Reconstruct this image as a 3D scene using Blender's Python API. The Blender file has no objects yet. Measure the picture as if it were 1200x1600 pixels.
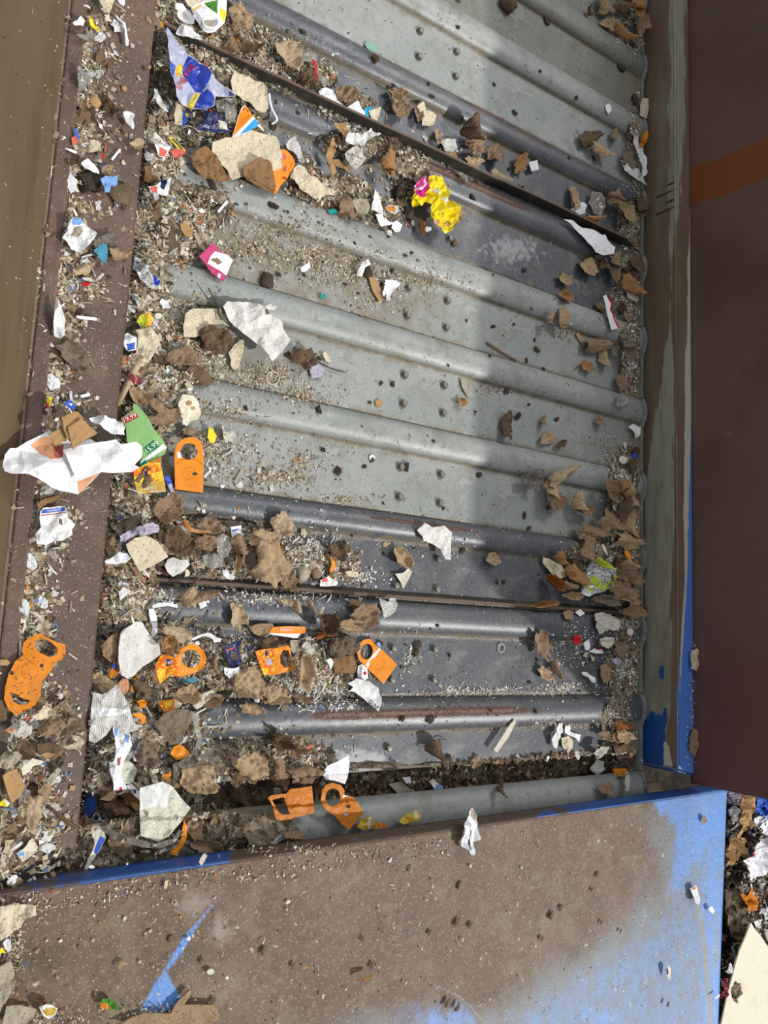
import bpy, math, random
from mathutils import Vector, Matrix, noise, geometry
from mathutils.bvhtree import BVHTree
random.seed(11)
SC = bpy.context.scene
COL = SC.collection

# ------------------------------------------------------------------ camera
# The conveyor lies in the plane z = 0: X runs across the belt, Y along it.
FPX, CAM_H = 1268.72, 1.30
AX = Vector((1880, -267, -FPX)).normalized()      # world X seen in camera axes
AY = Vector((420, 8986, -FPX)).normalized()
AZ = AX.cross(AY).normalized(); AY = AZ.cross(AX).normalized()
RW = Matrix((AX, AY, AZ))                          # camera -> world rotation
cam_data = bpy.data.cameras.new('camera'); cam = bpy.data.objects.new('camera', cam_data); COL.objects.link(cam)
cam.matrix_world = Matrix.Translation((0, 0, CAM_H)) @ RW.to_4x4()
cam_data.sensor_fit = 'VERTICAL'; cam_data.sensor_height = 32.0; cam_data.lens = 32.0 * FPX / 1600
cam_data.clip_start = 0.05; cam_data.clip_end = 60
SC.camera = cam

# ------------------------------------------------------------------ light
SC.view_settings.view_transform = 'Standard'; SC.view_settings.look = 'None'
SC.view_settings.gamma = 1.0; SC.view_settings.use_curve_mapping = False
SC.view_settings.exposure = 0.0
w = bpy.data.worlds.new('sky'); SC.world = w; w.use_nodes = True
wn = w.node_tree.nodes; wl = w.node_tree.links
bg = wn['Background']; tc = wn.new('ShaderNodeTexCoord')
dot = wn.new('ShaderNodeVectorMath'); dot.operation = 'DOT_PRODUCT'; dot.inputs[1].default_value = (0.25, 0.45, 0.86)
mr = wn.new('ShaderNodeMapRange'); mr.inputs[1].default_value = -0.1; mr.inputs[2].default_value = 1.0
mr.inputs[3].default_value = 0.45; mr.inputs[4].default_value = 1.0
wl.new(tc.outputs['Generated'], dot.inputs[0]); wl.new(dot.outputs['Value'], mr.inputs[0])
bg.inputs['Color'].default_value = (0.93, 0.97, 1.0, 1)
mu = wn.new('ShaderNodeMath'); mu.operation = 'MULTIPLY'; mu.inputs[1].default_value = 0.66
wl.new(mr.outputs[0], mu.inputs[0]); wl.new(mu.outputs[0], bg.inputs['Strength'])
sun_d = bpy.data.lights.new('sun', 'SUN'); sun_d.energy = 2.7; sun_d.angle = math.radians(1.4); sun_d.color = (1.0, 0.96, 0.9)
sun = bpy.data.objects.new('sun', sun_d); COL.objects.link(sun)
SUNV = Vector((0.59, -0.44, 0.67)).normalized()
sun.rotation_euler = SUNV.to_track_quat('Z', 'Y').to_euler(); sun.location = (3, -2, 4)
ld = bpy.data.lights.new('fill_light', 'AREA'); ld.shape = 'RECTANGLE'; ld.size = 1.2; ld.size_y = 0.5; ld.energy = 55; ld.color = (1, 0.98, 0.95)  # added soft fill from upper right, standing in for open sky; no real lamp
lo = bpy.data.objects.new('fill_light', ld); COL.objects.link(lo); lo.location = (2.6, 3.0, 3.6)
lo.rotation_euler = (Vector((2.6, 3.0, 3.6)) - Vector((1.1, 0.4, 0))).to_track_quat('Z', 'Y').to_euler()

# ------------------------------------------------------------------ surface maths
def unp(px, py, z=0.0):
    d = RW @ Vector((px - 600, 800 - py, -FPX)); t = (z - CAM_H) / d.z
    return Vector((d.x * t, d.y * t, z))
def prj(p):
    q = RW.transposed() @ (Vector(p) - Vector((0, 0, CAM_H)))
    return 600 + FPX * q.x / -q.z, 800 - FPX * q.y / -q.z
def sstep(a, b, x):
    t = min(1, max(0, (x - a) / (b - a))); return t * t * (3 - 2 * t)
def fbm(x, y, z=0.0, o=4):
    return noise.fractal(Vector((x, y, z)), 1.0, 2.0, o)

# ribs: (upper edge Y, width, height, kind)
RIBS = [(1.945, .065, .020, 'l'), (1.755, .065, .020, 'm'), (1.560, .068, .020, 'm'), (1.373, .070, .021, 'l'), (1.165, .058, .020, 'd'),
        (0.985, .064, .020, 'd'), (0.790, .068, .021, 'l'), (0.600, .064, .021, 'l'), (0.408, .062, .021, 'l'),
        (0.220, .050, .020, 'd'), (0.050, .060, .021, 'd'), (-0.135, .062, .022, 'd'), (-0.316, .075, .026, 'l'), (-0.52, .065, .021, 'l')]
CLEATS = (1.0, 0.060)
GAP = (-0.316, -0.268)
def belt_z(y):
    if GAP[0] < y < GAP[1]: return -0.055
    for yu, wd, h, k in RIBS:
        if yu - wd < y <= yu:
            t = (yu - y) / wd
            return h * math.sqrt(max(0, 1 - (2 * t - 1) ** 2)) ** 0.9
    return 0.0
# piles of litter on the belt: centre px, radii px, height m
BLOBS = [(265, 30, 50, 50, .035), (262, 130, 34, 80, .03), (248, 215, 34, 60, .03), (245, 285, 36, 60, .03), (235, 350, 42, 60, .032), (222, 420, 42, 60, .03),
         (212, 500, 44, 60, .03), (205, 570, 36, 60, .03), (225, 640, 46, 60, .026), (205, 720, 40, 60, .026), (200, 800, 44, 60, .026), (195, 880, 48, 60, .026),
         (185, 960, 48, 60, .026), (185, 1040, 52, 60, .03), (180, 1120, 56, 60, .03), (180, 1200, 60, 60, .03), (190, 1280, 70, 60, .03), (150, 1330, 70, 60, .03),
         (330, 60, 80, 44, .02), (400, 85, 80, 40, .02), (470, 120, 60, 34, .018), (540, 165, 52, 26, .014), (340, 190, 80, 46, .018), (430, 260, 70, 34, .014),
         (330, 130, 50, 40, .016), (520, 300, 70, 32, .014), (590, 330, 50, 26, .010), (640, 270, 34, 46, .012), (560, 225, 60, 26, .012), (300, 330, 70, 44, .012), (290, 380, 46, 30, .012),
         (270, 560, 60, 60, .010), (250, 850, 90, 50, .020), (350, 860, 110, 50, .018), (440, 880, 70, 36, .014), (520, 880, 50, 34, .008),
         (230, 1030, 100, 66, .022), (340, 1040, 120, 46, .018), (450, 1040, 80, 50, .014), (510, 1040, 50, 46, .010), (240, 1170, 90, 80, .024),
         (330, 1200, 110, 40, .018), (440, 1190, 90, 40, .016), (270, 1270, 110, 50, .028), (370, 1300, 100, 44, .022), (420, 1240, 110, 26, .02), (580, 1210, 140, 20, .016), (750, 1205, 160, 17, .014), (890, 1195, 110, 16, .016),
         (975, 830, 36, 90, .020), (940, 880, 60, 50, .014), (985, 950, 28, 40, .016), (985, 560, 22, 70, .010), (985, 450, 26, 60, .010), (990, 350, 30, 46, .012),
         (1000, 240, 24, 70, .010), (965, 1150, 30, 70, .014), (975, 1040, 30, 60, .010), (975, 740, 28, 50, .008), (1000, 40, 30, 50, .008)]
def bed_t(px, py):
    t = 0.0
    for cx, cy, rx, ry, h in BLOBS:
        d = ((px - cx) / rx) ** 2 + ((py - cy) / ry) ** 2
        if d < 1: t = max(t, h * (1 - d * d))
    return t
def bed_n(x, y): return 0.62 + 0.75 * fbm(x * 14, y * 14, 3.1) + 0.25 * noise.noise(Vector((x * 70, y * 70, 1)))
def bed_z(px, py, x, y):
    t = bed_t(px, py)
    return max(0.0, t * bed_n(x, y)) if t > 0 else 0.0
def strip_z(x): return 0.070 + max(0, .34 - x) * 0.17
def surf_z(surf, px, py):
    """height and point of the surface seen at pixel px, py"""
    z = {'belt': .01, 'strip': .08, 'plate': .10, 'floor': -.10, 'panel': .15, 'flange': .087}[surf]
    for _ in range(5):
        p = unp(px, py, z)
        if surf == 'belt': z = belt_z(p.y) + bed_z(px, py, p.x, p.y)
        elif surf == 'strip': z = strip_z(p.x)
        elif surf == 'panel': z = .085 + max(0, .205 - p.x) * 1.0
        elif surf == 'floor': z = floor_z(p.x, p.y)
    return z
def floor_z(x, y): return -0.085 + 0.05 * fbm(x * 7, y * 7, 9.0) + 0.015 * fbm(x * 40, y * 40, 2.0)
def at(surf, px, py, lift=0.0):
    z = surf_z(surf, px, py); p = unp(px, py, z); p.z += lift; return p

# ------------------------------------------------------------------ materials
def C(h):
    r = [int(h[i:i + 2], 16) / 255 for i in (0, 2, 4)]
    return tuple([(c / 12.92 if c <= .04045 else ((c + .055) / 1.055) ** 2.4) for c in r] + [1.0])
MATS = {}
def mat(name, base, rough=.7, metal=0.0, spec=.4, layers=(), bump=(), trans=0.0, alpha=1.0, coat=0.0):
    """layers: dicts(s=noise scale, lo, hi, c=colour, a=attribute, k=noise weight, st=stretch, r=roughness)"""
    m = bpy.data.materials.new(name); m.use_nodes = True; MATS[name] = m
    n, l = m.node_tree.nodes, m.node_tree.links; b = n['Principled BSDF']
    tcn = n.new('ShaderNodeTexCoord'); vec = tcn.outputs['Object']
    def tex(s, st=None, detail=4.0):
        v = vec
        if st:
            mp = n.new('ShaderNodeMapping'); mp.inputs['Scale'].default_value = st; l.new(vec, mp.inputs[0]); v = mp.outputs[0]
        t = n.new('ShaderNodeTexNoise'); t.inputs['Scale'].default_value = s; t.inputs['Detail'].default_value = detail
        t.inputs['Roughness'].default_value = .62; l.new(v, t.inputs['Vector']); return t.outputs['Fac']
    rgb = n.new('ShaderNodeRGB'); rgb.outputs[0].default_value = C(base) if isinstance(base, str) else base
    cur = rgb.outputs[0]; rv = n.new('ShaderNodeValue'); rv.outputs[0].default_value = rough; rcur = rv.outputs[0]
    for L in layers:
        fac = None
        if 'wave' in L:
            mp = n.new('ShaderNodeMapping'); mp.inputs['Rotation'].default_value = (0, 0, math.radians(L.get('rot', 0))); l.new(vec, mp.inputs[0])
            wv = n.new('ShaderNodeTexWave'); wv.bands_direction = 'Y'; wv.inputs['Scale'].default_value = L['wave']; wv.inputs['Distortion'].default_value = 0
            l.new(mp.outputs[0], wv.inputs['Vector'])
            nm = n.new('ShaderNodeTexNoise'); nm.inputs['Scale'].default_value = L['s']; nm.inputs['Detail'].default_value = 1
            l.new(mp.outputs[0], nm.inputs['Vector'])
            ad = n.new('ShaderNodeMath'); ad.operation = 'MULTIPLY'; l.new(wv.outputs['Fac'], ad.inputs[0]); l.new(nm.outputs['Fac'], ad.inputs[1]); fac = ad.outputs[0]
        elif 'vor' in L:
            vo = n.new('ShaderNodeTexVoronoi'); vo.inputs['Scale'].default_value = L['vor']; l.new(vec, vo.inputs['Vector'])
            sb = n.new('ShaderNodeMath'); sb.operation = 'SUBTRACT'; sb.inputs[0].default_value = 1.0; l.new(vo.outputs['Distance'], sb.inputs[1]); fac = sb.outputs[0]
        elif 's' in L: fac = tex(L['s'], L.get('st'))
        if 'a' in L:
            at_ = n.new('ShaderNodeAttribute'); at_.attribute_name = L['a']
            if fac is not None:
                ma = n.new('ShaderNodeMath'); ma.operation = 'MULTIPLY_ADD'; l.new(fac, ma.inputs[0]); ma.inputs[1].default_value = L.get('k', .5)
                mb = n.new('ShaderNodeMath'); mb.operation = 'ADD'; l.new(at_.outputs['Fac'], mb.inputs[0]); mb.inputs[1].default_value = -.5 * L.get('k', .5)
                l.new(mb.outputs[0], ma.inputs[2]); fac = ma.outputs[0]
            else: fac = at_.outputs['Fac']
        mp2 = n.new('ShaderNodeMapRange'); mp2.interpolation_type = 'SMOOTHSTEP'
        mp2.inputs[1].default_value = L.get('lo', .45); mp2.inputs[2].default_value = L.get('hi', .55); mp2.inputs[4].default_value = L.get('f', 1.0)
        l.new(fac, mp2.inputs[0])
        mx = n.new('ShaderNodeMix'); mx.data_type = 'RGBA'; l.new(mp2.outputs[0], mx.inputs[0]); l.new(cur, mx.inputs[6]); mx.inputs[7].default_value = C(L['c']); cur = mx.outputs[2]
        if 'r' in L:
            mf = n.new('ShaderNodeMix'); l.new(mp2.outputs[0], mf.inputs[0]); l.new(rcur, mf.inputs[2]); mf.inputs[3].default_value = L['r']; rcur = mf.outputs[0]
    l.new(cur, b.inputs['Base Color']); l.new(rcur, b.inputs['Roughness'])
    b.inputs['Metallic'].default_value = metal; b.inputs['Specular IOR Level'].default_value = spec
    b.inputs['Transmission Weight'].default_value = trans; b.inputs['Alpha'].default_value = alpha; b.inputs['Coat Weight'].default_value = coat
    nor = None
    for s, st_, dist in bump:
        bp = n.new('ShaderNodeBump'); bp.inputs['Strength'].default_value = st_; bp.inputs['Distance'].default_value = dist
        l.new(tex(s, None, 5), bp.inputs['Height'])
        if nor: l.new(nor, bp.inputs['Normal'])
        nor = bp.outputs[0]
    if nor: l.new(nor, b.inputs['Normal'])
    return m

GRIME = dict(s=9, lo=.52, hi=.74, c='6f6a5c', f=.6, r=.8)
def steel(name, base, r, met, a, b_, c, d, spk, rust):
    mat(name, base, r, met, .42, [dict(s=2.5, lo=.42, hi=.6, c=a, f=.8), dict(s=13, lo=.5, hi=.64, c=b_, f=.7), dict(s=24, st=(.5, 1, 1), lo=.58, hi=.68, c=c, f=.65), dict(s=70, lo=.5, hi=.72, c=b_, f=.6), dict(s=48, lo=.62, hi=.67, c=d, f=.6),
        dict(s=170, lo=.5, hi=.68, c=c, f=.4), dict(a='dirt', s=26, k=1.1, lo=.3, hi=.9, c='8a806c', f=.85, r=.9), dict(a='dirt', s=60, k=1.6, lo=.7, hi=1.2, c='5d5243', f=.7, r=.95), dict(s=150, lo=.67, hi=.70, c=spk, f=.85, r=.9),
        dict(a='scuff', s=60, k=1.3, lo=.45, hi=.75, c='a9aaae', f=.8, r=.55), dict(a='rust', s=45, k=.8, lo=.35, hi=.65, c=rust, r=.6), dict(a='rust', s=160, k=1.4, lo=.8, hi=1.1, c='8d7468', f=.6)], [(130, .22, .0012), (30, .15, .003), (9, .12, .01)])
steel('steel_light', '9fa2a0', .5, .12, '8f9492', '86877f', 'acb0b0', '6a6b6c', '4d4740', '5f4436')
steel('steel_mid', '858680', .5, .15, '757671', '6c6a60', '929491', '55544f', '403b35', '54392c')
steel('steel_dark', '62646a', .42, .25, '52555c', '706f6c', '7d8086', '45464a', 'b5b2a8', '5d463c')
mat('bolt_steel', '7d7b74', .5, .5, .5, [dict(s=300, lo=.45, hi=.6, c='8c887d'), dict(s=150, lo=.5, hi=.6, c='55483b', f=.6)])
mat('black_rubber', '3a3733', .55, 0, .4, [dict(s=30, lo=.5, hi=.65, c='55503f', f=.6), dict(a='rust', s=30, k=.5, lo=.4, hi=.6, c='6a5546')], [(80, .3, .002)])
mat('plate_brown', '69503f', .6, 0, .45, [dict(s=3, lo=.4, hi=.62, c='63513f'), dict(s=7, lo=.46, hi=.62, c='715a4c', f=.9), dict(s=16, lo=.5, hi=.66, c='796a56', f=.8), dict(s=40, lo=.52, hi=.68, c='5c4738', f=.8), dict(s=90, lo=.5, hi=.72, c='83725f', f=.7), dict(s=5, lo=.6, hi=.74, c='52463a', f=.8),
    dict(a='blue', s=7, k=.7, lo=.22, hi=.80, c='727a82', r=.5, f=.92), dict(a='blue', s=38, st=(1.3, .7, 1), k=1.3, lo=.62, hi=1.25, c='5581bb', r=.45, f=.9), dict(a='blue2', s=30, st=(1.3, .7, 1), k=1.2, lo=.45, hi=1.05, c='4f88d0', r=.42), dict(a='blue', s=24, st=(2.6, .5, 1), k=1.2, lo=1.15, hi=1.3, c='76797a', f=.7), dict(a='blue', s=8, k=1.4, lo=1.1, hi=1.3, c='6f7f92', f=.6),
    dict(a='scr', s=50, k=.5, lo=.4, hi=.6, c='80807a'), dict(vor=190, s=0, lo=.74, hi=.84, c='b3a799', f=.55), dict(s=6, lo=.56, hi=.72, c='9a8c7c', f=.35), dict(a='dk', s=12, k=.6, lo=.4, hi=.9, c='4f4434', f=.8), dict(a='dust', s=30, k=1.2, lo=.4, hi=1.0, c='a9a29a', f=.6), dict(s=110, lo=.655, hi=.68, c='4a3c31', f=.9), dict(s=75, lo=.665, hi=.69, c='bdb4a6', f=.85)], [(330, .5, .0012), (60, .35, .0025)])
mat('strip_brown', '6a5248', .6, 0, .45, [dict(s=80, lo=.5, hi=.7, c='7c6a5d', f=.6), dict(s=5, lo=.42, hi=.62, c='5a4940'), dict(s=14, lo=.54, hi=.66, c='6f5f51', f=.8), dict(a='dirt', s=20, k=.8, lo=.35, hi=.8, c='7a7061', f=.9), dict(a='blue', s=20, k=.6, lo=.4, hi=.6, c='2b56a4'),
    dict(vor=190, s=0, lo=.76, hi=.86, c='a39888', f=.55), dict(s=120, lo=.68, hi=.72, c='b3aa9c', f=.7)], [(300, .35, .001), (60, .3, .002)])
mat('panel_brown', '5c4a3b', .5, 0, .5, [dict(s=2.2, st=(1, .25, 1), lo=.42, hi=.6, c='665a42', f=.9), dict(s=6, st=(6, .5, 1), lo=.5, hi=.68, c='54402f', f=.7), dict(s=5, lo=.6, hi=.7, c='6d4328', f=.6), dict(s=160, lo=.68, hi=.72, c='8b7f6c', f=.6)], [(150, .25, .001), (20, .2, .004)])
mat('wall_brown', '70564a', .5, 0, .45, [dict(s=260, lo=.45, hi=.72, c='8c7466', f=.75), dict(s=9, lo=.5, hi=.7, c='70554a', f=.7), dict(s=3, lo=.4, hi=.65, c='664c43'), dict(s=250, lo=.5, hi=.75, c='82695d', f=.6), dict(a='wine', lo=.0, hi=1.0, c='743a42', f=.55), dict(a='rust', s=12, st=(1, 1, 1), k=.35, lo=.42, hi=.58, c='8a4a26', r=.45),
    dict(s=40, st=(1, 1, 3), lo=.68, hi=.74, c='3d2c28', f=.5), dict(a='scr', s=60, k=.9, lo=.6, hi=.7, c='8d817a', f=.7)], [(260, .25, .0015), (14, .15, .005)])
mat('rail_paint', 'aaa797', .5, 0, .45, [dict(s=12, st=(1, .3, 1), lo=.5, hi=.66, c='827f6f', f=.7), dict(s=50, st=(1, .12, 1), lo=.52, hi=.62, c='8d8a7b', f=.7), dict(a='brown', s=70, st=(1, .10, 1), k=1.5, lo=.42, hi=.58, c='7d6855'), dict(s=7, st=(3, .4, 3), lo=.45, hi=.7, c='918d7e', f=.5), dict(a='blue', s=45, st=(1, .5, 1), k=1.5, lo=.42, hi=.6, c='2357a0', r=.4), dict(a='lblue', s=12, k=.3, lo=.42, hi=.52, c='5a8ae6', r=.4),
    dict(a='wht', s=70, st=(1, .3, 1), k=1.5, lo=.44, hi=.58, c='d2ccbc'), dict(a='scr', s=40, k=.2, lo=.4, hi=.6, c='3b2a22'), dict(s=90, lo=.69, hi=.73, c='3a3128', f=.9)], [(100, .2, .001)])
mat('blue_edge', '2d5597', .4, 0, .5, [dict(a='mud', s=25, k=.7, lo=.4, hi=.55, c='5b4b3e', r=.8), dict(s=60, lo=.6, hi=.68, c='5b7fb8', f=.6)], [(90, .2, .001)])
mat('underfloor', '2c2722', .9, 0, .2, [dict(s=20, lo=.5, hi=.65, c='4b4339')], [(60, .5, .005)])
mat('bed', '6f6353', .95, 0, .2, [dict(s=26, lo=.45, hi=.6, c='887a67'), dict(s=60, lo=.52, hi=.6, c='4b4136', f=.9), dict(s=110, lo=.52, hi=.6, c='a59882', f=.9), dict(s=150, lo=.6, hi=.66, c='c8c0b0', f=.8), dict(s=18, lo=.6, hi=.7, c='463c33', f=.8)], [(150, .9, .004), (40, .8, .008)])
# papers, cards, plastics
def paper(name, c, sp='4a443c', lo=.66, f=.9, rough=.8, extra=(), **k):
    return mat(name, c, rough, 0, k.pop('spec', .25), [dict(s=18, lo=.5, hi=.7, c=sp, f=.18)] + list(extra) + [dict(s=230, lo=lo, hi=lo + .04, c=sp, f=f)], [(220, .35, .0008), (70, .45, .003)], **k)
paper('white_paper', 'e6e6e6', lo=.67); paper('speckled_paper', 'e2e0dc', '55504a', lo=.66, extra=[dict(s=420, lo=.6, hi=.66, c='5a554e', f=.8)]); paper('grimy_paper', 'c9c5bb', '5c5346', lo=.58)
paper('white_clean', 'f0f0f4', 'a09a94', lo=.7); paper('cream_card', 'd8ccb2', '8a6f50', lo=.60); paper('grey_card', 'aaa18f', '6a5d4c', lo=.6)
paper('news', 'dddcd8', extra=[dict(wave=125, s=330, rot=85, lo=.30, hi=.42, c='6a6864', f=.7)]); paper('news_b', 'deddcc', '8a846f', .64, extra=[dict(wave=110, s=300, rot=-35, lo=.34, hi=.44, c='77776c', f=.65)])
paper('news_c', 'dcdcd6', extra=[dict(wave=115, s=300, rot=-15, lo=.26, hi=.36, c='6a6a6c', f=.8)])
paper('tan_card', 'b28e62', '80603c', lo=.64); paper('tan_dark', '8e6d4a', '5b4330', lo=.6); paper('kraft', '9d8468', '6b5440', lo=.58)
paper('orange', 'ee8e10', '8a4a12', lo=.69, rough=.45, spec=.4); paper('orange_dk', 'c4720e', '7c3f10', lo=.66, rough=.5, spec=.4); paper('orange_dirty', 'd9821c', '5e4630', lo=.58, rough=.55)
paper('peach', 'e6ac86', '9a6a50', lo=.7); paper('rose', 'b8625a', '7a3a3a', lo=.66); paper('pink', 'cc4c80', '7a3050', lo=.66)
paper('magenta', 'd81a8c', 'f0a0d0', lo=.68, rough=.35, spec=.5); paper('yellow', 'f2dc12', 'a08a10', lo=.62, rough=.35, spec=.5); paper('gold', 'c9a53a', '6d5a1a', lo=.6, rough=.4, spec=.5)
paper('green_leaflet', '8cba78', '5a8a50', lo=.7); paper('green_dark', '2f7f50', '1f5a38', lo=.7); paper('red_print', 'b23a36', '7a2220', lo=.7); paper('red', 'd4222e', '801820', lo=.68); paper('coral', 'd8685c', '80403a', lo=.64)
paper('blue_pack', '1c36a8', '0e1c60', lo=.7, rough=.25, spec=.6); paper('navy', '20285e', '0f1434', lo=.64, rough=.35, spec=.5); paper('blue_mid', '3a62c4', '1f3a80', lo=.66, rough=.4); paper('sky_blue', '3aa4e2', '2a7aa8', lo=.7); paper('pale_blue', '7fa8de', '4f6a98', lo=.64)
paper('silver', 'aeb2cc', '7a7c90', lo=.66, rough=.25, spec=.6); paper('foil', 'c5c6c8', '55565a', lo=.54, rough=.2, spec=.8); paper('lilac', 'b9b0c4', '6a6070', lo=.6, rough=.4); paper('teal', '1f9a96', '10605e', lo=.68); paper('teal_blue', '4f93ad', '2f6078', lo=.62); paper('mint', '86b4a0', '5c8474', lo=.68)
paper('green_fresh', '4f8a32', '2c5a1c', lo=.55); paper('lime', 'b8c43a', '6f7a20', lo=.6); paper('bone', 'd9d2c2', '9a8c72', lo=.66); paper('flame', 'e0702a', 'f2c832', lo=.54, f=1); paper('flame_y', 'edc744', 'd0641e', lo=.56, f=1)
paper('mud', '4b3f34', '8c7d69', lo=.66); paper('mud_light', '6a5b4a', 'a59882', lo=.62); paper('soil', '3c342b', '6e6150', lo=.6); paper('dark_blotch', '3a3530', '6a6258', lo=.6); paper('black_ink', '2a2a2e', '4a4a4a', lo=.7); paper('orange_line', 'c2660c', '8a4a12', lo=.7)
paper('film', 'a8a49c', '6c655a', lo=.6, rough=.18, spec=.6, alpha=.6); paper('film_grey', '7d776c', '4f483e', lo=.56, rough=.3, spec=.5, alpha=.75); paper('wood', 'c0a98a', '7d6648', lo=.62); paper('bark_cream', 'ebe3cf', '7e7462', lo=.735); paper('maroon', '7c2434', '3a1018', lo=.62, rough=.3)
def leafm(name, c, v, d):
    return mat(name, c, .75, 0, .25, [dict(s=26, lo=.42, hi=.66, c=d, f=.35), dict(s=90, lo=.5, hi=.66, c=d, f=.4), dict(s=60, lo=.56, hi=.7, c=v, f=.5), dict(a='vein', lo=.2, hi=1.0, c=v, f=.75), dict(s=200, lo=.6, hi=.68, c=d, f=.8), dict(s=240, lo=.67, hi=.71, c='c4b8a2', f=.5)], [(160, .7, .0018), (60, .5, .003)])
leafm('leaf_tan', 'b09676', 'bfa98c', '806a52'); leafm('leaf_brown', '917860', 'a08870', '644f3e'); leafm('leaf_dark', '66523f', '7f6a58', '46362a')
leafm('leaf_rust', 'a47a50', 'ba9468', '7a5634'); leafm('leaf_grey', '7d7060', '968874', '5c5044'); leafm('leaf_sand', 'b8a286', 'ccb89c', '927a5e'); leafm('leaf_red', '8a4f24', '9a6a3c', '5c3418')
# litter flakes: one constant colour per flake, from a random value stored on its faces
def flake_mat(name, stops):
    m = bpy.data.materials.new(name); m.use_nodes = True; MATS[name] = m
    n, l = m.node_tree.nodes, m.node_tree.links; b = n['Principled BSDF']
    a = n.new('ShaderNodeAttribute'); a.attribute_name = 'tone'; r = n.new('ShaderNodeValToRGB'); r.color_ramp.interpolation = 'CONSTANT'
    e = r.color_ramp.elements; p = 0
    tot = sum(s[0] for s in stops)
    for i, (wt, c) in enumerate(stops):
        if i == 0: e[0].position = 0; e[0].color = C(c)
        elif i == 1: e[1].position = p; e[1].color = C(c)
        else:
            q = e.new(p); q.color = C(c)
        p += wt / tot
    l.new(a.outputs['Fac'], r.inputs[0]); l.new(r.outputs[0], b.inputs['Base Color']); b.inputs['Roughness'].default_value = .8; b.inputs['Specular IOR Level'].default_value = .25
flake_mat('flakes_tan', [(22, 'b0a28a'), (18, 'c8bea9'), (14, '94836a'), (12, '7a6a55'), (10, 'e2ddd2'), (9, '5c4e40'), (6, 'a58a66'), (5, '473c32'), (3, '8f8f8c'), (1, 'c97a34')])
flake_mat('flakes_mix', [(17, '8a7a66'), (18, 'a1927b'), (15, 'b8ab95'), (10, '6b5d4d'), (12, 'd4ccbc'), (10, 'c4b8a4'), (6, '4a4036'), (5, 'ecebe6'), (6, 'a58a66'), (4, '8c8a86'), (1, '5a78b0'), (1, 'c05a4a'), (1, 'd98a2c')])
flake_mat('flakes_white', [(26, 'dcdad4'), (16, 'eeeeec'), (14, 'c4beb2'), (14, 'a89d8a'), (10, '85776a'), (8, '5b4f44'), (8, 'b49c7c'), (4, '9aa0a8')])
flake_mat('flakes_brown', [(20, '5c4c3d'), (20, '6f5c48'), (16, '473a2f'), (14, '846e56'), (10, '9b866a'), (6, 'b9a78c'), (5, 'dcd6ca'), (5, '352b23')])
flake_mat('flakes_dark', [(20, '3b342c'), (20, '4b4238'), (16, '2e2822'), (10, '5d5144'), (4, '7c6e5c')])

# ------------------------------------------------------------------ object helpers
def mkobj(name, verts, faces, mats, parent=None, origin=None, mi=None, smooth=False, attrs=None, facea=None):
    o0 = Vector(origin) if origin is not None else Vector((0, 0, 0))
    me = bpy.data.meshes.new(name); me.from_pydata([tuple(Vector(v) - o0) for v in verts], [], faces)
    for m in (mats if isinstance(mats, (list, tuple)) else [mats]): me.materials.append(MATS[m])
    if mi: me.polygons.foreach_set('material_index', mi)
    if smooth: me.polygons.foreach_set('use_smooth', [True] * len(me.polygons))
    for k, vals in (attrs or {}).items():
        a = me.attributes.new(k, 'FLOAT', 'POINT'); a.data.foreach_set('value', vals)
    for k, vals in (facea or {}).items():
        a = me.attributes.new(k, 'FLOAT', 'FACE'); a.data.foreach_set('value', vals)
    me.update()
    o = bpy.data.objects.new(name, me); COL.objects.link(o)
    if parent is not None:
        o.parent = parent; o.location = o0 - parent.location
    else: o.location = o0
    return o
def tag(o, label, cat, group=None, kind=None):
    o['label'] = label; o['category'] = cat
    if group: o['group'] = group
    if kind: o['kind'] = kind
    return o
def empty(name, loc, label, cat, group=None):
    o = bpy.data.objects.new(name, None); COL.objects.link(o); o.location = loc; o.empty_display_size = .05
    return tag(o, label, cat, group)
def solidify(o, t, off=-1):
    m = o.modifiers.new('thickness', 'SOLIDIFY'); m.thickness = t; m.offset = off; return o
def bevel(o, w, s=2):
    m = o.modifiers.new('edges', 'BEVEL'); m.width = w; m.segments = s; m.limit_method = 'ANGLE'; return o
def boxv(x0, x1, y0, y1, z0, z1):
    v = [(x, y, z) for x in (x0, x1) for y in (y0, y1) for z in (z0, z1)]
    f = [(0, 1, 3, 2), (4, 6, 7, 5), (0, 4, 5, 1), (2, 3, 7, 6), (0, 2, 6, 4), (1, 5, 7, 3)]
    return v, f
def inpoly(x, y, P):
    c = False; j = len(P) - 1
    for i in range(len(P)):
        xi, yi = P[i]; xj, yj = P[j]
        if (yi > y) != (yj > y) and x < (xj - xi) * (y - yi) / (yj - yi) + xi: c = not c
        j = i
    return c
def polydist(x, y, P, closed=True):
    best = 1e9; n = len(P)
    for i in range(n if closed else n - 1):
        ax, ay = P[i]; bx, by = P[(i + 1) % n]; dx, dy = bx - ax, by - ay
        t = max(0, min(1, ((x - ax) * dx + (y - ay) * dy) / (dx * dx + dy * dy + 1e-9)))
        d = math.hypot(x - ax - t * dx, y - ay - t * dy)
        if d < best: best = d
    return best
def softpoly(x, y, P, s):
    """1 inside the outline, 0 outside, .5 on it, over s pixels"""
    d = polydist(x, y, P); d = d if inpoly(x, y, P) else -d
    return min(1, max(0, .5 + d / s))
def line_w(x, y, P, wpx, s):
    d = polydist(x, y, P, False); return min(1, max(0, .5 + (wpx - d) / s))

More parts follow.
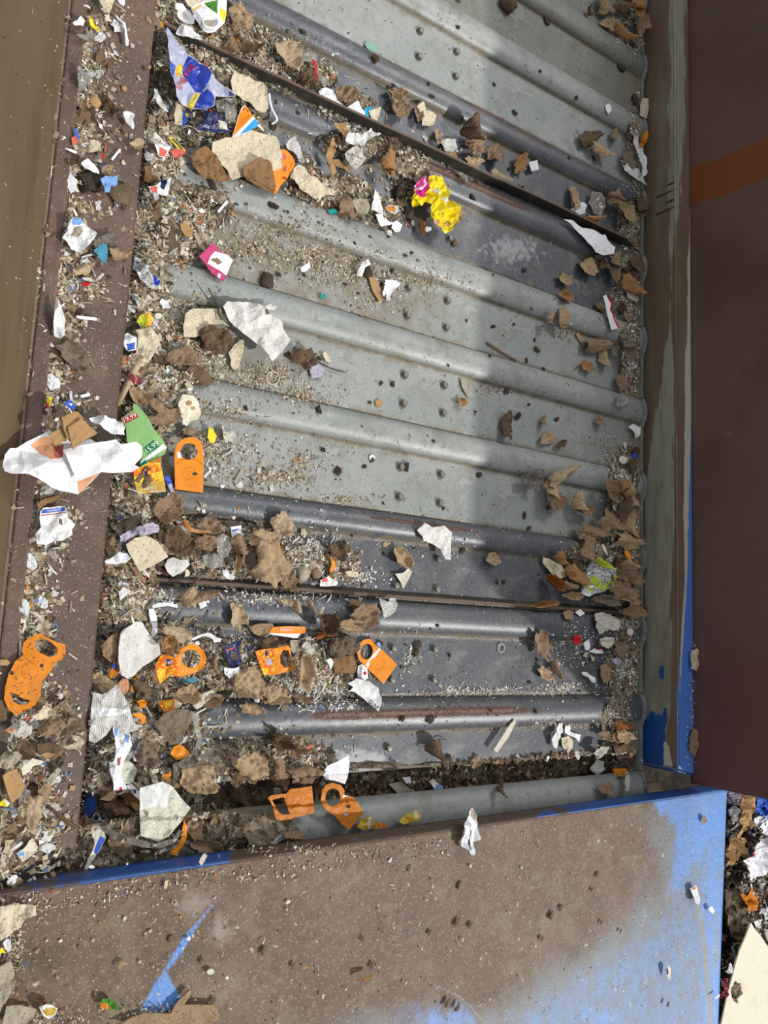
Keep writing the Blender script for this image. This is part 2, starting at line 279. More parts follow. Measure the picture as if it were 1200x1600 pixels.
CR = {'a': (0, 0, 3), 'b': (400, 0, 3), 'c': (800, 0, 3), 'd': (0, 400, 3), 'e': (400, 400, 3), 'f': (800, 400, 3), 'g': (0, 800, 3), 'h': (400, 800, 3), 'i': (800, 800, 3),
      'j': (0, 1200, 3), 'k': (400, 1200, 3), 'l': (800, 1200, 3), 'R': (240, 0, 5), 'S': (0, 600, 3.529), 'T': (130, 960, 3.4286), 'U': (400, 900, 5), 'V': (620, 260, 10), 'W': (120, 1150, 3.333),
      'X': (830, 740, 6.316), 'Y': (1080, 1200, 4), 'M': (380, 160, 4.615), 'N': (60, 0, 6), 'O': (60, 240, 6), 'Q': (0, 1100, 5), 'Z': (160, 740, 4.615), 'A': (400, 1180, 3.75), 'B': (180, 360, 4),
      'C': (840, 330, 5.517), 'p': (0, 0, 1)}
def cp(c, pts):
    ox, oy, s = CR[c]; return [(ox + u / s, oy + v / s) for u, v in pts]
def circ(cx, cy, rx, ry=None, n=20, rot=0, a0=0, a1=360):
    ry = ry or rx; r = math.radians(rot); out = []
    full = abs(a1 - a0) >= 360
    for i in range(n if full else n + 1):
        t = math.radians(a0 + (a1 - a0) * i / n); x, y = rx * math.cos(t), ry * math.sin(t)
        out.append((cx + x * math.cos(r) - y * math.sin(r), cy + x * math.sin(r) + y * math.cos(r)))
    return out

def sheet(name, label, cat, P, m, surf='belt', lift=.002, amp=.003, fr=45, curl=0.0, jag=0.0, regions=(), holes=(), stiff=.6, thick=.0006, group=None,
          zf=None, vein=None, smooth=False, step=None, parent=None, seed=None, tilt=None, crease=0.0):
    """a torn / cut flat piece: P outline in photo pixels, laid on the surface beneath, then crumpled"""
    rnd = random.Random(hash(tuple(map(tuple, P))) if seed is None else seed)
    xs = [p[0] for p in P]; ys = [p[1] for p in P]; cx, cy = sum(xs) / len(xs), sum(ys) / len(ys)
    size = max(max(xs) - min(xs), max(ys) - min(ys))
    if step is None: step = max(1.6, size / 20)
    def dens(Q, j=0.0):
        out = []
        for i in range(len(Q)):
            ax, ay = Q[i]; bx, by = Q[(i + 1) % len(Q)]; d = math.hypot(bx - ax, by - ay); k = max(1, int(d / step))
            for q in range(k):
                t = q / k; jx = rnd.uniform(-j, j) if q else 0; jy = rnd.uniform(-j, j) if q else 0
                out.append((ax + (bx - ax) * t + jx, ay + (by - ay) * t + jy))
        return out
    out = dens(P, jag); pts = list(out); edges = [(i, (i + 1) % len(out)) for i in range(len(out))]
    regs = []
    for Q, mm in list(regions) + [(h, None) for h in holes]:
        D = dens(Q); b0 = len(pts); pts += D; edges += [(b0 + i, b0 + (i + 1) % len(D)) for i in range(len(D))]; regs.append((Q, mm))
    x0, x1, y0, y1 = min(xs), max(xs), min(ys), max(ys); yy = y0
    while yy < y1:
        xx = x0
        while xx < x1:
            qx, qy = xx + rnd.uniform(-.3, .3) * step, yy + rnd.uniform(-.3, .3) * step
            if inpoly(qx, qy, out) and polydist(qx, qy, out) > step * .4: pts.append((qx, qy))
            xx += step
        yy += step
    V, E_, F, _, _, _ = geometry.delaunay_2d_cdt([Vector(p) for p in pts], edges, [], 0, 1e-4)
    V = [(v.x, v.y) for v in V]; keep = []; mi = []; mats = [m]
    for f in F:
        gx = sum(V[i][0] for i in f) / len(f); gy = sum(V[i][1] for i in f) / len(f)
        if not inpoly(gx, gy, out): continue
        k = 0; ok = True
        for Q, mm in regs:
            if inpoly(gx, gy, Q):
                if mm is None: ok = False
                else:
                    if mm not in mats: mats.append(mm)
                    k = mats.index(mm)
        if ok: keep.append(tuple(reversed(f))); mi.append(k)
    used = sorted({i for f in keep for i in f}); rm = {j: i for i, j in enumerate(used)}
    keep = [tuple(rm[i] for i in f) for f in keep]; V = [V[i] for i in used]
    base = [surf_z(surf, *v) for v in V]
    s = sorted(base); top = s[int(len(s) * .95)] if s else 0
    so = rnd.uniform(0, 50); W = []; half = size / 2
    ca, sa = math.cos(so), math.sin(so)
    for (x, y), z in zip(V, base):
        zz = z + (top - z) * stiff
        p = unp(x, y, zz)
        r = math.hypot(x - cx, y - cy) / half
        h = amp * (noise.noise(Vector((p.x * fr, p.y * fr, so))) + .5 * noise.noise(Vector((p.x * fr * 2.3, p.y * fr * 2.3, so + 7))) + .9)
        h += amp * .35 * abs(noise.noise(Vector((p.x * fr * 4.5, p.y * fr * 4.5, so + 3))))
        if crease:
            for q in range(3):
                a_ = so * (q + 1) * 2.1; d = (x - cx) * math.cos(a_) + (y - cy) * math.sin(a_) + (rnd.random() - .5) * 0 + (q - 1) * half * .35
                h += crease * max(0, 1 - abs(d) / (half * .28))
        h += curl * r * r
        if zf: h += zf((x - cx) / half, (y - cy) / half)
        if tilt: h += tilt[0] * max(0, (x - cx) / half + 1) * .5 + tilt[1] * max(0, (y - cy) / half + 1) * .5
        W.append([x, y, zz + lift, max(0, h)])
    mh = sum(q[3] for q in W) / len(W)
    W = [Vector((*unp(x, y, z + mh).xy, z + h)) for x, y, z, h in W]
    o0 = Vector((sum(p.x for p in W) / len(W), sum(p.y for p in W) / len(W), min(p.z for p in W)))
    attrs = {'vein': [vein(x, y) for x, y in V]} if vein else None
    o = mkobj(name, W, keep, mats, parent, o0, mi, smooth, attrs)
    solidify(o, thick)
    if parent is None: tag(o, label, cat, group)
    elif label: o['label'] = label
    o_w = (W, keep); SHEETS[o.name] = o_w
    return o
SHEETS = {}
TXT = {}
def text_on(o, s, c, hpx, ang, m, name='lettering', xs=1.0, lift=.0012):
    """lettering printed on a piece; c centre px, hpx cap height, ang clockwise degrees in the photo"""
    cu = bpy.data.curves.new('t', 'FONT'); cu.body = s; cu.align_x = 'CENTER'; cu.align_y = 'CENTER'; cu.resolution_u = 3
    to = bpy.data.objects.new('t', cu); COL.objects.link(to); bpy.context.view_layer.update()
    me = to.evaluated_get(bpy.context.evaluated_depsgraph_get()).to_mesh()
    vs = [v.co.copy() for v in me.vertices]; fs = [tuple(p.vertices) for p in me.polygons]
    bpy.data.objects.remove(to); bpy.data.curves.remove(cu)
    W, F = SHEETS[o.name]; bv = BVHTree.FromPolygons([tuple(p) for p in W], F)
    a = math.radians(ang); k = hpx / .7; out = []
    zm = max(p.z for p in W)
    for v in vs:
        x, y = v.x * k * xs, -v.y * k
        px, py = c[0] + x * math.cos(a) - y * math.sin(a), c[1] + x * math.sin(a) + y * math.cos(a)
        z = sum(p.z for p in W) / len(W)
        for _ in range(3):
            p = unp(px, py, z); hit = bv.ray_cast(Vector((p.x, p.y, 5)), Vector((0, 0, -1)))[0]
            if hit is None: break
            z = hit.z
        p = unp(px, py, z + lift); out.append(p)
    return mkobj(name, out, fs, m, o, out[0] if out else o.location)

def leaf_outline(cx, cy, L, Wd, ang, shape, rnd):
    a = math.radians(ang); out = []; n = 44; ph = rnd.uniform(0, 6.28)
    for i in range(n):
        t = 2 * math.pi * i / n; ct, st = math.cos(t), math.sin(t)
        if shape == 'oval': r = 1 + .16 * max(0, ct) ** 9 + .04 * math.sin(5 * t + ph) + .03 * math.sin(9 * t)
        elif shape == 'heart': r = 1 - .25 * max(0, -ct) ** 6 + .22 * max(0, ct) ** 10 + .05 * math.sin(4 * t + ph) + .03 * math.sin(11 * t)
        elif shape == 'lobed': r = .84 + .13 * math.cos(5 * t + .3 * math.sin(2 * t + ph)) + .09 * math.sin(3 * t + ph) + .05 * math.sin(11 * t + ph)
        elif shape == 'oak': r = .84 + .13 * math.cos(6 * t + ph * .3) + .10 * max(0, ct) ** 6 + .08 * math.sin(2 * t + ph)
        else: r = .90 + .08 * math.sin(2 * t + ph) + .08 * math.sin(3 * t + ph * 2) + .05 * math.sin(7 * t + ph * 3)
        r *= 1 + rnd.uniform(-.07, .07)
        x, y = ct * L / 2 * r, st * Wd / 2 * r
        out.append((cx + x * math.cos(a) - y * math.sin(a), cy + x * math.sin(a) + y * math.cos(a)))
    return out
def leaf(label, c, cx, cy, L, Wd, ang, m='leaf_brown', shape='oval', curl=.010, surf='belt', stalk=0, sang=None, lift=.003, amp=.0045, group=None, name='dried_leaf', cat='leaf'):
    ox, oy, s = CR[c]; cx, cy, L, Wd = ox + cx / s, oy + cy / s, L / s, Wd / s
    rnd = random.Random(int(cx * 31 + cy * 17)); P = leaf_outline(cx, cy, L, Wd, ang, shape, rnd); a = math.radians(ang)
    def loc(x, y):
        dx, dy = x - cx, y - cy
        return (dx * math.cos(a) + dy * math.sin(a)) / (L / 2), (-dx * math.sin(a) + dy * math.cos(a)) / (Wd / 2)
    k = rnd.uniform(.6, 1.2); sg = rnd.choice((0, 1))
    def zf(u_, v_):
        half = (max(p[0] for p in P) - min(p[0] for p in P)); half = max(half, max(p[1] for p in P) - min(p[1] for p in P)) / 2
        gx = sum(p[0] for p in P) / len(P) + u_ * half; gy = sum(p[1] for p in P) / len(P) + v_ * half
        u, v = loc(gx, gy)
        q = abs(v) ** 1.6 if sg else (1 - min(1, abs(v)) ** 1.5)
        z = curl * k * q + curl * .6 * max(0, u) ** 2
        lat = abs(((u * 3.2 - abs(v) * 1.2) % 1) - .5)
        sz = min(L, Wd) * 1.25e-3; z += sz * (.13 * abs(noise.noise(Vector((u * 1.4 + cx, v * 1.2, cy)))) + .09 * (.5 - abs(noise.noise(Vector((u * 3.1, v * 3 + cy, cx))))) + .05 * noise.noise(Vector((u * 8, v * 7 + cy, cx)))) * 1.3
        return z + .0024 * (lat - .25) - .001 * max(0, 1 - abs(v) * 7)
    def vein(x, y):
        u, v = loc(x, y); lat = abs(((u * 3.2 - abs(v) * 1.2) % 1) - .5) * 2
        return max(max(0, 1 - abs(v) * 8), max(0, (lat - .8) * 4) * .8)
    o = sheet(name, label, cat, P, m, surf, lift, amp, 60, 0, 0, (), (), .45, .0006, group, zf, vein, True, max(1.3, max(L, Wd) / 22), None, int(cx * 7 + cy))
    if stalk:
        sa = math.radians(sang if sang is not None else ang + 180)
        x0, y0 = cx + math.cos(a + math.pi) * L * .45, cy + math.sin(a + math.pi) * L * .45
        pts = []
        for i in range(6):
            t = i / 5; b = sa + .35 * t
            pts.append(at(surf, x0 + math.cos(b) * stalk * t, y0 + math.sin(b) * stalk * t, .006 + .004 * math.sin(3 * t)))
        tube('leaf_stalk', pts, .0011, 'leaf_dark', o)
    return o
def tube(name, pts, r, m, parent=None, n=6, taper=1.0):
    V, F = [], []
    for i, p in enumerate(pts):
        d = (pts[min(i + 1, len(pts) - 1)] - pts[max(i - 1, 0)]).normalized()
        u = d.cross(Vector((0, 0, 1))); u = u.normalized() if u.length > 1e-5 else Vector((1, 0, 0)); v = d.cross(u)
        rr = r * (1 + (taper - 1) * i / (len(pts) - 1))
        for k in range(n):
            t = 2 * math.pi * k / n; V.append(p + u * math.cos(t) * rr + v * math.sin(t) * rr)
    for i in range(len(pts) - 1):
        for k in range(n): F.append((i * n + k, i * n + (k + 1) % n, (i + 1) * n + (k + 1) % n, (i + 1) * n + k))
    F += [tuple(range(n))[::-1], tuple((len(pts) - 1) * n + k for k in range(n))]
    return mkobj(name, V, F, m, parent, V[0], None, True)
def ring(name, label, cat, c, cx, cy, r, m, thick=.0012, surf='belt', ry=None):
    ox, oy, s = CR[c]; pts = [at(surf, x, y, .003) for x, y in circ(ox + cx / s, oy + cy / s, r / s, (ry or r) / s, 26)]
    zc = max(p.z for p in pts)
    for p in pts: p.z = zc
    V, F = [], []; n = 6; N = len(pts); ctr = sum(pts, Vector()) / N
    for i, p in enumerate(pts):
        u = (p - ctr).normalized()
        for k in range(n):
            t = 2 * math.pi * k / n; V.append(p + u * math.cos(t) * thick + Vector((0, 0, 1)) * math.sin(t) * thick)
    for i in range(N):
        for k in range(n): F.append((i * n + k, i * n + (k + 1) % n, ((i + 1) % N) * n + (k + 1) % n, ((i + 1) % N) * n + k))
    return tag(mkobj(name, V, F, m, None, ctr, None, True), label, cat)
def clod(name, label, cat, px, py, r, m, surf='belt', group=None, flat=.5, ax=1.0, ang=0.0, lift=0.0, rough=.45):
    """an irregular lump; r in px"""
    p = at(surf, px, py); k = r * 1.25e-3 * (1 + .25 * (px - 400) / 800); V, F = [], []; nu, nv = 9, 6; sd = px * .13 + py * .07
    a = math.radians(ang)
    for j in range(nv + 1):
        ph = math.pi * j / nv
        for i in range(nu):
            th = 2 * math.pi * i / nu; d = Vector((math.cos(th) * math.sin(ph), math.sin(th) * math.sin(ph), math.cos(ph)))
            q = 1 + rough * noise.noise(d * 1.7 + Vector((sd, 0, 0))) + rough * .6 * noise.noise(d * 4 + Vector((sd, 3, 0)))
            x, y = d.x * q * ax, d.y * q
            V.append(p + Vector((x * math.cos(a) + y * math.sin(a), y * math.cos(a) - x * math.sin(a), d.z * q * flat + flat * .75)) * k + Vector((0, 0, lift)))
    for j in range(nv):
        for i in range(nu): F.append((j * nu + i, (j + 1) * nu + i, (j + 1) * nu + (i + 1) % nu, j * nu + (i + 1) % nu))
    return tag(mkobj(name, V, F, m, None, p, None, True), label, cat, group)

# ================================================================== STRUCTURE
def setting(o): o['kind'] = 'structure'; return o
nx, ny = 90, 80
V = []; F = []
for j in range(ny + 1):
    for i in range(nx + 1):
        x = -.5 + 4.0 * i / nx; y = -1.6 + 4.6 * j / ny
        V.append((x, y, floor_z(x, y) if x > 1.7 and y < .2 else -.13))
for j in range(ny):
    for i in range(nx): a = j * (nx + 1) + i; F.append((a, a + 1, a + nx + 2, a + nx + 1))
setting(mkobj('floor', V, F, 'underfloor', smooth=True))

# ------------------------------------------------------------------ conveyor slats
def rust_v(k, px, x, y, yu, wd):
    c = (yu - y) / wd
    spans = {4: (690, 905, .22, .16), 5: (590, 860, .32, .30), 9: (550, 775, .30, .16), 11: (455, 860, .42, .24)}
    if k in spans:
        a, b, c0, cw = spans[k]
        if k == 4: c0 = .25
        e = min(1, max(0, min(px - a, b - px) / 60))
        return max(0, 1 - abs(c - c0) / cw) * e * 1.15 if e > 0 else 0
    return 0
XL, XR = .27, 1.650
xs_ = [XL + (XR - .016 - XL) * i / 110 for i in range(111)] + [XR - .011, XR - .006, XR - .002, XR]
for k, (yu, wd, h, kind) in enumerate(RIBS[:-1]):
    yn = RIBS[k + 1][0]
    ys = [yu + .0035, yu - .0001] + [yu - wd * (1 - math.cos(math.pi * i / 18)) / 2 for i in range(1, 19)]
    y = yu - wd
    yend = yn + .001
    if abs(yn - GAP[0]) < .001: yend = GAP[1]
    npn = 14; ys += [y - (y - yend) * i / npn for i in range(1, npn + 1)]
    V, F, dirt, rust, scuf = [], [], [], [], []
    for xi, x in enumerate(xs_):
        ef = 1 if x < XR - .014 else max(0, (XR - x) / .014) ** .45
        for yi, yy in enumerate(ys):
            z = 0
            if yi == 0: z = -.002
            elif yi <= 19: t = (yu - yy) / wd; z = h * math.sqrt(max(0, 1 - (2 * t - 1) ** 2)) ** .9 * (ef if kind != 'x' else 1)
            z += .0008 * noise.noise(Vector((x * 4, yy * 6, k)))
            V.append((x, yy, z)); px, py = prj((x, yy, z))
            dd = min(abs(yy - (yu - wd)) if yy < yu - wd + .004 else 9, abs(yy - yend) if yy < yu - wd else 9)
            side = 1 if 600 < px < 900 else 1.0
            dr = max(0, 1 - dd / .022) * .75
            dr = max(dr, sstep(.62, .40, x) * (.75 if yy < yu - wd else .5), sstep(1.52, 1.64, x) * (.8 if yy < yu - wd else .3), min(1, bed_t(px, py) / .012) * .9)
            if k == 6 and yy < yu - wd: dr = max(dr, sstep(1.2, .9, x) * .62)
            if k in (7,) and yy < yu - wd: dr = max(dr, sstep(.85, .6, x) * .55)
            sc = 0
            if k == 11 and yy < yu - wd: sc = max(0, 1 - math.hypot((px - 560) / 90, (py - 1185) / 35)) * 1.0 + max(0, 1 - abs(yy - yend) / .03) * .35
            if k == 5 and yy < yu - wd: sc = max(0, 1 - math.hypot((px - 800) / 110, (py - 390) / 60)) * .8
            if k in (9, 10): sc = .28
            scuf.append(sc)
            dirt.append(dr); rust.append(rust_v(k, px, x, yy, yu, wd) if yi <= 19 else 0)
    n = len(ys)
    for xi in range(len(xs_) - 1):
        for yi in range(n - 1): F.append((xi * n + yi, xi * n + yi + 1, (xi + 1) * n + yi + 1, (xi + 1) * n + yi))
    nm = {'l': 'steel_light', 'm': 'steel_mid', 'd': 'steel_dark'}[kind]
    lab = {0: 'grey steel slat of the conveyor at the very top of the photo', 1: 'grey steel conveyor slat, second from the top, dry leaves on its right end', 2: 'worn dark grey steel conveyor slat just above the broad light rib',
           3: 'light grey steel conveyor slat with a broad bright rib near the top of the belt', 4: 'dark steel conveyor slat with a reddish rust streak, ending at the upper black lip', 5: 'dark steel conveyor slat right below the upper black lip, brown rust under the yellow wrapper',
           6: 'light grey steel conveyor slat carrying the pink and white torn card', 7: 'light grey steel conveyor slat carrying the big crumpled white paper', 8: 'light grey steel conveyor slat carrying the upright orange bottle tag',
           9: 'dark steel conveyor slat with a rusty rib above the straight thin lip', 10: 'dark steel conveyor slat directly below the straight thin lip', 11: 'dark steel conveyor slat with a long brown rust patch along its rib', 12: 'grey-blue steel conveyor slat half hidden by the rusty front plate'}[k]
    o = mkobj('conveyor_slat', V, F, nm, None, (.96, yu - .09, 0), None, True, {'dirt': dirt, 'rust': rust, 'scuff': scuf}); solidify(o, .004)
    tag(o, lab, 'conveyor slat', 'steel slats of the conveyor belt')
    # bolts: two rows of two on every pan
    if k < 12:
        for bx in (.915, 1.017):
            for by in (-.030, -.090):
                yb = yu - wd + by
                if k == 11 and by < -.05: continue
                if k in (4,) : continue
                V, F = [], []; n = 6
                rr = .0072
                for z0, r in ((-.001, rr + .0022), (.0012, rr + .0022), (.0012, rr), (.0065, rr), (.0085, rr * .8), (.0090, .0008)):
                    for q in range(12):
                        t = 2 * math.pi * (q + .3) / 12; hx = 1 if r > rr or r < .005 else (1 if q % 2 else .93)
                        V.append((bx + math.cos(t) * r * hx, yb + math.sin(t) * r * hx, z0))
                for a in range(5):
                    for q in range(12): F.append((a * 12 + q, a * 12 + (q + 1) % 12, (a + 1) * 12 + (q + 1) % 12, (a + 1) * 12 + q))
                F.append(tuple(60 + q for q in range(12)))
                mkobj('bolt', V, F, 'bolt_steel', o, (bx, yb, 0))
    # upright side wing at the right end, its top edge bowed over the rib
    V, F = [], []; yy0, yy1 = yu + .004, yn + .006; m_ = 20
    for i in range(m_ + 1):
        y_ = yy0 + (yy1 - yy0) * i / m_; t = max(0, 1 - ((y_ - (yu - wd / 2)) / (wd * .62)) ** 2)
        zt = .006 + .013 * t
        for x_, z_ in ((1.6505, -.02), (1.6505, zt), (1.655, zt + .002), (1.657, -.02)): V.append((x_, y_, z_))
    for i in range(m_):
        for q in range(3): F.append((i * 4 + q, i * 4 + q + 1, i * 4 + q + 5, i * 4 + q + 4))
    mkobj('side_wing', V, F, 'steel_mid', o, (1.652, yu - .09, 0), None, True)
    if k in (4, 9):
        yc = CLEATS[0 if k == 4 else 1]; x1 = 1.645; V, F = [], []; rz = []
        hgt = .030 if k == 4 else .010
        prof = [(yc + .010, .001), (yc + .0035, hgt * .8), (yc + .001, hgt), (yc - .003, hgt), (yc - .0042, hgt * .93), (yc - .004, -.012)]
        for i in range(81):
            x_ = XL + (x1 - XL) * i / 80; e = 1 if x_ < 1.56 or k == 9 else max(.15, (x1 - x_) / .085)
            for y_, z_ in prof: V.append((x_, y_ + .0015 * noise.noise(Vector((x_ * 5, 0, k))), z_ * e if z_ > 0 else z_)); rz.append(1.0 if z_ >= hgt * .99 else 0)
        for i in range(80):
            for q in range(5): F.append((i * 6 + q, i * 6 + q + 1, i * 6 + q + 7, i * 6 + q + 6))
        lp = mkobj('wear_lip', V, F, 'black_rubber', o, (.96, yc, 0), None, False, {'rust': rz}); lp['label'] = 'raised black lip along the slat edge'

# ------------------------------------------------------------------ right-hand guide rail and the tall panel behind it
YB = -.330
def gridmesh(name, A, B, Cc, D, nu, nv, m, attrf, parent=None, thick=.004, off=-1, bend=None):
    A, B, Cc, D = map(Vector, (A, B, Cc, D)); V, F = [], []; at_ = {k: [] for k in attrf}
    for j in range(nv + 1):
        for i in range(nu + 1):
            u, v = i / nu, j / nv
            p = (A * (1 - u) + B * u) * (1 - v) + (D * (1 - u) + Cc * u) * v
            if bend: p = bend(p)
            V.append(p); px, py = prj(p)
            for k, f in attrf.items(): at_[k].append(f(px, py))
    for j in range(nv):
        for i in range(nu): a = j * (nu + 1) + i; F.append((a, a + 1, a + nu + 2, a + nu + 1))
    ctr = (A + B + Cc + D) / 4
    o = mkobj(name, V, F, m, parent, ctr, None, True, at_); solidify(o, thick, off); return o
rail = empty('guide_rail', (1.70, .7, -.05), 'worn grey, brown and blue painted steel guide rail along the right edge of the conveyor', 'guide rail')
def interp(T, y):
    if y <= T[0][0]: return T[0][1]
    for (a, b), (c, d) in zip(T, T[1:]):
        if y <= c: return b + (d - b) * (y - a) / (c - a)
    return T[-1][1]
# wear on the rail, by where it lies along the rail
GR_L = [(0, 1048), (300, 1046), (480, 1048), (560, 1040), (650, 1024), (760, 1010), (1100, 1008), (1300, 1000)]
GR_R = [(0, 1070), (200, 1068), (330, 1060), (440, 1046), (520, 1047), (580, 1054), (760, 1052), (940, 1047), (1060, 1049), (1150, 1041), (1300, 1036)]
fa = dict(
    brown=lambda x, y: 1 - min(1, max(0, .55 + min(x - interp(GR_L, y), interp(GR_R, y) - x) / 15)),
    oliv=lambda x, y: 0,
    blue=lambda x, y: max(sstep(1085, 1130, y) * sstep(0, 5, interp(GR_R, y) + 2 - x) * (.72 + .3 * sstep(1120, 1180, y)), softpoly(x, y, [(1031, 1040), (1038, 1040), (1038, 1062), (1031, 1062)], 6)),
    lblue=lambda x, y: 0, wht=lambda x, y: softpoly(x, y, [(1038, 1160), (1046, 1165), (1052, 1215), (1036, 1215)], 5),
    scr=lambda x, y: max(line_w(x, y, [(1025, 300 + 9 * q), (1052 + (q % 3) * 5, 285 + 9 * q)], .9, 2) for q in range(6)) if 275 < y < 350 else 0)
XW, ZR = 1.675, .088
gridmesh('rail_face', (XW, 1.95, -.06), (XW, YB + .035, -.06), (XW + .004, YB + .035, ZR), (XW + .004, 1.95, ZR), 330, 24, 'rail_paint', fa, rail, .005)
WL = [(0, 1080), (380, 1077), (410, 1074), (520, 1074), (560, 1070), (640, 1070), (800, 1068), (900, 1070), (1000, 1064), (1150, 1058), (1200, 1050), (1220, 1046)]
WR = [(0, 1082), (100, 1084), (250, 1084), (400, 1086), (480, 1082), (560, 1079), (640, 1077), (760, 1073), (840, 1071), (900, 1070), (1200, 1051), (1220, 1048)]
fb = dict(
    brown=lambda x, y: fa['brown'](x, y),
    oliv=lambda x, y: 0, blue=lambda x, y: 0,
    lblue=lambda x, y: min(1, max(0, .5 + (x - interp(WR, y)) / 3)) * sstep(400, 470, y),
    wht=lambda x, y: min(1, max(0, .5 + min(x - interp(WL, y), interp(WR, y) + 4 - x) / 3)) * (.95 if y > 330 else .62),
    scr=lambda x, y: 0)
gridmesh('rail_flange', (XW + .004, 1.95, ZR), (XW + .004, YB + .035, ZR), (1.742, YB + .02, ZR - .002), (1.742, 1.95, ZR - .002), 330, 16, 'rail_paint', fb, rail, .005)
gridmesh('rail_end', (XW, YB + .035, -.06), (XW + .0, YB + .033, ZR), (1.742, YB + .018, ZR - .002), (1.742, YB + .018, -.02), 8, 8, 'blue_edge', dict(mud=lambda x, y: .1), rail, .004)
fp = dict(wine=lambda x, y: sstep(850, 1200, y) * .8, rust=lambda x, y: softpoly(x, y, [(1080, 262), (1130, 245), (1200, 214), (1290, 180), (1290, 230), (1200, 277), (1130, 305), (1080, 322)], 12),
          scr=lambda x, y: max(line_w(x, y, [(1108, 260), (1200, 222), (1300, 180)], 1.0, 6), line_w(x, y, [(1120, 303), (1210, 270), (1300, 236)], 1.0, 6), line_w(x, y, [(1120, 678), (1150, 677)], 2.5, 8), line_w(x, y, [(1142, 706), (1162, 703)], 2, 8), line_w(x, y, [(1120, 776), (1145, 775)], 2, 8)))
pan = gridmesh('side_panel', (1.745, 1.98, .075), (1.745, YB - .004, .075), (1.745, YB - .004, .73), (1.745, 1.98, .73), 220, 110, 'wall_brown', fp, None, .012, -1)
tag(pan, 'tall dark brown painted side panel standing right of the rail', 'machine panel')

# ------------------------------------------------------------------ left plates
strip = gridmesh('deflector_strip', (.335, 1.45, 0), (.335, -.337, 0), (.17, -.345, 0), (.17, 1.45, 0), 200, 30, 'strip_brown',
    dict(dirt=lambda x, y: min(1, sstep(60, 0, x - (112 - y * .111)) * .55 + (sstep(1080, 1250, y) * sstep(100, 30, x) * .6)), blue=lambda x, y: 0), None, .006,
    1, lambda p: Vector((p.x - (.012 * max(0, 1 - (p.y + .337) / .012) ** 2 if p.x > .32 else 0), p.y, strip_z(p.x))))
tag(strip, 'flat rusty brown steel deflector strip along the left edge of the conveyor', 'steel plate')
lp = gridmesh('chute_panel', (.205, 1.45, .088), (.205, -.36, .088), (-.16, -.36, .45), (-.16, 1.45, .45), 120, 40, 'panel_brown', {}, None, .01, 1)
tag(lp, 'sloping mud-brown steel chute panel along the left border of the photo', 'machine panel')
v, f = boxv(.203, .226, -.36, 1.45, .086, .096)
lb = mkobj('panel_ledge', v, f, 'strip_brown', lp, (.21, .5, .09)); bevel(lb, .003)

# ------------------------------------------------------------------ front plate
BL = [(1232, 1052), (1262, 1036), (1300, 1033), (1340, 1028), (1380, 1020), (1405, 1012), (1430, 985), (1455, 960), (1480, 925), (1505, 885), (1530, 845), (1560, 800), (1600, 740), (1700, 640)]
def blue_m(x, y):
    return min(1, max(0, .5 + (x - interp(BL, y)) / 190))
SCR1 = [(366, 1375), (330, 1415), (300, 1450), (270, 1490), (240, 1520), (225, 1560), (200, 1610), (120, 1700)]
def blue2(x, y):
    a = max(0, 1 - math.hypot((x - 690) / 150, (y - 1600) / 90)) * .9
    a = max(a, softpoly(x, y, [(364, 1377), (333, 1418), (312, 1445), (282, 1492), (262, 1520), (285, 1560), (272, 1575), (205, 1612), (232, 1550), (268, 1492), (300, 1446), (330, 1412)], 7) * 1.15)
    a = max(a, sstep(1060, 1120, x) * .95, softpoly(x, y, [(1000, 1240), (1136, 1230), (1136, 1300), (1060, 1400), (1040, 1400), (1050, 1300)], 30) * 1.0)
    a = max(a, max(0, 1 - math.hypot((x - 940) / 110, (y - 1590) / 40)) * .9, max(0, 1 - math.hypot((x - 50) / 60, (y - 1620) / 40)) * .7)
    return a
fr = dict(dk=lambda x, y: max(0, 1 - math.hypot((x - 70) / 130, (y - 1500) / 90)) * .9, dust=lambda x, y: max(max(0, 1 - math.hypot((x - 300) / 60, (y - 1410) / 50)), max(0, 1 - math.hypot((x - 345) / 40, (y - 1455) / 50)), max(0, 1 - math.hypot((x - 560) / 280, (y - 1370) / 70)) * .5), blue=lambda x, y: max(blue_m(x, y), sstep(1500, 1620, y) * sstep(420, 560, x) * .62), blue2=blue2, deep=lambda x, y: 0,
          scr=lambda x, y: max(line_w(x, y, [(1090, 1410), (1100, 1470), (1106, 1540), (1112, 1620)], 3, 4), line_w(x, y, [(1118, 1420), (1122, 1500)], 1.5, 3), line_w(x, y, [(1080, 1490), (1088, 1560)], 1.5, 3),
                          line_w(x, y, [(1062, 1480), (1066, 1510)], 4, 6) * .6, line_w(x, y, [(680, 1540), (720, 1558), (760, 1600)], 2, 3) * .9))
ZP = .100
def pbend(p):
    return Vector((p.x, p.y, ZP - .05 * max(0, -.356 - p.y) * .4 + .0015 * noise.noise(Vector((p.x * 3, p.y * 3, 0)))))
fpl = gridmesh('front_plate', (.05, -.372, ZP), (1.851, -.351, ZP), (1.80, -1.30, ZP), (.05, -1.30, ZP), 300, 150, 'plate_brown', fr, None, .006, 1, pbend)
tag(fpl, 'large rusty brown steel plate across the bottom with bright blue paint at its right corner', 'steel plate')
lipm = dict(mud=lambda x, y: interp([(0, .5), (60, .6), (140, .45), (160, .15), (330, .3), (420, .75), (620, .85), (800, .7), (900, .35), (1150, .2)], x) + .2 * noise.noise(Vector((x * .03, 0, 0))))
lip_ = gridmesh('plate_edge', (.05, -.371, ZP + .0005), (1.851, -.350, ZP + .0005), (1.851, -.345, ZP - .036), (.05, -.366, ZP - .036), 200, 4, 'blue_edge', lipm, fpl, .004)
lip_['label'] = 'bright blue folded front edge of the plate'

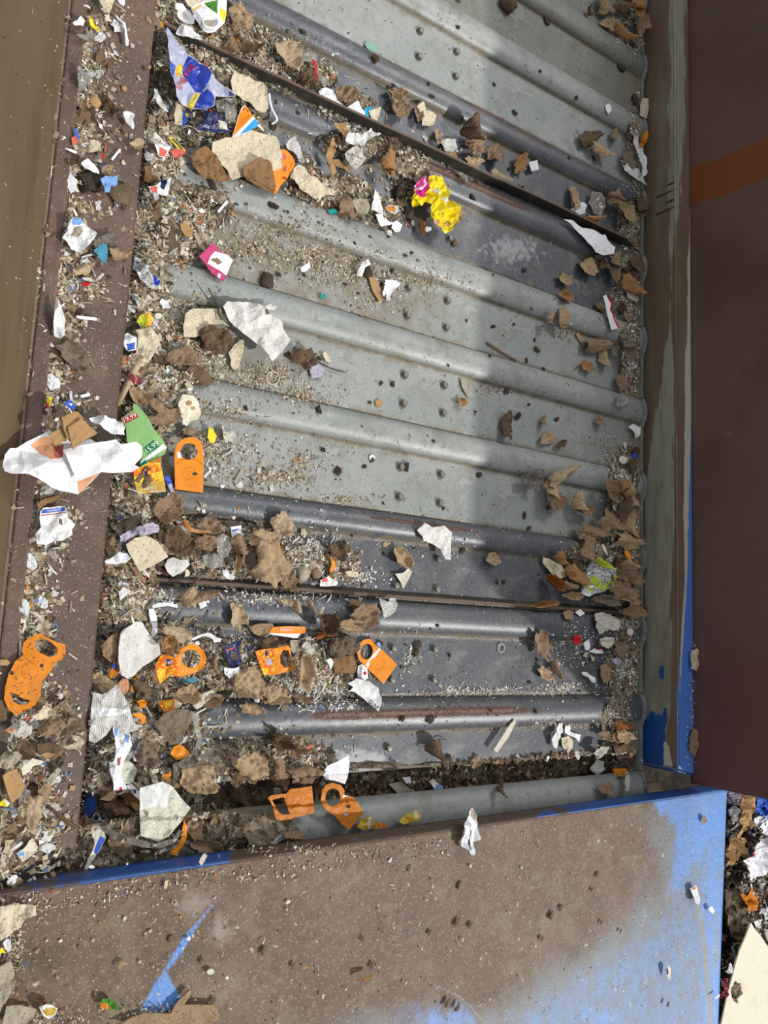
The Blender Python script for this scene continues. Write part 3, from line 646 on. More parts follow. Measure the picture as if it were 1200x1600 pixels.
# ------------------------------------------------------------------ litter bed (uncountable crumbs packed in the corners)
st = 4; V, F, idx = [], [], {}
for jy in range(-6, 345):
    for ix in range(28, 258):
        px, py = ix * st, jy * st
        t = bed_t(px, py)
        if t <= 0 and not (1150 < py < 1260 and 300 < px < 985): continue
        p = unp(px, py, .008); bz = belt_z(p.y)
        z = bz + (t * bed_n(p.x, p.y) if t > 0 else 0)
        if GAP[0] - .004 < p.y < GAP[1] + .004: z = -.055 + t * .6 + .014 * fbm(p.x * 30, p.y * 30, 5)
        elif z - bz < .0012: z = min(z, bz) - .004
        if p.x > 1.646: continue
        p = unp(px, py, z); p.z = z - .0005; idx[(ix, jy)] = len(V); V.append(p)
for (ix, jy) in idx:
    q = [(ix, jy), (ix, jy + 1), (ix + 1, jy + 1), (ix + 1, jy)]
    if all(k in idx for k in q): F.append(tuple(idx[k] for k in q))
tag(mkobj('litter_bed', V, F, 'bed', None, V[0], None, False), 'packed brown crumbs and dirt heaped in the corners of the conveyor', 'debris', None, 'stuff')

# flakes strewn on a surface; zones are (polygon or ellipse in px, count)
def flakes(name, label, m, zones, surf, smin, smax, seed, thinp=.3, lift=.0006, tiltm=.5):
    rnd = random.Random(seed); V, F, T = [], [], []
    for z in zones:
        if isinstance(z[0], tuple) and len(z[0]) == 4 and not isinstance(z[0][0], tuple):
            cx, cy, rx, ry = z[0]; cnt = z[1]; gen = None
        else: cx = None; cnt = z[1]; P = z[0]; bx = (min(p[0] for p in P), max(p[0] for p in P)); by = (min(p[1] for p in P), max(p[1] for p in P))
        k = 0; tries = 0
        while k < cnt and tries < cnt * 8:
            tries += 1
            if cx is not None:
                r = abs(rnd.gauss(0, .55)); a = rnd.random() * 6.283; px, py = cx + rx * r * math.cos(a), cy + ry * r * math.sin(a)
            else:
                px, py = rnd.uniform(*bx), rnd.uniform(*by)
                if not inpoly(px, py, P): continue
            if px < -20 or px > 1220 or py < -20 or py > 1620: continue
            if surf == 'belt' and px > 700 and unp(px, py, 0).x > 1.645: continue
            clump = noise.noise(Vector((px * .03, py * .03, seed)))
            if clump < -.12 and rnd.random() < .6: continue
            k += 1
            p = at(surf, px, py, lift)
            s = smin + (smax - smin) * rnd.random() ** 2.2; thin = rnd.random() < thinp
            a = rnd.random() * 6.283; u = Vector((math.cos(a), math.sin(a), rnd.uniform(-tiltm, tiltm) * .6)); v_ = Vector((-math.sin(a), math.cos(a), rnd.uniform(-tiltm, tiltm)))
            L = s * (1.3 if thin else .6); W = s * (.16 if thin else rnd.uniform(.3, .6)); dz = (abs(u.z) * L + abs(v_.z) * W)
            c = p + Vector((0, 0, dz)); b = len(V); bn = rnd.uniform(-.25, .25) * L
            t = rnd.random(); jt = lambda: rnd.uniform(.7, 1.15)
            nrm = Vector((0, 0, 1))
            V += [c - u * L * jt() - v_ * W * jt(), c - u * L * jt() + v_ * W * jt(), c + v_ * W * jt() + nrm * abs(bn), c + u * L * jt() + v_ * W * jt(), c + u * L * jt() - v_ * W * jt(), c - v_ * W * jt() + nrm * abs(bn)]
            F += [(b, b + 5, b + 2, b + 1), (b + 5, b + 4, b + 3, b + 2)]; T += [t, t]
    o = mkobj(name, V, F, m, None, V[0], None, False, None, {'tone': T})
    return tag(o, label, 'debris', None, 'stuff')
bl = lambda f, A: [((cx, cy, rx, ry), int(rx * ry * f)) for cx, cy, rx, ry, h in BLOBS if A(cx, cy)]
left = lambda x, y: x < 300
flakes('fine_debris', 'brown and grey crumbs packed along the left edge of the conveyor beside the rusty strip', 'flakes_mix', bl(.75, left), 'belt', .0015, .0095, 1)
flakes('fine_debris', 'dark dusty crumbs between the leaves on the left half of the belt', 'flakes_mix', bl(.5, lambda x, y: 300 <= x < 900 and y < 1195), 'belt', .0012, .0075, 2)
flakes('fine_debris', 'pale crumbs lining the right end of the slats beside the rail', 'flakes_white', bl(.5, lambda x, y: x >= 900), 'belt', .0015, .006, 3)
flakes('fine_debris', 'brown crumbs lying in the dark gap above the lowest slat', 'flakes_brown', [([(320, 1235), (560, 1212), (800, 1184), (965, 1166), (975, 1210), (800, 1224), (560, 1248), (330, 1272)], 3600)], 'belt', .0015, .010, 4)
flakes('wood_crumbs', 'fine tan crumbs scattered over the light grey slats', 'flakes_tan', [
    ((480, 400, 120, 34), 2600), ((560, 425, 110, 30), 1800), ((440, 355, 90, 24), 900), ((380, 390, 80, 34), 1100), ((660, 440, 90, 24), 600), ((600, 470, 80, 22), 500),
    ((420, 590, 90, 34), 1600), ((330, 560, 60, 60), 900), ((470, 620, 70, 18), 500), ((300, 480, 60, 30), 500),
    ((330, 700, 90, 40), 1500), ((420, 745, 110, 26), 1500), ((470, 720, 60, 34), 500), ((540, 780, 70, 10), 300), ((350, 640, 60, 24), 400), ((780, 610, 60, 14), 220),
    ((960, 470, 34, 34), 600), ((880, 520, 40, 20), 300), ((950, 700, 40, 40), 350)], 'belt', .0010, .0042, 5, .35)
flakes('paper_crumbs', 'tiny white and grey shreds strewn over the dark lower slats at left', 'flakes_white', [((470, 1050, 110, 50), 1100), ((520, 1085, 60, 26), 700), ((480, 860, 80, 50), 800), ((560, 900, 60, 24), 260), ((430, 935, 130, 14), 700), ((250, 935, 80, 20), 300),
    ((360, 1020, 80, 40), 500), ((690, 850, 60, 24), 160), ((700, 1080, 60, 14), 220), ((640, 1020, 30, 40), 150), ((900, 1010, 60, 34), 700), ((880, 1075, 90, 14), 420), ((780, 1078, 90, 8), 200), ((860, 1130, 60, 12), 160), ((450, 105, 90, 40), 500), ((560, 190, 60, 30), 300), ((700, 235, 90, 24), 260)], 'belt', .0010, .0050, 6, .5)
# rows of grit caught against every rib
zr = []
for k, (yu, wd, h, kd) in enumerate(RIBS[1:-2]):
    for yy, n_ in ((yu + .006, 420), (yu - wd - .004, 300)):
        a = prj((.38, yy, 0)); b = prj((1.64, yy, 0))
        zr.append(([(a[0], a[1] - 3), (b[0], b[1] - 3), (b[0], b[1] + 4), (a[0], a[1] + 4)], n_))
flakes('grit_rows', 'fine grit caught in rows against the ribs of the slats', 'flakes_tan', zr, 'belt', .0008, .0034, 7, .3)
flakes('specks', 'dark specks dotted all over the slats', 'flakes_dark', [([(250, 0), (1000, 0), (1000, 1160), (250, 1160)], 900), ((700, 1100, 280, 110), 200)], 'belt', .0008, .0036, 8, .3)
flakes('pale_specks', 'pale specks dotted all over the slats', 'flakes_white', [([(250, 0), (1000, 0), (1000, 1160), (250, 1160)], 800), ([(560, 800), (990, 800), (990, 1160), (560, 1160)], 400)], 'belt', .0007, .0026, 9, .3)
SP = [((x - 8, 0 + 0), n) for x, n in ()]
sz = []
for y0 in range(0, 1340, 60):
    xb = 118 - y0 * .111; sz.append(((xb + 26, y0 + 30, 34, 36), 330 if not 250 < y0 < 330 else 180)); sz.append(((xb + 60, y0 + 30, 60, 36), 90))
sz += [((60, 1110, 60, 60), 900), ((50, 1200, 60, 60), 1000), ((50, 1290, 60, 50), 900), ((60, 980, 30, 60), 400), ((110, 440, 50, 40), 500), ((70, 800, 50, 30), 300)]
flakes('fine_debris', 'crumbs lying on the rusty strip against the sloping left panel', 'flakes_mix', sz, 'strip', .0014, .0075, 10)
flakes('dust_specks', 'sparse dust specks on the rusty left strip', 'flakes_mix', [([(120, 0), (248, 0), (125, 1330), (20, 1330)], 900)], 'strip', .0006, .0022, 11, .2)
flakes('mud_specks', 'small mud bits stuck to the sloping left panel', 'flakes_brown', [([(0, 0), (108, 0), (0, 990)], 240), ([(80, 0), (108, 0), (2, 960), (0, 800)], 220)], 'panel', .0012, .0052, 12, .7, .0002, .25)
flakes('plate_specks', 'dirt specks stuck on the brown front plate', 'flakes_mix', [([(0, 1415), (1130, 1250), (1130, 1600), (0, 1600)], 900), ([(0, 1400), (700, 1310), (700, 1335), (0, 1430)], 700), ((20, 1480, 50, 70), 420), ((60, 1590, 110, 22), 420), ((240, 1580, 60, 20), 160), ((480, 1330, 120, 14), 300)], 'plate', .0008, .0040, 13, .4, .001)
flakes('loose_waste', 'tangle of paper shreds and brown scraps on the ground right of the blue plate', 'flakes_white', [([(1130, 1230), (1230, 1230), (1230, 1600), (1110, 1600)], 2600)], 'floor', .002, .014, 14, .5, .001, .8)
flakes('loose_waste', 'brown waste crumbs on the ground right of the blue plate', 'flakes_brown', [([(1130, 1230), (1230, 1230), (1230, 1600), (1110, 1600)], 4200), ([(0, 1345), (130, 1335), (130, 1385), (0, 1395)], 300)], 'floor', .002, .012, 15, .3, .001, .8)
flakes('rail_litter', 'whitish crumbs wedged between rail flange and tall side panel', 'flakes_white', [([(1083, 80), (1089, 80), (1091, 1200), (1086, 1200)], 800), ([(1078, 1000), (1091, 1000), (1091, 1195), (1070, 1195)], 260)], 'flange', .001, .005, 16, .3)

# ================================================================== LITTER, PIECE BY PIECE
def S(name, label, cat, c, P, m, **k): return sheet(name, label, cat, cp(c, P), m, **{kk: ([(cp(c, q), mm) for q, mm in v] if kk == 'regions' else [cp(c, q) for q in v] if kk == 'holes' else v) for kk, v in k.items()})
# ---- drink wrapper and cartons, top left
o = S('drink_wrapper', 'crumpled blue and silver drink multipack wrapper with red lettering and a yellow corner', 'wrapper', 'R',
  [(110, 205), (150, 262), (205, 340), (272, 420), (330, 470), (390, 530), (440, 590), (500, 630), (555, 668), (640, 735), (640, 755), (560, 748), (490, 750), (480, 800), (475, 822), (400, 850), (305, 855), (225, 805), (180, 750), (155, 620), (125, 480), (105, 380), (100, 260)], 'silver', lift=.010, amp=.007, fr=38, stiff=.8, crease=.004, seed=3,
  regions=[([(272, 435), (330, 475), (390, 530), (440, 590), (420, 655), (375, 730), (325, 715), (270, 650), (235, 590), (230, 520)], 'blue_pack'), ([(365, 735), (420, 695), (462, 735), (478, 775), (470, 820), (400, 850), (315, 850), (330, 800)], 'blue_pack'),
           ([(125, 480), (175, 520), (160, 585), (145, 560)], 'blue_mid'), ([(170, 530), (225, 490), (232, 540), (215, 590), (185, 600)], 'flame_y'), ([(326, 722), (360, 740), (305, 852), (264, 828)], 'yellow'), ([(585, 705), (632, 735), (630, 752), (588, 748)], 'navy')])
text_on(o, 'Red Bull', cp('R', [(250, 600)])[0], 9.5, 120, 'red', xs=.95)
text_on(o, '4 PACK', cp('R', [(318, 775)])[0], 3.6, 118, 'blue_pack')
c = S('drink_carton', 'white drink carton with a round opening, green plants and yellow print, at the very top', 'carton', 'R',
  [(295, 60), (330, 30), (400, 0), (575, -10), (572, 90), (560, 170), (515, 215), (480, 245), (430, 255), (390, 240), (360, 205), (325, 150)], 'white_clean', lift=.016, amp=.004, fr=20, stiff=.9, curl=-.006, seed=5,
  regions=[([(300, 70), (370, 28), (380, 42), (310, 82)], 'flame_y'), ([(395, 20), (505, -5), (495, 110), (440, 75)], 'green_fresh'), ([(525, 55), (572, 90), (556, 178), (515, 115)], 'yellow'), (circ(425, 198, 58, 38, rot=10), 'grey_card')])
pr = circ(*cp('R', [(425, 198)])[0], 12.5, 9, 24, 10); V = []
for q, dz in ((1.0, .000), (1.06, .012), (.92, .012), (.86, .001)):
    for x, y in pr:
        cx_, cy_ = cp('R', [(425, 198)])[0]; pp = unp(cx_ + (x - cx_) * q, cy_ + (y - cy_) * q, .050); pp.z += dz; V.append(pp)
n = 24; F = [(r * n + i, r * n + (i + 1) % n, (r + 1) * n + (i + 1) % n, (r + 1) * n + i) for r in range(3) for i in range(n)]
mkobj('spout_rim', V, F, 'white_clean', c, V[0], None, True)
S('carton_lid', 'oval white moulded lid lying left of the drink carton', 'lid', 'R', [(160, 50), (185, 38), (225, 40), (280, 85), (312, 130), (308, 190), (290, 200), (245, 180), (205, 140), (170, 90)], 'white_clean', lift=.014, amp=.0015, curl=.006, stiff=.9, thick=.0012, regions=[([(190, 62), (230, 75), (272, 120), (285, 165), (250, 155), (205, 105)], 'bone')])
S('paper_piece', 'folded white plastic piece just under the oval lid and carton', 'paper scrap', 'R', [(205, 195), (240, 185), (290, 225), (375, 275), (382, 315), (330, 305), (250, 285), (180, 250)], 'white_paper', lift=.012, amp=.006, crease=.004)
S('white_card', 'white card corner at the top edge, left of the green printed carton', 'card', 'R', [(245, 0), (430, -5), (380, 28), (300, 55), (262, 30)], 'cream_card', lift=.014, amp=.004)
S('cream_board', 'cream speckled board scrap right of the blue and silver wrapper', 'cardboard scrap', 'R', [(632, 560), (715, 590), (790, 625), (850, 645), (882, 690), (888, 760), (895, 850), (870, 878), (800, 855), (750, 800), (690, 765), (625, 720), (600, 640)], 'cream_card', lift=.006, amp=.005, jag=.7, thick=.0015)
S('plastic_strip', 'thin bent white plastic strip right of the cream board by the upper lip', 'plastic strip', 'R', [(898, 728), (912, 730), (918, 790), (935, 850), (972, 930), (970, 950), (935, 972), (918, 968), (952, 942), (958, 925), (925, 860), (905, 800)], 'white_clean', lift=.006, amp=.002, step=1.5, thick=.001)
S('striped_card', 'orange, white and blue striped card triangle leaning on the cream board pieces', 'card', 'R', [(712, 815), (780, 905), (868, 1025), (845, 1010), (815, 985), (700, 1050), (615, 1072), (640, 985), (665, 900), (690, 840)], 'white_clean', lift=.012, amp=.002, thick=.001,
  regions=[([(712, 818), (780, 905), (700, 985), (618, 1070), (642, 985), (668, 900)], 'orange'), ([(790, 925), (825, 965), (800, 1000), (670, 1055), (720, 1000)], 'sky_blue')])
text_on(S('label_piece', 'dirty dark blue printed packaging piece with pale lettering below the drink wrapper', 'wrapper', 'R', [(385, 868), (450, 872), (560, 930), (600, 1000), (590, 1025), (480, 1035), (340, 1010), (330, 985), (400, 960), (395, 905)], 'navy', lift=.010, amp=.006, regions=[([(500, 940), (560, 950), (585, 1010), (520, 1005)], 'bone')]), 'MOJ', cp('R', [(410, 990)])[0], 4, 8, 'white_clean')
S('label_piece', 'small blue and yellow label scrap on the gutter under the drink wrapper', 'wrapper', 'R', [(225, 855), (275, 880), (285, 905), (240, 990), (205, 985)], 'blue_mid', lift=.010, amp=.004, regions=[([(250, 880), (275, 885), (272, 915), (252, 912)], 'yellow')])
S('paper_piece', 'long cream paper tongue beneath the yellow corner of the drink wrapper', 'paper scrap', 'R', [(175, 785), (205, 800), (228, 880), (222, 980), (175, 965), (160, 900), (170, 850)], 'cream_card', lift=.012, amp=.003)
S('film_scrap', 'crumpled clear plastic film right below the drink wrapper', 'plastic film', 'R', [(480, 790), (560, 760), (640, 770), (665, 830), (655, 900), (640, 960), (570, 920), (500, 870)], 'film', lift=.008, amp=.010, crease=.004)
# big cream board and its neighbours
S('cream_board', 'large cream speckled board in front of the orange and blue striped card', 'cardboard scrap', 'p', [(332, 222), (352, 215), (375, 212), (392, 203), (402, 206), (418, 210), (432, 214), (441, 238), (440, 262), (420, 270), (395, 272), (362, 280), (352, 262), (330, 247)], 'cream_card', lift=.012, amp=.003, thick=.002, jag=.8)
S('board_scrap', 'olive-brown soggy board left of the large cream board', 'cardboard scrap', 'p', [(300, 240), (318, 230), (332, 236), (346, 254), (360, 280), (345, 284), (318, 276), (302, 262)], 'tan_dark', lift=.007, amp=.008, thick=.002, jag=.6)
S('board_scrap', 'round-edged brown mouldy board lying over the orange flap', 'cardboard scrap', 'M', [(-5, 460), (60, 430), (120, 400), (180, 410), (210, 450), (225, 520), (240, 590), (220, 650), (150, 630), (80, 600), (20, 560), (0, 500)], 'tan_dark', lift=.014, amp=.006, thick=.002)
S('orange_flap', 'curved orange printed flap beside the large cream board', 'card', 'M', [(275, 335), (310, 345), (350, 390), (375, 440), (345, 510), (310, 560), (270, 600), (235, 660), (215, 655), (235, 600), (210, 500), (215, 475), (280, 435)], 'orange', lift=.012, amp=.002, thick=.0008,
  regions=[(circ(293, 392, 17, 24, 14, -30), 'coral'), (circ(300, 478, 14, 22, 14, 10), 'rose'), (circ(298, 545, 18, 10, 12, 20), 'red_print'), ([(245, 630), (280, 600), (285, 610), (250, 650)], 'white_clean')])
S('bark_scrap', 'long pale flaking board strip below the orange flap on the dark slat', 'cardboard scrap', 'M', [(335, 545), (365, 480), (400, 450), (440, 465), (470, 520), (540, 560), (600, 610), (660, 640), (665, 670), (600, 660), (555, 695), (500, 680), (440, 640), (380, 580)], 'cream_card', lift=.004, amp=.007, jag=1, thick=.0015)
S('newsprint_scrap', 'grey printed newspaper fold hanging over the dark rib', 'newspaper scrap', 'M', [(305, 300), (330, 270), (385, 235), (385, 280), (415, 340), (440, 400), (435, 440), (400, 430), (395, 380), (360, 350), (315, 325)], 'news', lift=.008, amp=.006)
S('kraft_strip', 'upright tan paper strip with a kink, lying on the dark slat', 'paper strip', 'M', [(640, 255), (660, 255), (664, 320), (665, 360), (645, 405), (660, 460), (675, 500), (650, 530), (635, 500), (615, 430), (597, 385), (620, 320)], 'tan_card', lift=.006, amp=.004)
S('kraft_strip', 'tan torn strip meeting the kinked upright strip at its foot', 'paper strip', 'M', [(650, 410), (700, 410), (740, 440), (775, 480), (770, 508), (720, 480), (665, 450)], 'tan_card', lift=.005, amp=.004)
S('kraft_strip', 'brown triangular paper piece just below the upper lip near the white shreds', 'paper strip', 'M', [(648, 150), (700, 150), (735, 150), (752, 200), (752, 250), (735, 255), (705, 215), (670, 180)], 'tan_card', lift=.006, amp=.005)
S('paper_piece', 'square crumpled white paper on the dark slat between upper lip and light rib', 'paper scrap', 'M', [(728, 370), (770, 335), (825, 300), (855, 335), (862, 365), (892, 400), (850, 450), (808, 490), (770, 450)], 'grimy_paper', lift=.007, amp=.004, crease=.002)
S('paper_shreds', 'bunch of thin white paper curls just under the upper lip', 'paper shreds', 'M', [(765, 215), (800, 220), (850, 240), (935, 180), (930, 215), (995, 230), (960, 250), (900, 270), (860, 310), (840, 290), (780, 280), (755, 260)], 'white_paper', lift=.006, amp=.010, crease=.006, jag=1.2)
leaf('pointed tan oak leaf standing beside the white paper curls', 'M', 1060, 430, 230, 120, 95, 'leaf_rust', 'oak', .016, stalk=8)
leaf('curled tan leaf tip just under the upper lip by the white curls', 'M', 1078, 300, 110, 60, 80, 'leaf_brown', 'oval', .012)
S('paper_piece', 'tall white paper triangle on the dark slat, left of the yellow wrapper', 'paper scrap', 'M', [(950, 625), (985, 670), (1010, 760), (1005, 810), (960, 790), (918, 775), (935, 700)], 'white_paper', lift=.008, amp=.004)
S('paper_piece', 'white folded paper under the orange-spotted scrap left of the yellow wrapper', 'paper scrap', 'M', [(950, 810), (1000, 790), (1015, 840), (1080, 870), (1060, 885), (1000, 890), (975, 860)], 'white_clean', lift=.006, amp=.005)
S('paper_piece', 'white scrap with an orange round print above the light rib', 'paper scrap', 'M', [(1020, 760), (1050, 740), (1120, 745), (1125, 790), (1090, 810), (1040, 785)], 'grimy_paper', lift=.008, amp=.003, regions=[(circ(1065, 765, 35, 18, 14), 'orange_dirty')])
S('paper_piece', 'small white square scrap nearest the round white button', 'paper scrap', 'M', [(1075, 870), (1110, 848), (1148, 885), (1130, 930), (1100, 940), (1070, 905)], 'white_clean', lift=.005, amp=.003)
S('button', 'small round white disc beside the square scrap above the light rib', 'disc', 'M', circ(1056, 940, 19, 21, 16), 'bone', lift=.004, amp=.0, thick=.002)
S('teal_chip', 'teal plastic chip at the upper edge of the light rib', 'plastic chip', 'M', [(608, 775), (650, 768), (682, 780), (680, 800), (620, 800)], 'teal', lift=.005, amp=.001, thick=.001)
S('mint_chip', 'pale mint oval chip resting on the topmost grey pan above the dark rib', 'plastic chip', 'b', circ(541, 220, 33, 18, 16, 35), 'mint', lift=.004, amp=.001, thick=.001)
leaf('ragged brown leaf against the light rib next to the teal chip', 'M', 760, 770, 200, 150, 70, 'leaf_brown', 'lobed', .012)
S('board_scrap', 'pale crumpled board right of the ragged leaf above the light rib', 'cardboard scrap', 'M', [(750, 700), (830, 700), (900, 690), (920, 740), (900, 800), (860, 810), (800, 760)], 'grey_card', lift=.008, amp=.008)
clod('mud_clump', 'long dark clump of wet fibres left of the yellow wrapper', 'mud clump', 623, 305, 14, 'mud', ax=.75, flat=.45, rough=.8); clod('mud_clump', 'second dark fibre clump below the longer one, left of the yellow wrapper', 'mud clump', 636, 334, 11, 'mud', ax=.8, flat=.4, rough=.8)
# yellow candy wrapper
o = S('candy_wrapper', 'crumpled bright yellow sweet wrapper with a pink corner, twisted in the middle', 'wrapper', 'V',
  [(262, 358), (320, 270), (345, 215), (410, 165), (500, 150), (560, 145), (620, 130), (700, 170), (790, 240), (820, 300), (845, 370), (840, 410), (800, 450), (790, 500), (850, 540), (900, 600), (930, 690), (955, 770), (940, 870), (880, 930), (850, 1000), (770, 1045), (720, 1010), (700, 960), (630, 930), (560, 850), (540, 760), (520, 660), (520, 590), (460, 540), (400, 610), (290, 610), (235, 560), (270, 470), (300, 400)], 'yellow',
  lift=.008, amp=.014, fr=70, stiff=.8, crease=.004, step=2.6, seed=9,
  regions=[([(262, 358), (320, 270), (345, 215), (410, 165), (512, 152), (515, 230), (490, 350), (460, 430), (415, 490), (310, 420), (300, 390)], 'magenta'), (circ(395, 255, 82, 108, 22, 25), 'white_clean'), (circ(390, 245, 60, 78, 20, 25), 'magenta'),
           ([(540, 345), (590, 340), (660, 400), (690, 470), (640, 460), (590, 400)], 'white_clean'), ([(700, 470), (740, 500), (780, 580), (755, 590), (710, 520)], 'white_clean'), ([(720, 900), (780, 840), (860, 840), (860, 900), (800, 950), (740, 940)], 'gold'), ([(540, 800), (640, 880), (690, 940), (630, 920), (560, 850)], 'peach')])
leaf('thin rust-brown curled leaf sliver below left of the yellow wrapper', 'V', 380, 930, 290, 60, 80, 'leaf_rust', 'oval', .012)
S('paper_piece', 'tiny white torn plastic pair below the yellow wrapper', 'paper scrap', 'V', [(440, 960), (480, 920), (500, 950), (540, 945), (550, 990), (490, 1020), (455, 1025)], 'white_clean', lift=.004, amp=.004)
S('board_scrap', 'pale leaf-like flake tucked against the right side of the yellow wrapper', 'cardboard scrap', 'V', [(930, 640), (990, 640), (1060, 680), (1100, 780), (1040, 800), (980, 880), (940, 850), (960, 760)], 'kraft', lift=.006, amp=.008)
clod('seed_husk', 'round dark brown seed cap on the grey slat below the yellow wrapper', 'seed', 708, 380, 6, 'leaf_dark', flat=.5)
S('paper_piece', 'pale folded flake just under the lip right of the yellow wrapper', 'paper scrap', 'V', [(940, 95), (1040, 85), (1120, 140), (1130, 190), (1075, 250), (1010, 190)], 'film', lift=.006, amp=.006)
# ---- top middle, between dark ribs
leaf('tan leaf half on the upper dark slat near the red striped strip', 'b', 150, 255, 160, 90, 55, 'leaf_sand', 'oval', .014)
leaf('large pale tan leaf spreading right of the carton', 'R', 690, 130, 260, 200, 60, 'leaf_tan', 'lobed', .012, stalk=14, sang=-40)
leaf('curled brown leaf with folded edges just above the upper lip', 'R', 620, 360, 150, 130, 80, 'leaf_brown', 'oval', .018)
leaf('small curled leaf right of the folded brown one above the upper lip', 'R', 760, 350, 150, 90, 20, 'leaf_dark', 'oval', .016)
leaf('dark curled leaf low against the upper lip under the tan leaf half', 'b', 250, 360, 90, 90, 70, 'leaf_dark', 'oval', .014)
S('striped_strip', 'grey film with a red stripe curled across the litter above the upper lip', 'plastic strip', 'b', [(205, 260), (235, 248), (280, 255), (292, 300), (300, 345), (340, 370), (335, 400), (300, 395), (280, 350), (262, 290), (225, 290)], 'film', lift=.014, amp=.006, regions=[([(258, 282), (285, 282), (300, 395), (290, 385), (270, 330)], 'red_print')])
S('paper_piece', 'white folded paper lying along the upper lip beside the mouldy cap', 'paper scrap', 'b', [(290, 430), (330, 405), (370, 420), (380, 470), (430, 500), (480, 470), (515, 520), (515, 560), (450, 530), (380, 495), (330, 480), (295, 455)], 'white_clean', lift=.007, amp=.006, crease=.003)
S('paper_piece', 'blue plastic scrap tucked behind cream paper at the upper lip', 'plastic scrap', 'b', [(510, 505), (540, 500), (548, 540), (545, 575), (512, 555)], 'sky_blue', lift=.005, amp=.003)
S('paper_piece', 'small cream paper corner beside the blue scrap at the upper lip', 'paper scrap', 'b', [(528, 520), (555, 510), (585, 503), (575, 550), (560, 582), (545, 565)], 'cream_card', lift=.010, amp=.003)
leaf('mouldy bowl-shaped brown leaf above the upper lip', 'b', 418, 440, 95, 100, 60, 'leaf_brown', 'round', .016, cat='leaf')
leaf('skull-shaped curled tan leaf on the dark slat above the lip', 'b', 655, 445, 90, 75, 70, 'leaf_tan', 'round', .020)
leaf('crumpled brown leaf just below the skull-shaped one', 'b', 675, 515, 100, 85, 60, 'leaf_brown', 'round', .016)
S('paper_piece', 'cream torn paper with a brown back next to the skull-shaped leaf', 'paper scrap', 'b', [(755, 495), (785, 475), (800, 515), (845, 535), (838, 580), (810, 590), (780, 585), (775, 540)], 'cream_card', lift=.008, amp=.005)
leaf('brown backing leaf under the cream torn paper on the dark slat', 'b', 762, 530, 80, 40, 95, 'leaf_brown', 'oval', .010)
leaf('small upright tan leaf above the newspaper curl at the lip', 'b', 853, 638, 70, 34, 90, 'leaf_tan', 'oval', .010)
S('newsprint_scrap', 'white curled newspaper bit against the upper lip, right half', 'newspaper scrap', 'b', [(862, 660), (900, 650), (935, 655), (948, 690), (925, 712), (885, 708), (880, 690)], 'news_c', lift=.008, amp=.006)
S('kraft_strip', 'pale tan flat piece on the lip below the newspaper curl', 'paper strip', 'b', [(885, 710), (935, 708), (950, 750), (910, 742)], 'kraft', lift=.008, amp=.002)
leaf('dark pod-like folded leaf standing on the rusty rib, top centre', 'b', 1035, 600, 130, 90, 90, 'leaf_dark', 'oval', .026, lift=.006)
leaf('dark brown leaf base around the pod-like folded leaf', 'b', 1035, 670, 110, 110, 90, 'leaf_brown', 'round', .010)
leaf('ribbed brown leaf right of the pod-like leaf', 'b', 1130, 715, 110, 90, 75, 'leaf_brown', 'lobed', .015)
leaf('pale tan curl on the lip right of the ribbed leaf', 'b', 1145, 820, 90, 55, 40, 'leaf_sand', 'oval', .014)
leaf('yellow-brown moss-spotted leaf bit beside the lip', 'b', 1020, 750, 90, 60, 10, 'leaf_tan', 'oak', .008)
leaf('small rusty oak leaf at centre-right between two dark ribs', 'c', 42, 765, 100, 75, -60, 'leaf_rust', 'oak', .012, stalk=9, sang=95)
S('paper_piece', 'small white cube-like scrap touching the rusty oak leaf', 'paper scrap', 'c', [(80, 760), (120, 750), (125, 795), (90, 803)], 'white_clean', lift=.012, amp=.003)
leaf('dark brown leaf with a thin stalk on the upper right pan', 'c', 358, 650, 90, 75, -20, 'leaf_dark', 'heart', .014, stalk=18, sang=215)
leaf('light tan curled leaf overlapping the dark stalked leaf, upper right', 'c', 425, 698, 110, 70, 40, 'leaf_tan', 'oak', .018, lift=.010)
leaf('small brown leaf beside the stalked pair, upper right', 'c', 488, 632, 60, 34, 90, 'leaf_brown', 'oval', .010)
leaf('grey-brown leaf against the right end of the slats below the orange scrap', 'c', 550, 745, 100, 85, 70, 'leaf_grey', 'lobed', .014)
S('paper_piece', 'white torn flap at the slat end below the grey-brown leaf', 'paper scrap', 'c', [(505, 750), (550, 762), (600, 800), (632, 870), (590, 845), (530, 800)], 'white_paper', lift=.006, amp=.006)
S('paper_piece', 'orange and white scrap beside the rail, upper right', 'paper scrap', 'c', [(610, 640), (635, 610), (640, 640), (625, 680), (600, 690)], 'orange_dirty', lift=.012, amp=.006)
S('cream_board', 'upright cream card slip wedged beside the rail, upper right', 'card', 'c', [(612, 460), (640, 460), (642, 500), (632, 555), (600, 540), (602, 500)], 'cream_card', lift=.010, amp=.002, thick=.001)
S('paper_piece', 'white bone-shaped scrap at the slat end beside the rail, upper right', 'paper scrap', 'c', [(560, 632), (590, 640), (600, 680), (632, 740), (630, 820), (612, 830), (612, 770), (580, 700)], 'white_paper', lift=.008, amp=.006)
clod('mud_clump', 'round brown mud ball next to the upright cream slip', 'mud clump', 990, 157, 10, 'mud', flat=.5)
clod('mud_clump', 'dark crumbly mud bit on the upper right pan above the mud ball', 'mud clump', 970, 105, 10, 'mud', flat=.3, rough=.8)
clod('mud_clump', 'dark crumbly bit at the top right near the dark rib', 'mud clump', 853, 33, 8, 'mud', flat=.35, rough=.8)
S('paint_fleck', 'white oval fleck on the broad light rib, upper right', 'paint fleck', 'c', [(438, 495), (452, 484), (466, 500), (466, 520), (452, 535), (440, 515)], 'white_clean', lift=.002, amp=.0005)
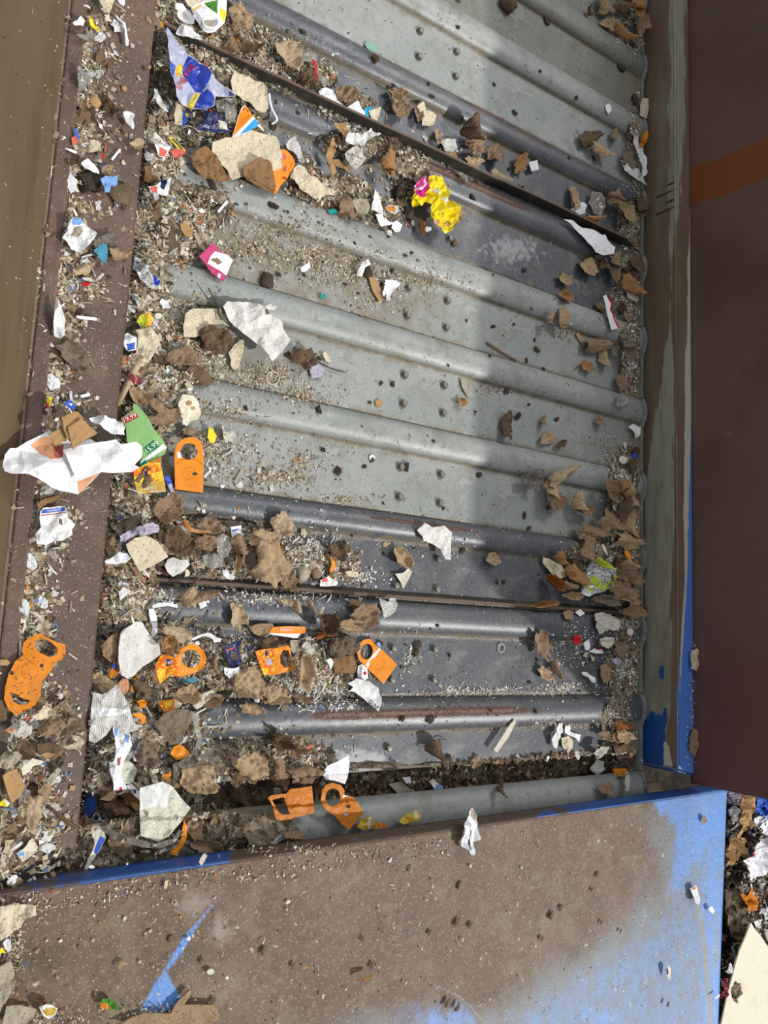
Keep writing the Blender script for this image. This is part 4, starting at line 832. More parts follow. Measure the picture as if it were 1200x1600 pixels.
clod('mud_clump', 'round brown clod at the top edge, right of centre', 'mud clump', 790, 10, 17, 'leaf_dark', flat=.5, rough=.5)
for (u, v, L, W, a, m, lab) in [(445, 20, 130, 70, 60, 'leaf_brown', 'large curled brown leaf in the top right corner of the belt'), (520, 20, 90, 80, 10, 'leaf_dark', 'dark leaf between two others at the very top right'), (585, 25, 110, 60, 80, 'leaf_rust', 'rust-tinted leaf at the top edge beside the rail'),
    (605, 110, 120, 80, 95, 'leaf_brown', 'hollow curled brown leaf against the rail at the top'), (455, 120, 80, 50, 35, 'leaf_tan', 'small tan leaf with a white edge on the top right rib'), (530, 145, 110, 36, 45, 'leaf_rust', 'thin rusty leaf strip lying across the top right pan'), (578, 190, 80, 40, 50, 'leaf_grey', 'pale grey leaf shred touching the rail, top right'), (375, 50, 60, 16, 75, 'leaf_dark', 'slim dark leaf sliver on the top right pan')]:
    leaf(lab, 'c', u, v, L, W, a, m, 'lobed' if W > 60 else 'oval', .018)
for (u, v, L, W, a, m, lab) in [(500, 925, 100, 90, 70, 'leaf_brown', 'big curled brown leaf right of the grey paper above the lip end'), (535, 990, 110, 60, 60, 'leaf_tan', 'tan twisted leaf below the big curled one above the lip end'), (600, 960, 110, 50, 90, 'leaf_dark', 'dark upright leaf beside the rail above the lip end'),
    (290, 925, 110, 36, 85, 'leaf_tan', 'narrow tan leaf standing above the lip, right side'), (380, 1020, 60, 40, 10, 'leaf_rust', 'small rusty leaf curl sitting on the upper lip')]:
    leaf(lab, 'c', u, v, L, W, a, m, 'lobed' if W > 80 else 'oval', .018)
S('film_scrap', 'pale grey film piece above the lip at the right', 'plastic film', 'c', [(370, 900), (425, 905), (440, 960), (420, 1010), (385, 1000), (360, 950)], 'film', lift=.006, amp=.005)
S('paper_piece', 'white crumpled bits leaning on the lip, right half', 'paper scrap', 'c', [(282, 980), (320, 940), (348, 960), (345, 1000), (310, 1005)], 'white_paper', lift=.008, amp=.008, jag=1)
S('paper_piece', 'long pointed white paper wedge just below the upper lip at the right', 'paper scrap', 'C', [(222, 65), (300, 82), (390, 140), (480, 160), (560, 205), (585, 200), (605, 250), (668, 310), (655, 368), (560, 382), (505, 350), (430, 260), (340, 170), (285, 112)], 'white_clean', lift=.010, amp=.003, stiff=.9)
for (u, v, L, W, a, m, sh, lab) in [(430, 475, 160, 130, 60, 'leaf_tan', 'heart', 'round smooth tan leaf lying flat below the white wedge'), (525, 425, 110, 60, 80, 'leaf_dark', 'oval', 'dark folded leaf between the round tan leaf and the white wedge'), (590, 455, 120, 110, 60, 'leaf_dark', 'lobed', 'dark lobed leaf directly under the white wedge tip'),
    (700, 415, 140, 85, 100, 'leaf_brown', 'oval', 'upright brown oval leaf right of the white wedge'), (655, 540, 120, 80, 80, 'leaf_brown', 'oval', 'small brown leaf under the upright oval leaf'), (875, 450, 190, 120, 80, 'leaf_dark', 'round', 'large dark folded leaf at the rail below the lip end'),
    (825, 620, 210, 130, 50, 'leaf_rust', 'oval', 'large rust-coloured leaf beside the rail below the dark folded leaf'), (235, 590, 150, 90, 40, 'leaf_tan', 'oak', 'tan folded leaf with a thin stalk, left of the red and white strip'), (240, 730, 120, 80, 30, 'leaf_rust', 'oval', 'small rusty leaf just under the stalked tan leaf'),
    (220, 910, 190, 95, 95, 'leaf_tan', 'oval', 'upright tan leaf leaning on the light rib at the right'), (125, 920, 120, 60, 110, 'leaf_sand', 'oval', 'pale small leaf left of the upright tan leaf on the light rib'), (495, 1150, 190, 150, 0, 'leaf_brown', 'heart', 'pointed brown leaf on the pan below the red and white strip'),
    (425, 1340, 140, 90, 35, 'leaf_rust', 'oak', 'ragged orange-brown leaf below the pointed brown leaf'), (590, 1270, 130, 80, 80, 'leaf_tan', 'oval', 'tan leaf right of the pointed brown leaf'), (665, 1185, 120, 70, 110, 'leaf_grey', 'oval', 'mottled grey leaf nearest the bumpy pod at the right'),
    (780, 1200, 190, 110, 85, 'leaf_grey', 'oval', 'bumpy grey-brown pod-shaped leaf beside the rail'), (720, 1470, 140, 90, 85, 'leaf_brown', 'oval', 'smooth brown leaf low on the pan near the rail grit')]:
    leaf(lab, 'C', u, v, L, W, a, m, sh, .012, stalk=16 if 'stalk' in lab or 'round smooth' in lab or 'pointed brown' in lab else 0, sang=120)
S('striped_strip', 'red and white wavy card strip lying across the light rib at the right', 'card', 'C', [(565, 730), (590, 720), (625, 765), (645, 800), (632, 850), (655, 885), (660, 930), (685, 960), (710, 1005), (700, 1008), (640, 1025), (620, 960), (598, 870), (582, 790)], 'white_clean', lift=.010, amp=.001, thick=.001, stiff=.9,
  regions=[([(590, 720), (625, 765), (645, 800), (632, 850), (655, 885), (660, 930), (685, 960), (710, 1005), (692, 1006), (655, 930), (640, 880), (620, 850), (632, 800), (610, 765)], 'red')])
S('cream_board', 'cream chip with a curved edge beside the rail under the rusty leaf', 'card', 'C', [(770, 690), (790, 675), (850, 740), (858, 780), (820, 770), (775, 730)], 'cream_card', lift=.006, amp=.002, thick=.0015)
S('kraft_strip', 'short orange-tan strip beside the pointed brown leaf', 'paper strip', 'C', [(328, 1062), (350, 1042), (410, 1150), (398, 1172)], 'tan_card', lift=.004, amp=.001)
S('kraft_strip', 'tan torn piece left of the red and white strip', 'paper strip', 'C', [(505, 790), (560, 780), (585, 830), (590, 890), (545, 860), (510, 830)], 'kraft', lift=.005, amp=.005)
tube_o = tag(tube('twig', [at('belt', *p, .004) for p in cp('e', [(1075, 405), (1120, 435), (1160, 460), (1215, 492)])], .0022, 'leaf_rust'), 'thin brown twig lying across the pan at the middle right', 'twig')
leaf('small pale ghost-like leaf with a white stalk on the right light rib', 'f', 515, 680, 70, 52, -80, 'film', 'heart', .004)
# ---- middle belt
S('paper_piece', 'white twisted paper bit upper middle of the tan-crumbed pan', 'paper scrap', 'e', [(480, 60), (500, 30), (530, 12), (538, 40), (510, 55), (500, 95), (478, 92)], 'white_paper', lift=.008, amp=.006)
S('kraft_strip', 'tan wooden splint beside torn white paper in the middle of the belt', 'wood chip', 'e', [(528, 98), (560, 100), (582, 150), (592, 205), (578, 215), (548, 165)], 'tan_card', lift=.005, amp=.001, thick=.0015)
S('paper_piece', 'torn ragged white paper right of the wooden splint', 'paper scrap', 'e', [(605, 110), (650, 115), (680, 130), (640, 165), (628, 210), (612, 205), (620, 170), (592, 192)], 'white_clean', lift=.007, amp=.006, jag=1)
S('paper_piece', 'white crumpled scrap in the tan crumbs left of centre', 'paper scrap', 'e', [(210, 55), (250, 28), (255, 55), (235, 72), (212, 75)], 'white_clean', lift=.006, amp=.005)
clod('mud_clump', 'small dark hole-like mud bit under the twisted white paper', 'mud clump', 573, 427, 9, 'soil', flat=.3, rough=.8)
clod('mud_clump', 'fuzzy brown clump above the second light rib near the white paper sheet', 'mud clump', 415, 441, 12, 'mud', flat=.4, rough=.8)
S('shred', 'tiny teal fleck among the tan crumbs, middle left', 'plastic chip', 'e', [(302, 182), (322, 175), (330, 190), (312, 205)], 'teal', lift=.004, amp=.002)
S('pink_card', 'torn card with pink border and white centre above the second light rib', 'card', 'B', [(605, 78), (632, 98), (640, 120), (700, 145), (736, 185), (716, 230), (680, 318), (640, 295), (598, 262), (570, 215), (525, 160), (560, 130)], 'pink', lift=.010, amp=.002, thick=.001, stiff=.9, jag=.4,
  regions=[([(625, 130), (672, 142), (700, 150), (736, 185), (716, 230), (695, 285), (650, 252), (600, 222), (576, 205), (600, 155)], 'white_clean'), ([(640, 265), (662, 275), (655, 300), (640, 292)], 'white_clean'), ([(595, 180), (640, 170), (670, 200), (640, 215), (612, 195)], 'leaf_brown')])
S('grey_strip', 'narrow grey card strip running up from the pink card', 'card', 'B', [(488, 20), (510, 10), (566, 115), (555, 132), (530, 110)], 'grey_card', lift=.006, amp=.001, thick=.001)
S('kraft_strip', 'orange-tan card chip at the top of the grey strip', 'card', 'B', [(420, -10), (450, -30), (490, 5), (480, 40), (455, 45)], 'tan_card', lift=.006, amp=.001, thick=.001)
o = S('foil_wrapper', 'crushed silver film wrapper with a blue print in the left gutter', 'wrapper', 'B', [(118, 150), (150, 175), (170, 215), (240, 260), (290, 310), (282, 335), (240, 362), (200, 340), (150, 290), (115, 240)], 'foil', lift=.010, amp=.012, crease=.004, regions=[([(225, 280), (262, 272), (290, 312), (280, 335), (250, 330)], 'blue_pack')])
S('paper_sheet', 'big crumpled white wrapping paper draped across the second light rib', 'paper sheet', 'B', [(675, 475), (705, 440), (760, 445), (850, 435), (890, 455), (925, 475), (985, 455), (1020, 480), (1000, 495), (950, 495), (980, 540), (1030, 565), (1050, 620), (1100, 675), (1060, 730), (1020, 790), (985, 815), (940, 760), (890, 710), (830, 660), (770, 610), (725, 560), (690, 510)], 'speckled_paper', lift=.008, amp=.010, fr=34, stiff=.85, crease=.004, seed=4, regions=[([(930, 490), (958, 490), (965, 525), (935, 532)], 'mud_light')])
S('cream_board', 'cream thick board piece left of the big crumpled white paper', 'cardboard scrap', 'B', [(440, 520), (480, 490), (560, 488), (660, 488), (672, 530), (700, 560), (715, 600), (660, 580), (600, 590), (540, 650), (505, 668), (430, 665), (425, 600)], 'cream_card', lift=.008, amp=.003, thick=.002, jag=.5)
leaf('dark brown leaf with a long stalk overlapping the cream board', 'B', 630, 685, 220, 190, 60, 'leaf_dark', 'round', .010, lift=.012)
tube('leaf_stalk', [at('belt', *p, .02) for p in cp('B', [(632, 580), (610, 500), (580, 430), (556, 385)])], .0014, 'leaf_dark', bpy.context.scene.objects[list(SHEETS)[-1]])
S('cream_board', 'slender cream board sliver right below the dark stalked leaf', 'cardboard scrap', 'B', [(790, 680), (806, 690), (800, 760), (770, 862), (745, 868), (722, 840), (722, 810), (708, 765), (745, 715)], 'cream_card', lift=.005, amp=.003, thick=.0015)
leaf('broad rusty brown leaf just above the third light rib at left', 'B', 425, 790, 240, 120, -5, 'leaf_brown', 'round', .010)
leaf('ragged dark maple leaf with long stalk below the big white paper', 'e', 225, 478, 150, 105, 20, 'leaf_dark', 'lobed', .012)
tube('leaf_stalk', [at('belt', *p, .006) for p in cp('e', [(285, 500), (330, 525), (370, 540), (408, 548)])], .0015, 'leaf_dark', bpy.context.scene.objects[list(SHEETS)[-1]])
S('film_scrap', 'pale violet film patch under the ragged maple leaf', 'plastic film', 'e', [(250, 525), (300, 505), (325, 530), (300, 570), (260, 575)], 'lilac', lift=.002, amp=.003)
S('shell_chip', 'cream curved chip right of the ragged maple leaf', 'chip', 'e', [(310, 460), (325, 448), (350, 480), (352, 500), (330, 495)], 'cream_card', lift=.004, amp=.002)
ring('rubber_ring', 'thin pale ring lying in the crumbs on the second light pan', 'ring', 'B', 980, 925, 40, 'bone', .0012)
ring('rubber_ring', 'tiny pale oval ring on the dark pan at lower right', 'ring', 'h', 1145, 637, 15, 'bone', .0010, ry=20)
S('bottle_tag', 'upright orange bottle neck tag with a round hole on the light slat', 'bottle tag', 'S', [(965, 580), (964, 480), (962, 400), (968, 350), (990, 315), (1025, 297), (1070, 293), (1100, 310), (1118, 345), (1122, 420), (1120, 500), (1120, 600)], 'orange', lift=.004, amp=.0015, fr=15, stiff=.9, thick=.0009,
  holes=[circ(1042, 372, 48, 46, 24)], regions=[(circ(1042, 492, 34, 36, 22), 'orange_line'), (circ(1042, 492, 31, 33, 22), 'orange'), ([(975, 375), (998, 375), (1002, 405), (980, 410)], 'white_clean'), (circ(1075, 495, 15, 9, 10), 'dark_blotch'), ([(968, 440), (1000, 416), (1042, 408), (1090, 420), (1120, 445), (1120, 449), (1088, 424), (1042, 412), (1002, 420), (968, 445)], 'orange_line')])
S('plastic_strip', 'thin white curl at the right of the upright orange tag', 'plastic strip', 'S', [(1068, 350), (1095, 346), (1118, 362), (1128, 395), (1118, 390), (1108, 368), (1075, 358)], 'white_clean', lift=.008, amp=.001, step=1.4)
S('plastic_strip', 'small white hook-shaped strip lower right of the upright orange tag', 'plastic strip', 'S', [(1150, 455), (1162, 458), (1165, 480), (1130, 518), (1124, 510), (1155, 478)], 'white_clean', lift=.003, amp=.001, step=1.3)
S('paper_piece', 'scalloped white paper disc with yellow-brown stains on the third light rib', 'paper scrap', 'd', [(840, 680), (855, 650), (900, 655), (930, 680), (945, 730), (930, 765), (895, 775), (878, 797), (853, 790), (855, 760), (838, 740), (848, 725), (838, 705)], 'bark_cream', lift=.008, amp=.004, jag=1, regions=[(circ(885, 690, 16, 12, 10), 'tan_card'), (circ(905, 712, 12, 9, 9), 'tan_card')])
S('yellow_scrap', 'small bright yellow pointed scrap above the upright orange tag', 'paper scrap', 'd', [(980, 800), (1000, 812), (1016, 845), (1005, 878), (985, 875), (972, 850), (975, 825)], 'yellow', lift=.006, amp=.003)
S('paper_piece', 'crumpled grey-white tissue right of the small yellow scrap', 'paper scrap', 'd', [(1045, 790), (1070, 800), (1108, 840), (1100, 865), (1060, 875), (1040, 845)], 'grimy_paper', lift=.004, amp=.008, jag=1)
leaf('flat brown leaf scrap behind the green leaflet', 'd', 770, 755, 170, 80, -12, 'leaf_brown', 'round', .008)
leaf('small dark leaf directly above the upright orange tag', 'd', 900, 825, 100, 50, 10, 'leaf_brown', 'round', .006)
S('splint', 'grey wooden splint on the light pan right of the orange tag', 'wood chip', 'd', [(1095, 1060), (1135, 990), (1148, 998), (1110, 1072)], 'grey_card', lift=.004, amp=.0, thick=.002)
# green leaflet and packets
o = S('price_leaflet', 'green price leaflet showing 19.99 in red and 15.99 in dark green', 'leaflet', 'S', [(665, 190), (735, 145), (735, 105), (760, 120), (810, 175), (850, 250), (900, 310), (922, 350), (910, 385), (780, 458), (770, 440), (790, 400), (730, 330), (700, 320), (695, 240)], 'green_leaflet', lift=.014, amp=.004, fr=16, stiff=.9, thick=.0006,
  regions=[([(668, 190), (742, 152), (765, 182), (690, 220)], 'red_print'), ([(790, 355), (845, 308), (878, 345), (815, 388)], 'green_dark'), ([(900, 330), (922, 350), (785, 438), (775, 430)], 'white_clean'), ([(770, 440), (800, 420), (815, 440), (780, 458)], 'teal')])
text_on(o, '19.99', cp('S', [(714, 187)])[0], 7.5, -27, 'white_clean'); text_on(o, '15.99', cp('S', [(836, 349)])[0], 8, -38, 'white_clean')
o = S('seed_packet', 'orange and yellow printed packet with upside-down white lettering below the green leaflet', 'packet', 'S', [(735, 480), (820, 430), (885, 405), (888, 450), (900, 500), (915, 595), (760, 608), (740, 540)], 'flame_y', lift=.009, amp=.002, thick=.001, stiff=.9,
  regions=[([(820, 430), (885, 405), (886, 432), (822, 438)], 'orange_dk'), ([(730, 480), (830, 440), (888, 450), (890, 480), (800, 500), (738, 510)], 'flame'), ([(795, 480), (812, 478), (815, 512), (800, 515)], 'navy'), ([(742, 545), (902, 540), (915, 595), (760, 608)], 'gold')])
text_on(o, 'CREME', cp('S', [(825, 572)])[0], 4.5, 176, 'white_clean'); text_on(o, 'ACCESSOIR', cp('S', [(868, 590)])[0], 3.2, 176, 'white_clean', 'small_lettering')
S('shred', 'blue and white folded wrapper end right of the orange-yellow packet', 'wrapper', 'S', [(902, 512), (930, 505), (945, 530), (962, 590), (950, 605), (928, 570)], 'blue_mid', lift=.006, amp=.003, regions=[([(925, 560), (945, 545), (962, 590), (950, 605)], 'lilac')])
# big white sheet on the strip
o = S('paper_sheet', 'large folded white paper with peach patches lying over the left rusty strip', 'paper sheet', 'S', [(10, 455), (25, 390), (60, 350), (95, 350), (160, 310), (280, 250), (345, 290), (430, 330), (500, 300), (530, 322), (640, 305), (665, 335), (740, 322), (780, 345), (792, 400), (755, 440), (780, 455), (740, 480), (640, 485), (565, 483), (510, 535), (435, 607), (330, 585), (240, 545), (140, 505), (55, 500), (20, 485)], 'white_clean', surf='strip', lift=.016, amp=.012, fr=14, stiff=.2, crease=.012, seed=21,
  regions=[([(175, 330), (230, 290), (275, 285), (345, 345), (340, 405), (280, 420), (225, 380)], 'peach'), ([(300, 345), (355, 330), (345, 405), (300, 412)], 'rose'), ([(425, 540), (560, 485), (500, 540), (438, 605)], 'peach')])
S('paper_sheet', 'white paper fold lying on top of the large peach-patched sheet', 'paper sheet', 'S', [(345, 365), (450, 335), (640, 307), (660, 350), (700, 400), (640, 430), (560, 485), (425, 530), (385, 440)], 'white_clean', surf='strip', lift=.040, amp=.006, fr=14, stiff=.2, crease=.005)
S('kraft_board', 'folded tan cardboard on top of the large white sheet, left strip', 'cardboard scrap', 'S', [(375, 240), (450, 190), (540, 270), (470, 310), (405, 360), (390, 310)], 'tan_card', surf='strip', lift=.064, amp=.002, thick=.003)
S('kraft_board', 'back layer of tan cardboard behind the folded tan piece', 'cardboard scrap', 'S', [(340, 185), (400, 155), (430, 150), (460, 190), (380, 235), (395, 320), (370, 300), (352, 250)], 'tan_card', surf='strip', lift=.058, amp=.003, thick=.003)
S('kraft_board', 'small tan cardboard corner left of the folded tan cardboard', 'cardboard scrap', 'S', [(270, 280), (345, 235), (368, 310), (305, 340)], 'tan_card', surf='strip', lift=.052, amp=.002, thick=.003)
S('paper_piece', 'ragged white tissue bridging from the strip to the green leaflet', 'paper scrap', 'S', [(492, 188), (545, 170), (590, 185), (640, 195), (688, 240), (690, 280), (630, 275), (580, 250), (540, 225), (500, 205)], 'white_clean', surf='strip', lift=.022, amp=.010, stiff=.3, crease=.004, jag=.8)
o = S('bag_scrap', 'torn white bag piece with blue lettered band on the left strip', 'wrapper', 'S', [(222, 705), (240, 682), (355, 672), (368, 700), (375, 740), (420, 775), (400, 800), (400, 830), (350, 862), (300, 868), (250, 888), (200, 882), (195, 830), (225, 790), (218, 740)], 'white_paper', surf='strip', lift=.010, amp=.006, stiff=.2, crease=.003, jag=.6,
  regions=[([(235, 692), (355, 678), (362, 698), (228, 715)], 'blue_mid'), ([(225, 722), (365, 704), (366, 710), (226, 728)], 'rose'), ([(325, 740), (340, 745), (342, 780), (322, 770)], 'mud_light')])
text_on(o, 'DIAMANT', cp('S', [(297, 697)])[0], 3.6, -7, 'white_clean')
S('kraft_strip', 'brown board strip leaning behind the lettered white bag piece', 'cardboard scrap', 'S', [(205, 660), (250, 630), (330, 612), (335, 622), (260, 660), (215, 695)], 'tan_dark', surf='strip', lift=.010, amp=.004, stiff=.2)
# left strip items, top to bottom
sx = dict(surf='strip', stiff=.2)
S('shred', 'yellow scrap high on the left strip', 'paper scrap', 'N', [(472, 180), (500, 170), (520, 215), (575, 280), (570, 305), (520, 270), (485, 235)], 'yellow', lift=.010, amp=.005, **sx)
S('shred', 'white knot of paper left of the yellow scrap', 'paper scrap', 'N', [(318, 210), (360, 190), (395, 150), (440, 190), (420, 240), (380, 240), (330, 240)], 'white_clean', lift=.008, amp=.007, **sx)
S('film_scrap', 'clump of clear crinkled film under the yellow scrap', 'plastic film', 'N', [(350, 340), (420, 310), (490, 285), (530, 330), (470, 370), (400, 375)], 'film', lift=.006, amp=.010, **sx)
S('film_scrap', 'crinkled white film bundle on the left strip below the dark moss', 'plastic film', 'N', [(370, 620), (400, 615), (440, 680), (490, 740), (480, 780), (420, 830), (375, 790), (368, 700)], 'film', lift=.006, amp=.012, **sx)
S('plastic_strip', 'twisted white plastic ribbon hanging at top of the left strip', 'plastic strip', 'N', [(720, 130), (760, 160), (810, 215), (830, 300), (850, 370), (850, 420), (825, 425), (812, 360), (808, 290), (780, 220), (735, 160)], 'white_paper', lift=.006, amp=.005, step=1.8, **sx)
S('paper_piece', 'cream paper tip hanging in at the top edge over the left strip', 'paper scrap', 'N', [(570, -10), (720, -10), (690, 60), (670, 125), (630, 80), (600, 40)], 'cream_card', lift=.020, amp=.006, **sx)
S('paper_piece', 'small white paper at the very top of the left strip', 'paper scrap', 'N', [(745, -10), (810, -10), (812, 40), (795, 65), (760, 35)], 'white_clean', lift=.014, amp=.004, **sx)
clod('tan_disc', 'round tan disc-like chip lying on the left strip', 'disc', 147, 160, 9, 'tan_card', 'strip', flat=.35, rough=.15)
clod('pebble', 'small round tan pebble on the left strip right of the tan disc', 'pebble', 193, 139, 4.5, 'tan_card', 'strip', flat=.5, rough=.2)
S('paper_piece', 'folded white scrap with a tan back at the right side of the left strip', 'paper scrap', 'N', [(795, 1045), (860, 1035), (905, 1070), (880, 1130), (902, 1190), (885, 1218), (845, 1170), (815, 1120)], 'white_paper', lift=.010, amp=.006, **sx)
leaf('pointed tan leaf near the right edge of the left strip', 'N', 935, 1352, 140, 85, 175, 'leaf_sand', 'heart', .010, 'strip')
S('shred', 'pale blue plastic sliver against the left panel beside a pink scrap', 'plastic chip', 'N', [(330, 1215), (355, 1200), (388, 1290), (380, 1310), (352, 1270)], 'blue_mid', lift=.010, amp=.002, **sx)
S('shred', 'pinkish red scrap touching the pale blue sliver', 'paper scrap', 'N', [(310, 1290), (345, 1275), (375, 1330), (335, 1365), (312, 1340)], 'coral', lift=.008, amp=.004, **sx)
S('plastic_strip', 'short straight white strip on the left strip, lying diagonally', 'plastic strip', 'N', [(680, 1490), (760, 1392), (775, 1405), (700, 1505)], 'white_clean', lift=.006, amp=.0, **sx)
S('plastic_strip', 'white split straw piece pointing at the red scrap on the left strip', 'plastic strip', 'N', [(245, 1390), (300, 1395), (365, 1420), (360, 1445), (300, 1420)], 'white_clean', lift=.006, amp=.002, **sx)
S('shred', 'small dark red scrap among white strips on the left strip', 'paper scrap', 'N', [(580, 1440), (605, 1430), (632, 1470), (615, 1500), (590, 1475)], 'red_print', lift=.010, amp=.003, **sx)
S('paper_piece', 'white paper wedge above the light blue scrap on the left strip', 'paper scrap', 'O', [(400, 85), (460, 45), (530, 110), (580, 185), (520, 175), (440, 140)], 'white_clean', lift=.010, amp=.005, **sx)
S('board_scrap', 'small square tan board right of the white paper wedge', 'cardboard scrap', 'O', [(595, 125), (650, 100), (705, 110), (690, 180), (640, 195), (592, 180)], 'kraft', lift=.006, amp=.003, **sx)
S('blue_scrap', 'light blue torn plastic on a moss clump, left strip', 'plastic scrap', 'O', [(575, 240), (640, 205), (690, 225), (740, 205), (750, 280), (715, 300), (680, 300), (665, 365), (620, 365), (600, 290)], 'pale_blue', lift=.018, amp=.008, **sx)
clod('moss_clump', 'dark moss clump left under the light blue plastic', 'moss clump', 138, 286, 15, 'soil', 'strip', flat=.4, ax=1.4, ang=-20, rough=.9); clod('moss_clump', 'straw-like moss clump at the lower right of the light blue plastic', 'moss clump', 186, 302, 14, 'mud_light', 'strip', flat=.35, ax=1.3, ang=-30, rough=.9)
S('shred', 'tiny white triangle under the moss clump on the left strip', 'paper scrap', 'O', [(710, 455), (735, 445), (752, 480), (742, 505)], 'white_clean', lift=.004, amp=.002, **sx)
S('film_bag', 'crumpled pale blue-white plastic bag piece on the left strip', 'plastic bag', 'O', [(230, 780), (270, 720), (280, 650), (330, 595), (400, 610), (450, 655), (500, 700), (540, 760), (520, 800), (480, 850), (440, 890), (380, 900), (310, 880), (270, 840)], 'white_paper', lift=.008, amp=.012, crease=.005, regions=[([(330, 700), (370, 680), (405, 700), (400, 760), (350, 780), (300, 770)], 'grey_card'), ([(300, 650), (330, 600), (400, 612), (410, 660), (330, 680)], 'pale_blue')], **sx)
S('teal_fan', 'fan-shaped striped teal cap beside the pale plastic bag, left strip', 'cap', 'O', [(520, 905), (600, 840), (645, 845), (652, 940), (640, 1025), (600, 1010), (560, 965)], 'teal_blue', lift=.014, amp=.005, thick=.0015, **sx)
S('film_scrap', 'grey film fold above the teal fan on the left strip', 'plastic film', 'O', [(500, 850), (560, 800), (650, 745), (730, 720), (745, 790), (700, 830), (600, 840), (530, 890)], 'film_grey', lift=.010, amp=.008, **sx)
leaf('rough tan leaf fragment right of the teal fan', 'O', 760, 930, 240, 110, 10, 'leaf_tan', 'round', .012, 'strip')
leaf('pale crumbly leaf below the teal fan on the left strip', 'O', 420, 1080, 240, 120, -20, 'leaf_sand', 'lobed', .012, 'strip')
S('shred', 'small red scrap below the pale crumbly leaf', 'paper scrap', 'O', [(400, 1220), (450, 1205), (495, 1215), (470, 1245), (420, 1240)], 'red', lift=.006, amp=.002, **sx)
S('paper_piece', 'white paper curl just above the small red scrap', 'paper scrap', 'O', [(405, 1165), (480, 1160), (540, 1185), (600, 1120), (620, 1135), (560, 1195), (500, 1200), (430, 1185)], 'grimy_paper', lift=.010, amp=.004, **sx)
S('film_scrap', 'elongated white film roll beside the left panel', 'plastic film', 'd', [(255, 260), (262, 195), (272, 200), (285, 250), (305, 300), (305, 370), (285, 385), (260, 372), (250, 310)], 'white_paper', lift=.010, amp=.008, crease=.003, **sx)
leaf('olive-brown board-like leaf with a frayed right end on the left strip', 'd', 350, 470, 210, 110, 38, 'leaf_grey', 'round', .010, 'strip', amp=.006)
S('plastic_strip', 'short white tube piece right of the film roll, left strip', 'plastic strip', 'd', [(360, 278), (455, 290), (452, 302), (400, 298), (360, 288)], 'white_clean', lift=.008, amp=.002, thick=.002, **sx)
S('plastic_strip', 'tiny white filter-shaped piece on the left strip above the tan cardboard', 'plastic strip', 'd', [(378, 652), (420, 642), (424, 655), (382, 665)], 'white_clean', lift=.006, amp=.0, thick=.003, **sx)
S('shred', 'yellow and red scrap against the left panel above the large white sheet', 'paper scrap', 'd', [(215, 700), (225, 660), (245, 662), (240, 700), (222, 714)], 'yellow', lift=.010, amp=.003, regions=[([(215, 690), (228, 685), (228, 712), (218, 712)], 'red')], **sx)
S('shred', 'blue and white wrapper scrap above the tan cardboard, left strip', 'wrapper', 'd', [(300, 690), (330, 670), (355, 700), (350, 725), (320, 710)], 'blue_mid', lift=.008, amp=.005, regions=[([(320, 690), (340, 690), (335, 705)], 'white_clean')], **sx)
S('kraft_strip', 'small brown board flake on the left panel foot below the large white sheet', 'cardboard scrap', 'Q', [(-5, -310), (5, -350), (60, -345), (85, -320), (60, -300), (20, -302)], 'tan_card', lift=.006, amp=.005, **sx)
# orange tag on strip
S('bottle_tag', 'dirty orange double-loop bottle tag lying on the rusty left strip', 'bottle tag', 'g', [(102, 650), (112, 610), (150, 580), (190, 568), (225, 590), (265, 610), (305, 620), (308, 660), (290, 695), (262, 705), (240, 745), (195, 800), (192, 860), (165, 905), (120, 935), (75, 952), (40, 925), (20, 880), (25, 820), (40, 760), (70, 700), (110, 670)], 'orange_dirty', lift=.010, amp=.004, fr=18, thick=.001,
  holes=[[(165, 610), (200, 590), (240, 612), (272, 640), (265, 670), (230, 680), (190, 660), (165, 635)], [(48, 845), (80, 855), (110, 880), (140, 880), (130, 900), (95, 905), (65, 890)]],
  regions=[(circ(140, 745, 42, 40, 22), 'orange_line'), (circ(140, 745, 38, 36, 22), 'orange_dirty'), (circ(195, 720, 10, 10, 10), 'dark_blotch'), (circ(55, 755, 10, 10, 10), 'dark_blotch')], **sx)
# lower-left corner of the strip
S('kraft_board', 'tan rectangular cardboard lying low on the left strip', 'cardboard scrap', 'Q', [(20, 560), (60, 530), (130, 505), (200, 640), (160, 720), (90, 780), (50, 670)], 'tan_card', lift=.014, amp=.003, thick=.002, **sx)
leaf('large pale tan leaf with a long stalk at the foot of the left strip', 'Q', 250, 830, 300, 210, 100, 'leaf_sand', 'lobed', .012, 'strip', lift=.010)
tube('leaf_stalk', [at('strip', *p, .006) for p in cp('Q', [(360, 790), (420, 830), (500, 900), (585, 955)])], .0028, 'leaf_dark', bpy.context.scene.objects[list(SHEETS)[-1]])
S('board_scrap', 'pale leaf-like board piece right of the tan rectangular cardboard', 'cardboard scrap', 'Q', [(300, 690), (345, 615), (400, 620), (410, 660), (385, 740), (340, 790), (300, 760)], 'kraft', lift=.016, amp=.006, **sx)
S('board_scrap', 'layered grey-white card flakes above the tan rectangle on the strip', 'cardboard scrap', 'Q', [(230, 90), (300, 70), (350, 10), (400, 40), (440, 60), (430, 90), (380, 100), (330, 125), (280, 120)], 'cream_card', lift=.012, amp=.010, **sx)
S('board_scrap', 'pinkish card flake at the left border of the strip', 'cardboard scrap', 'Q', [(45, 210), (100, 170), (160, 120), (200, 140), (250, 200), (240, 240), (180, 260), (110, 250)], 'grimy_paper', lift=.012, amp=.009, regions=[([(45, 210), (100, 178), (125, 210), (70, 240)], 'peach')], **sx)
leaf('big brown leaf at the middle foot of the left strip', 'Q', 400, 190, 240, 150, -40, 'leaf_brown', 'lobed', .014, 'strip')
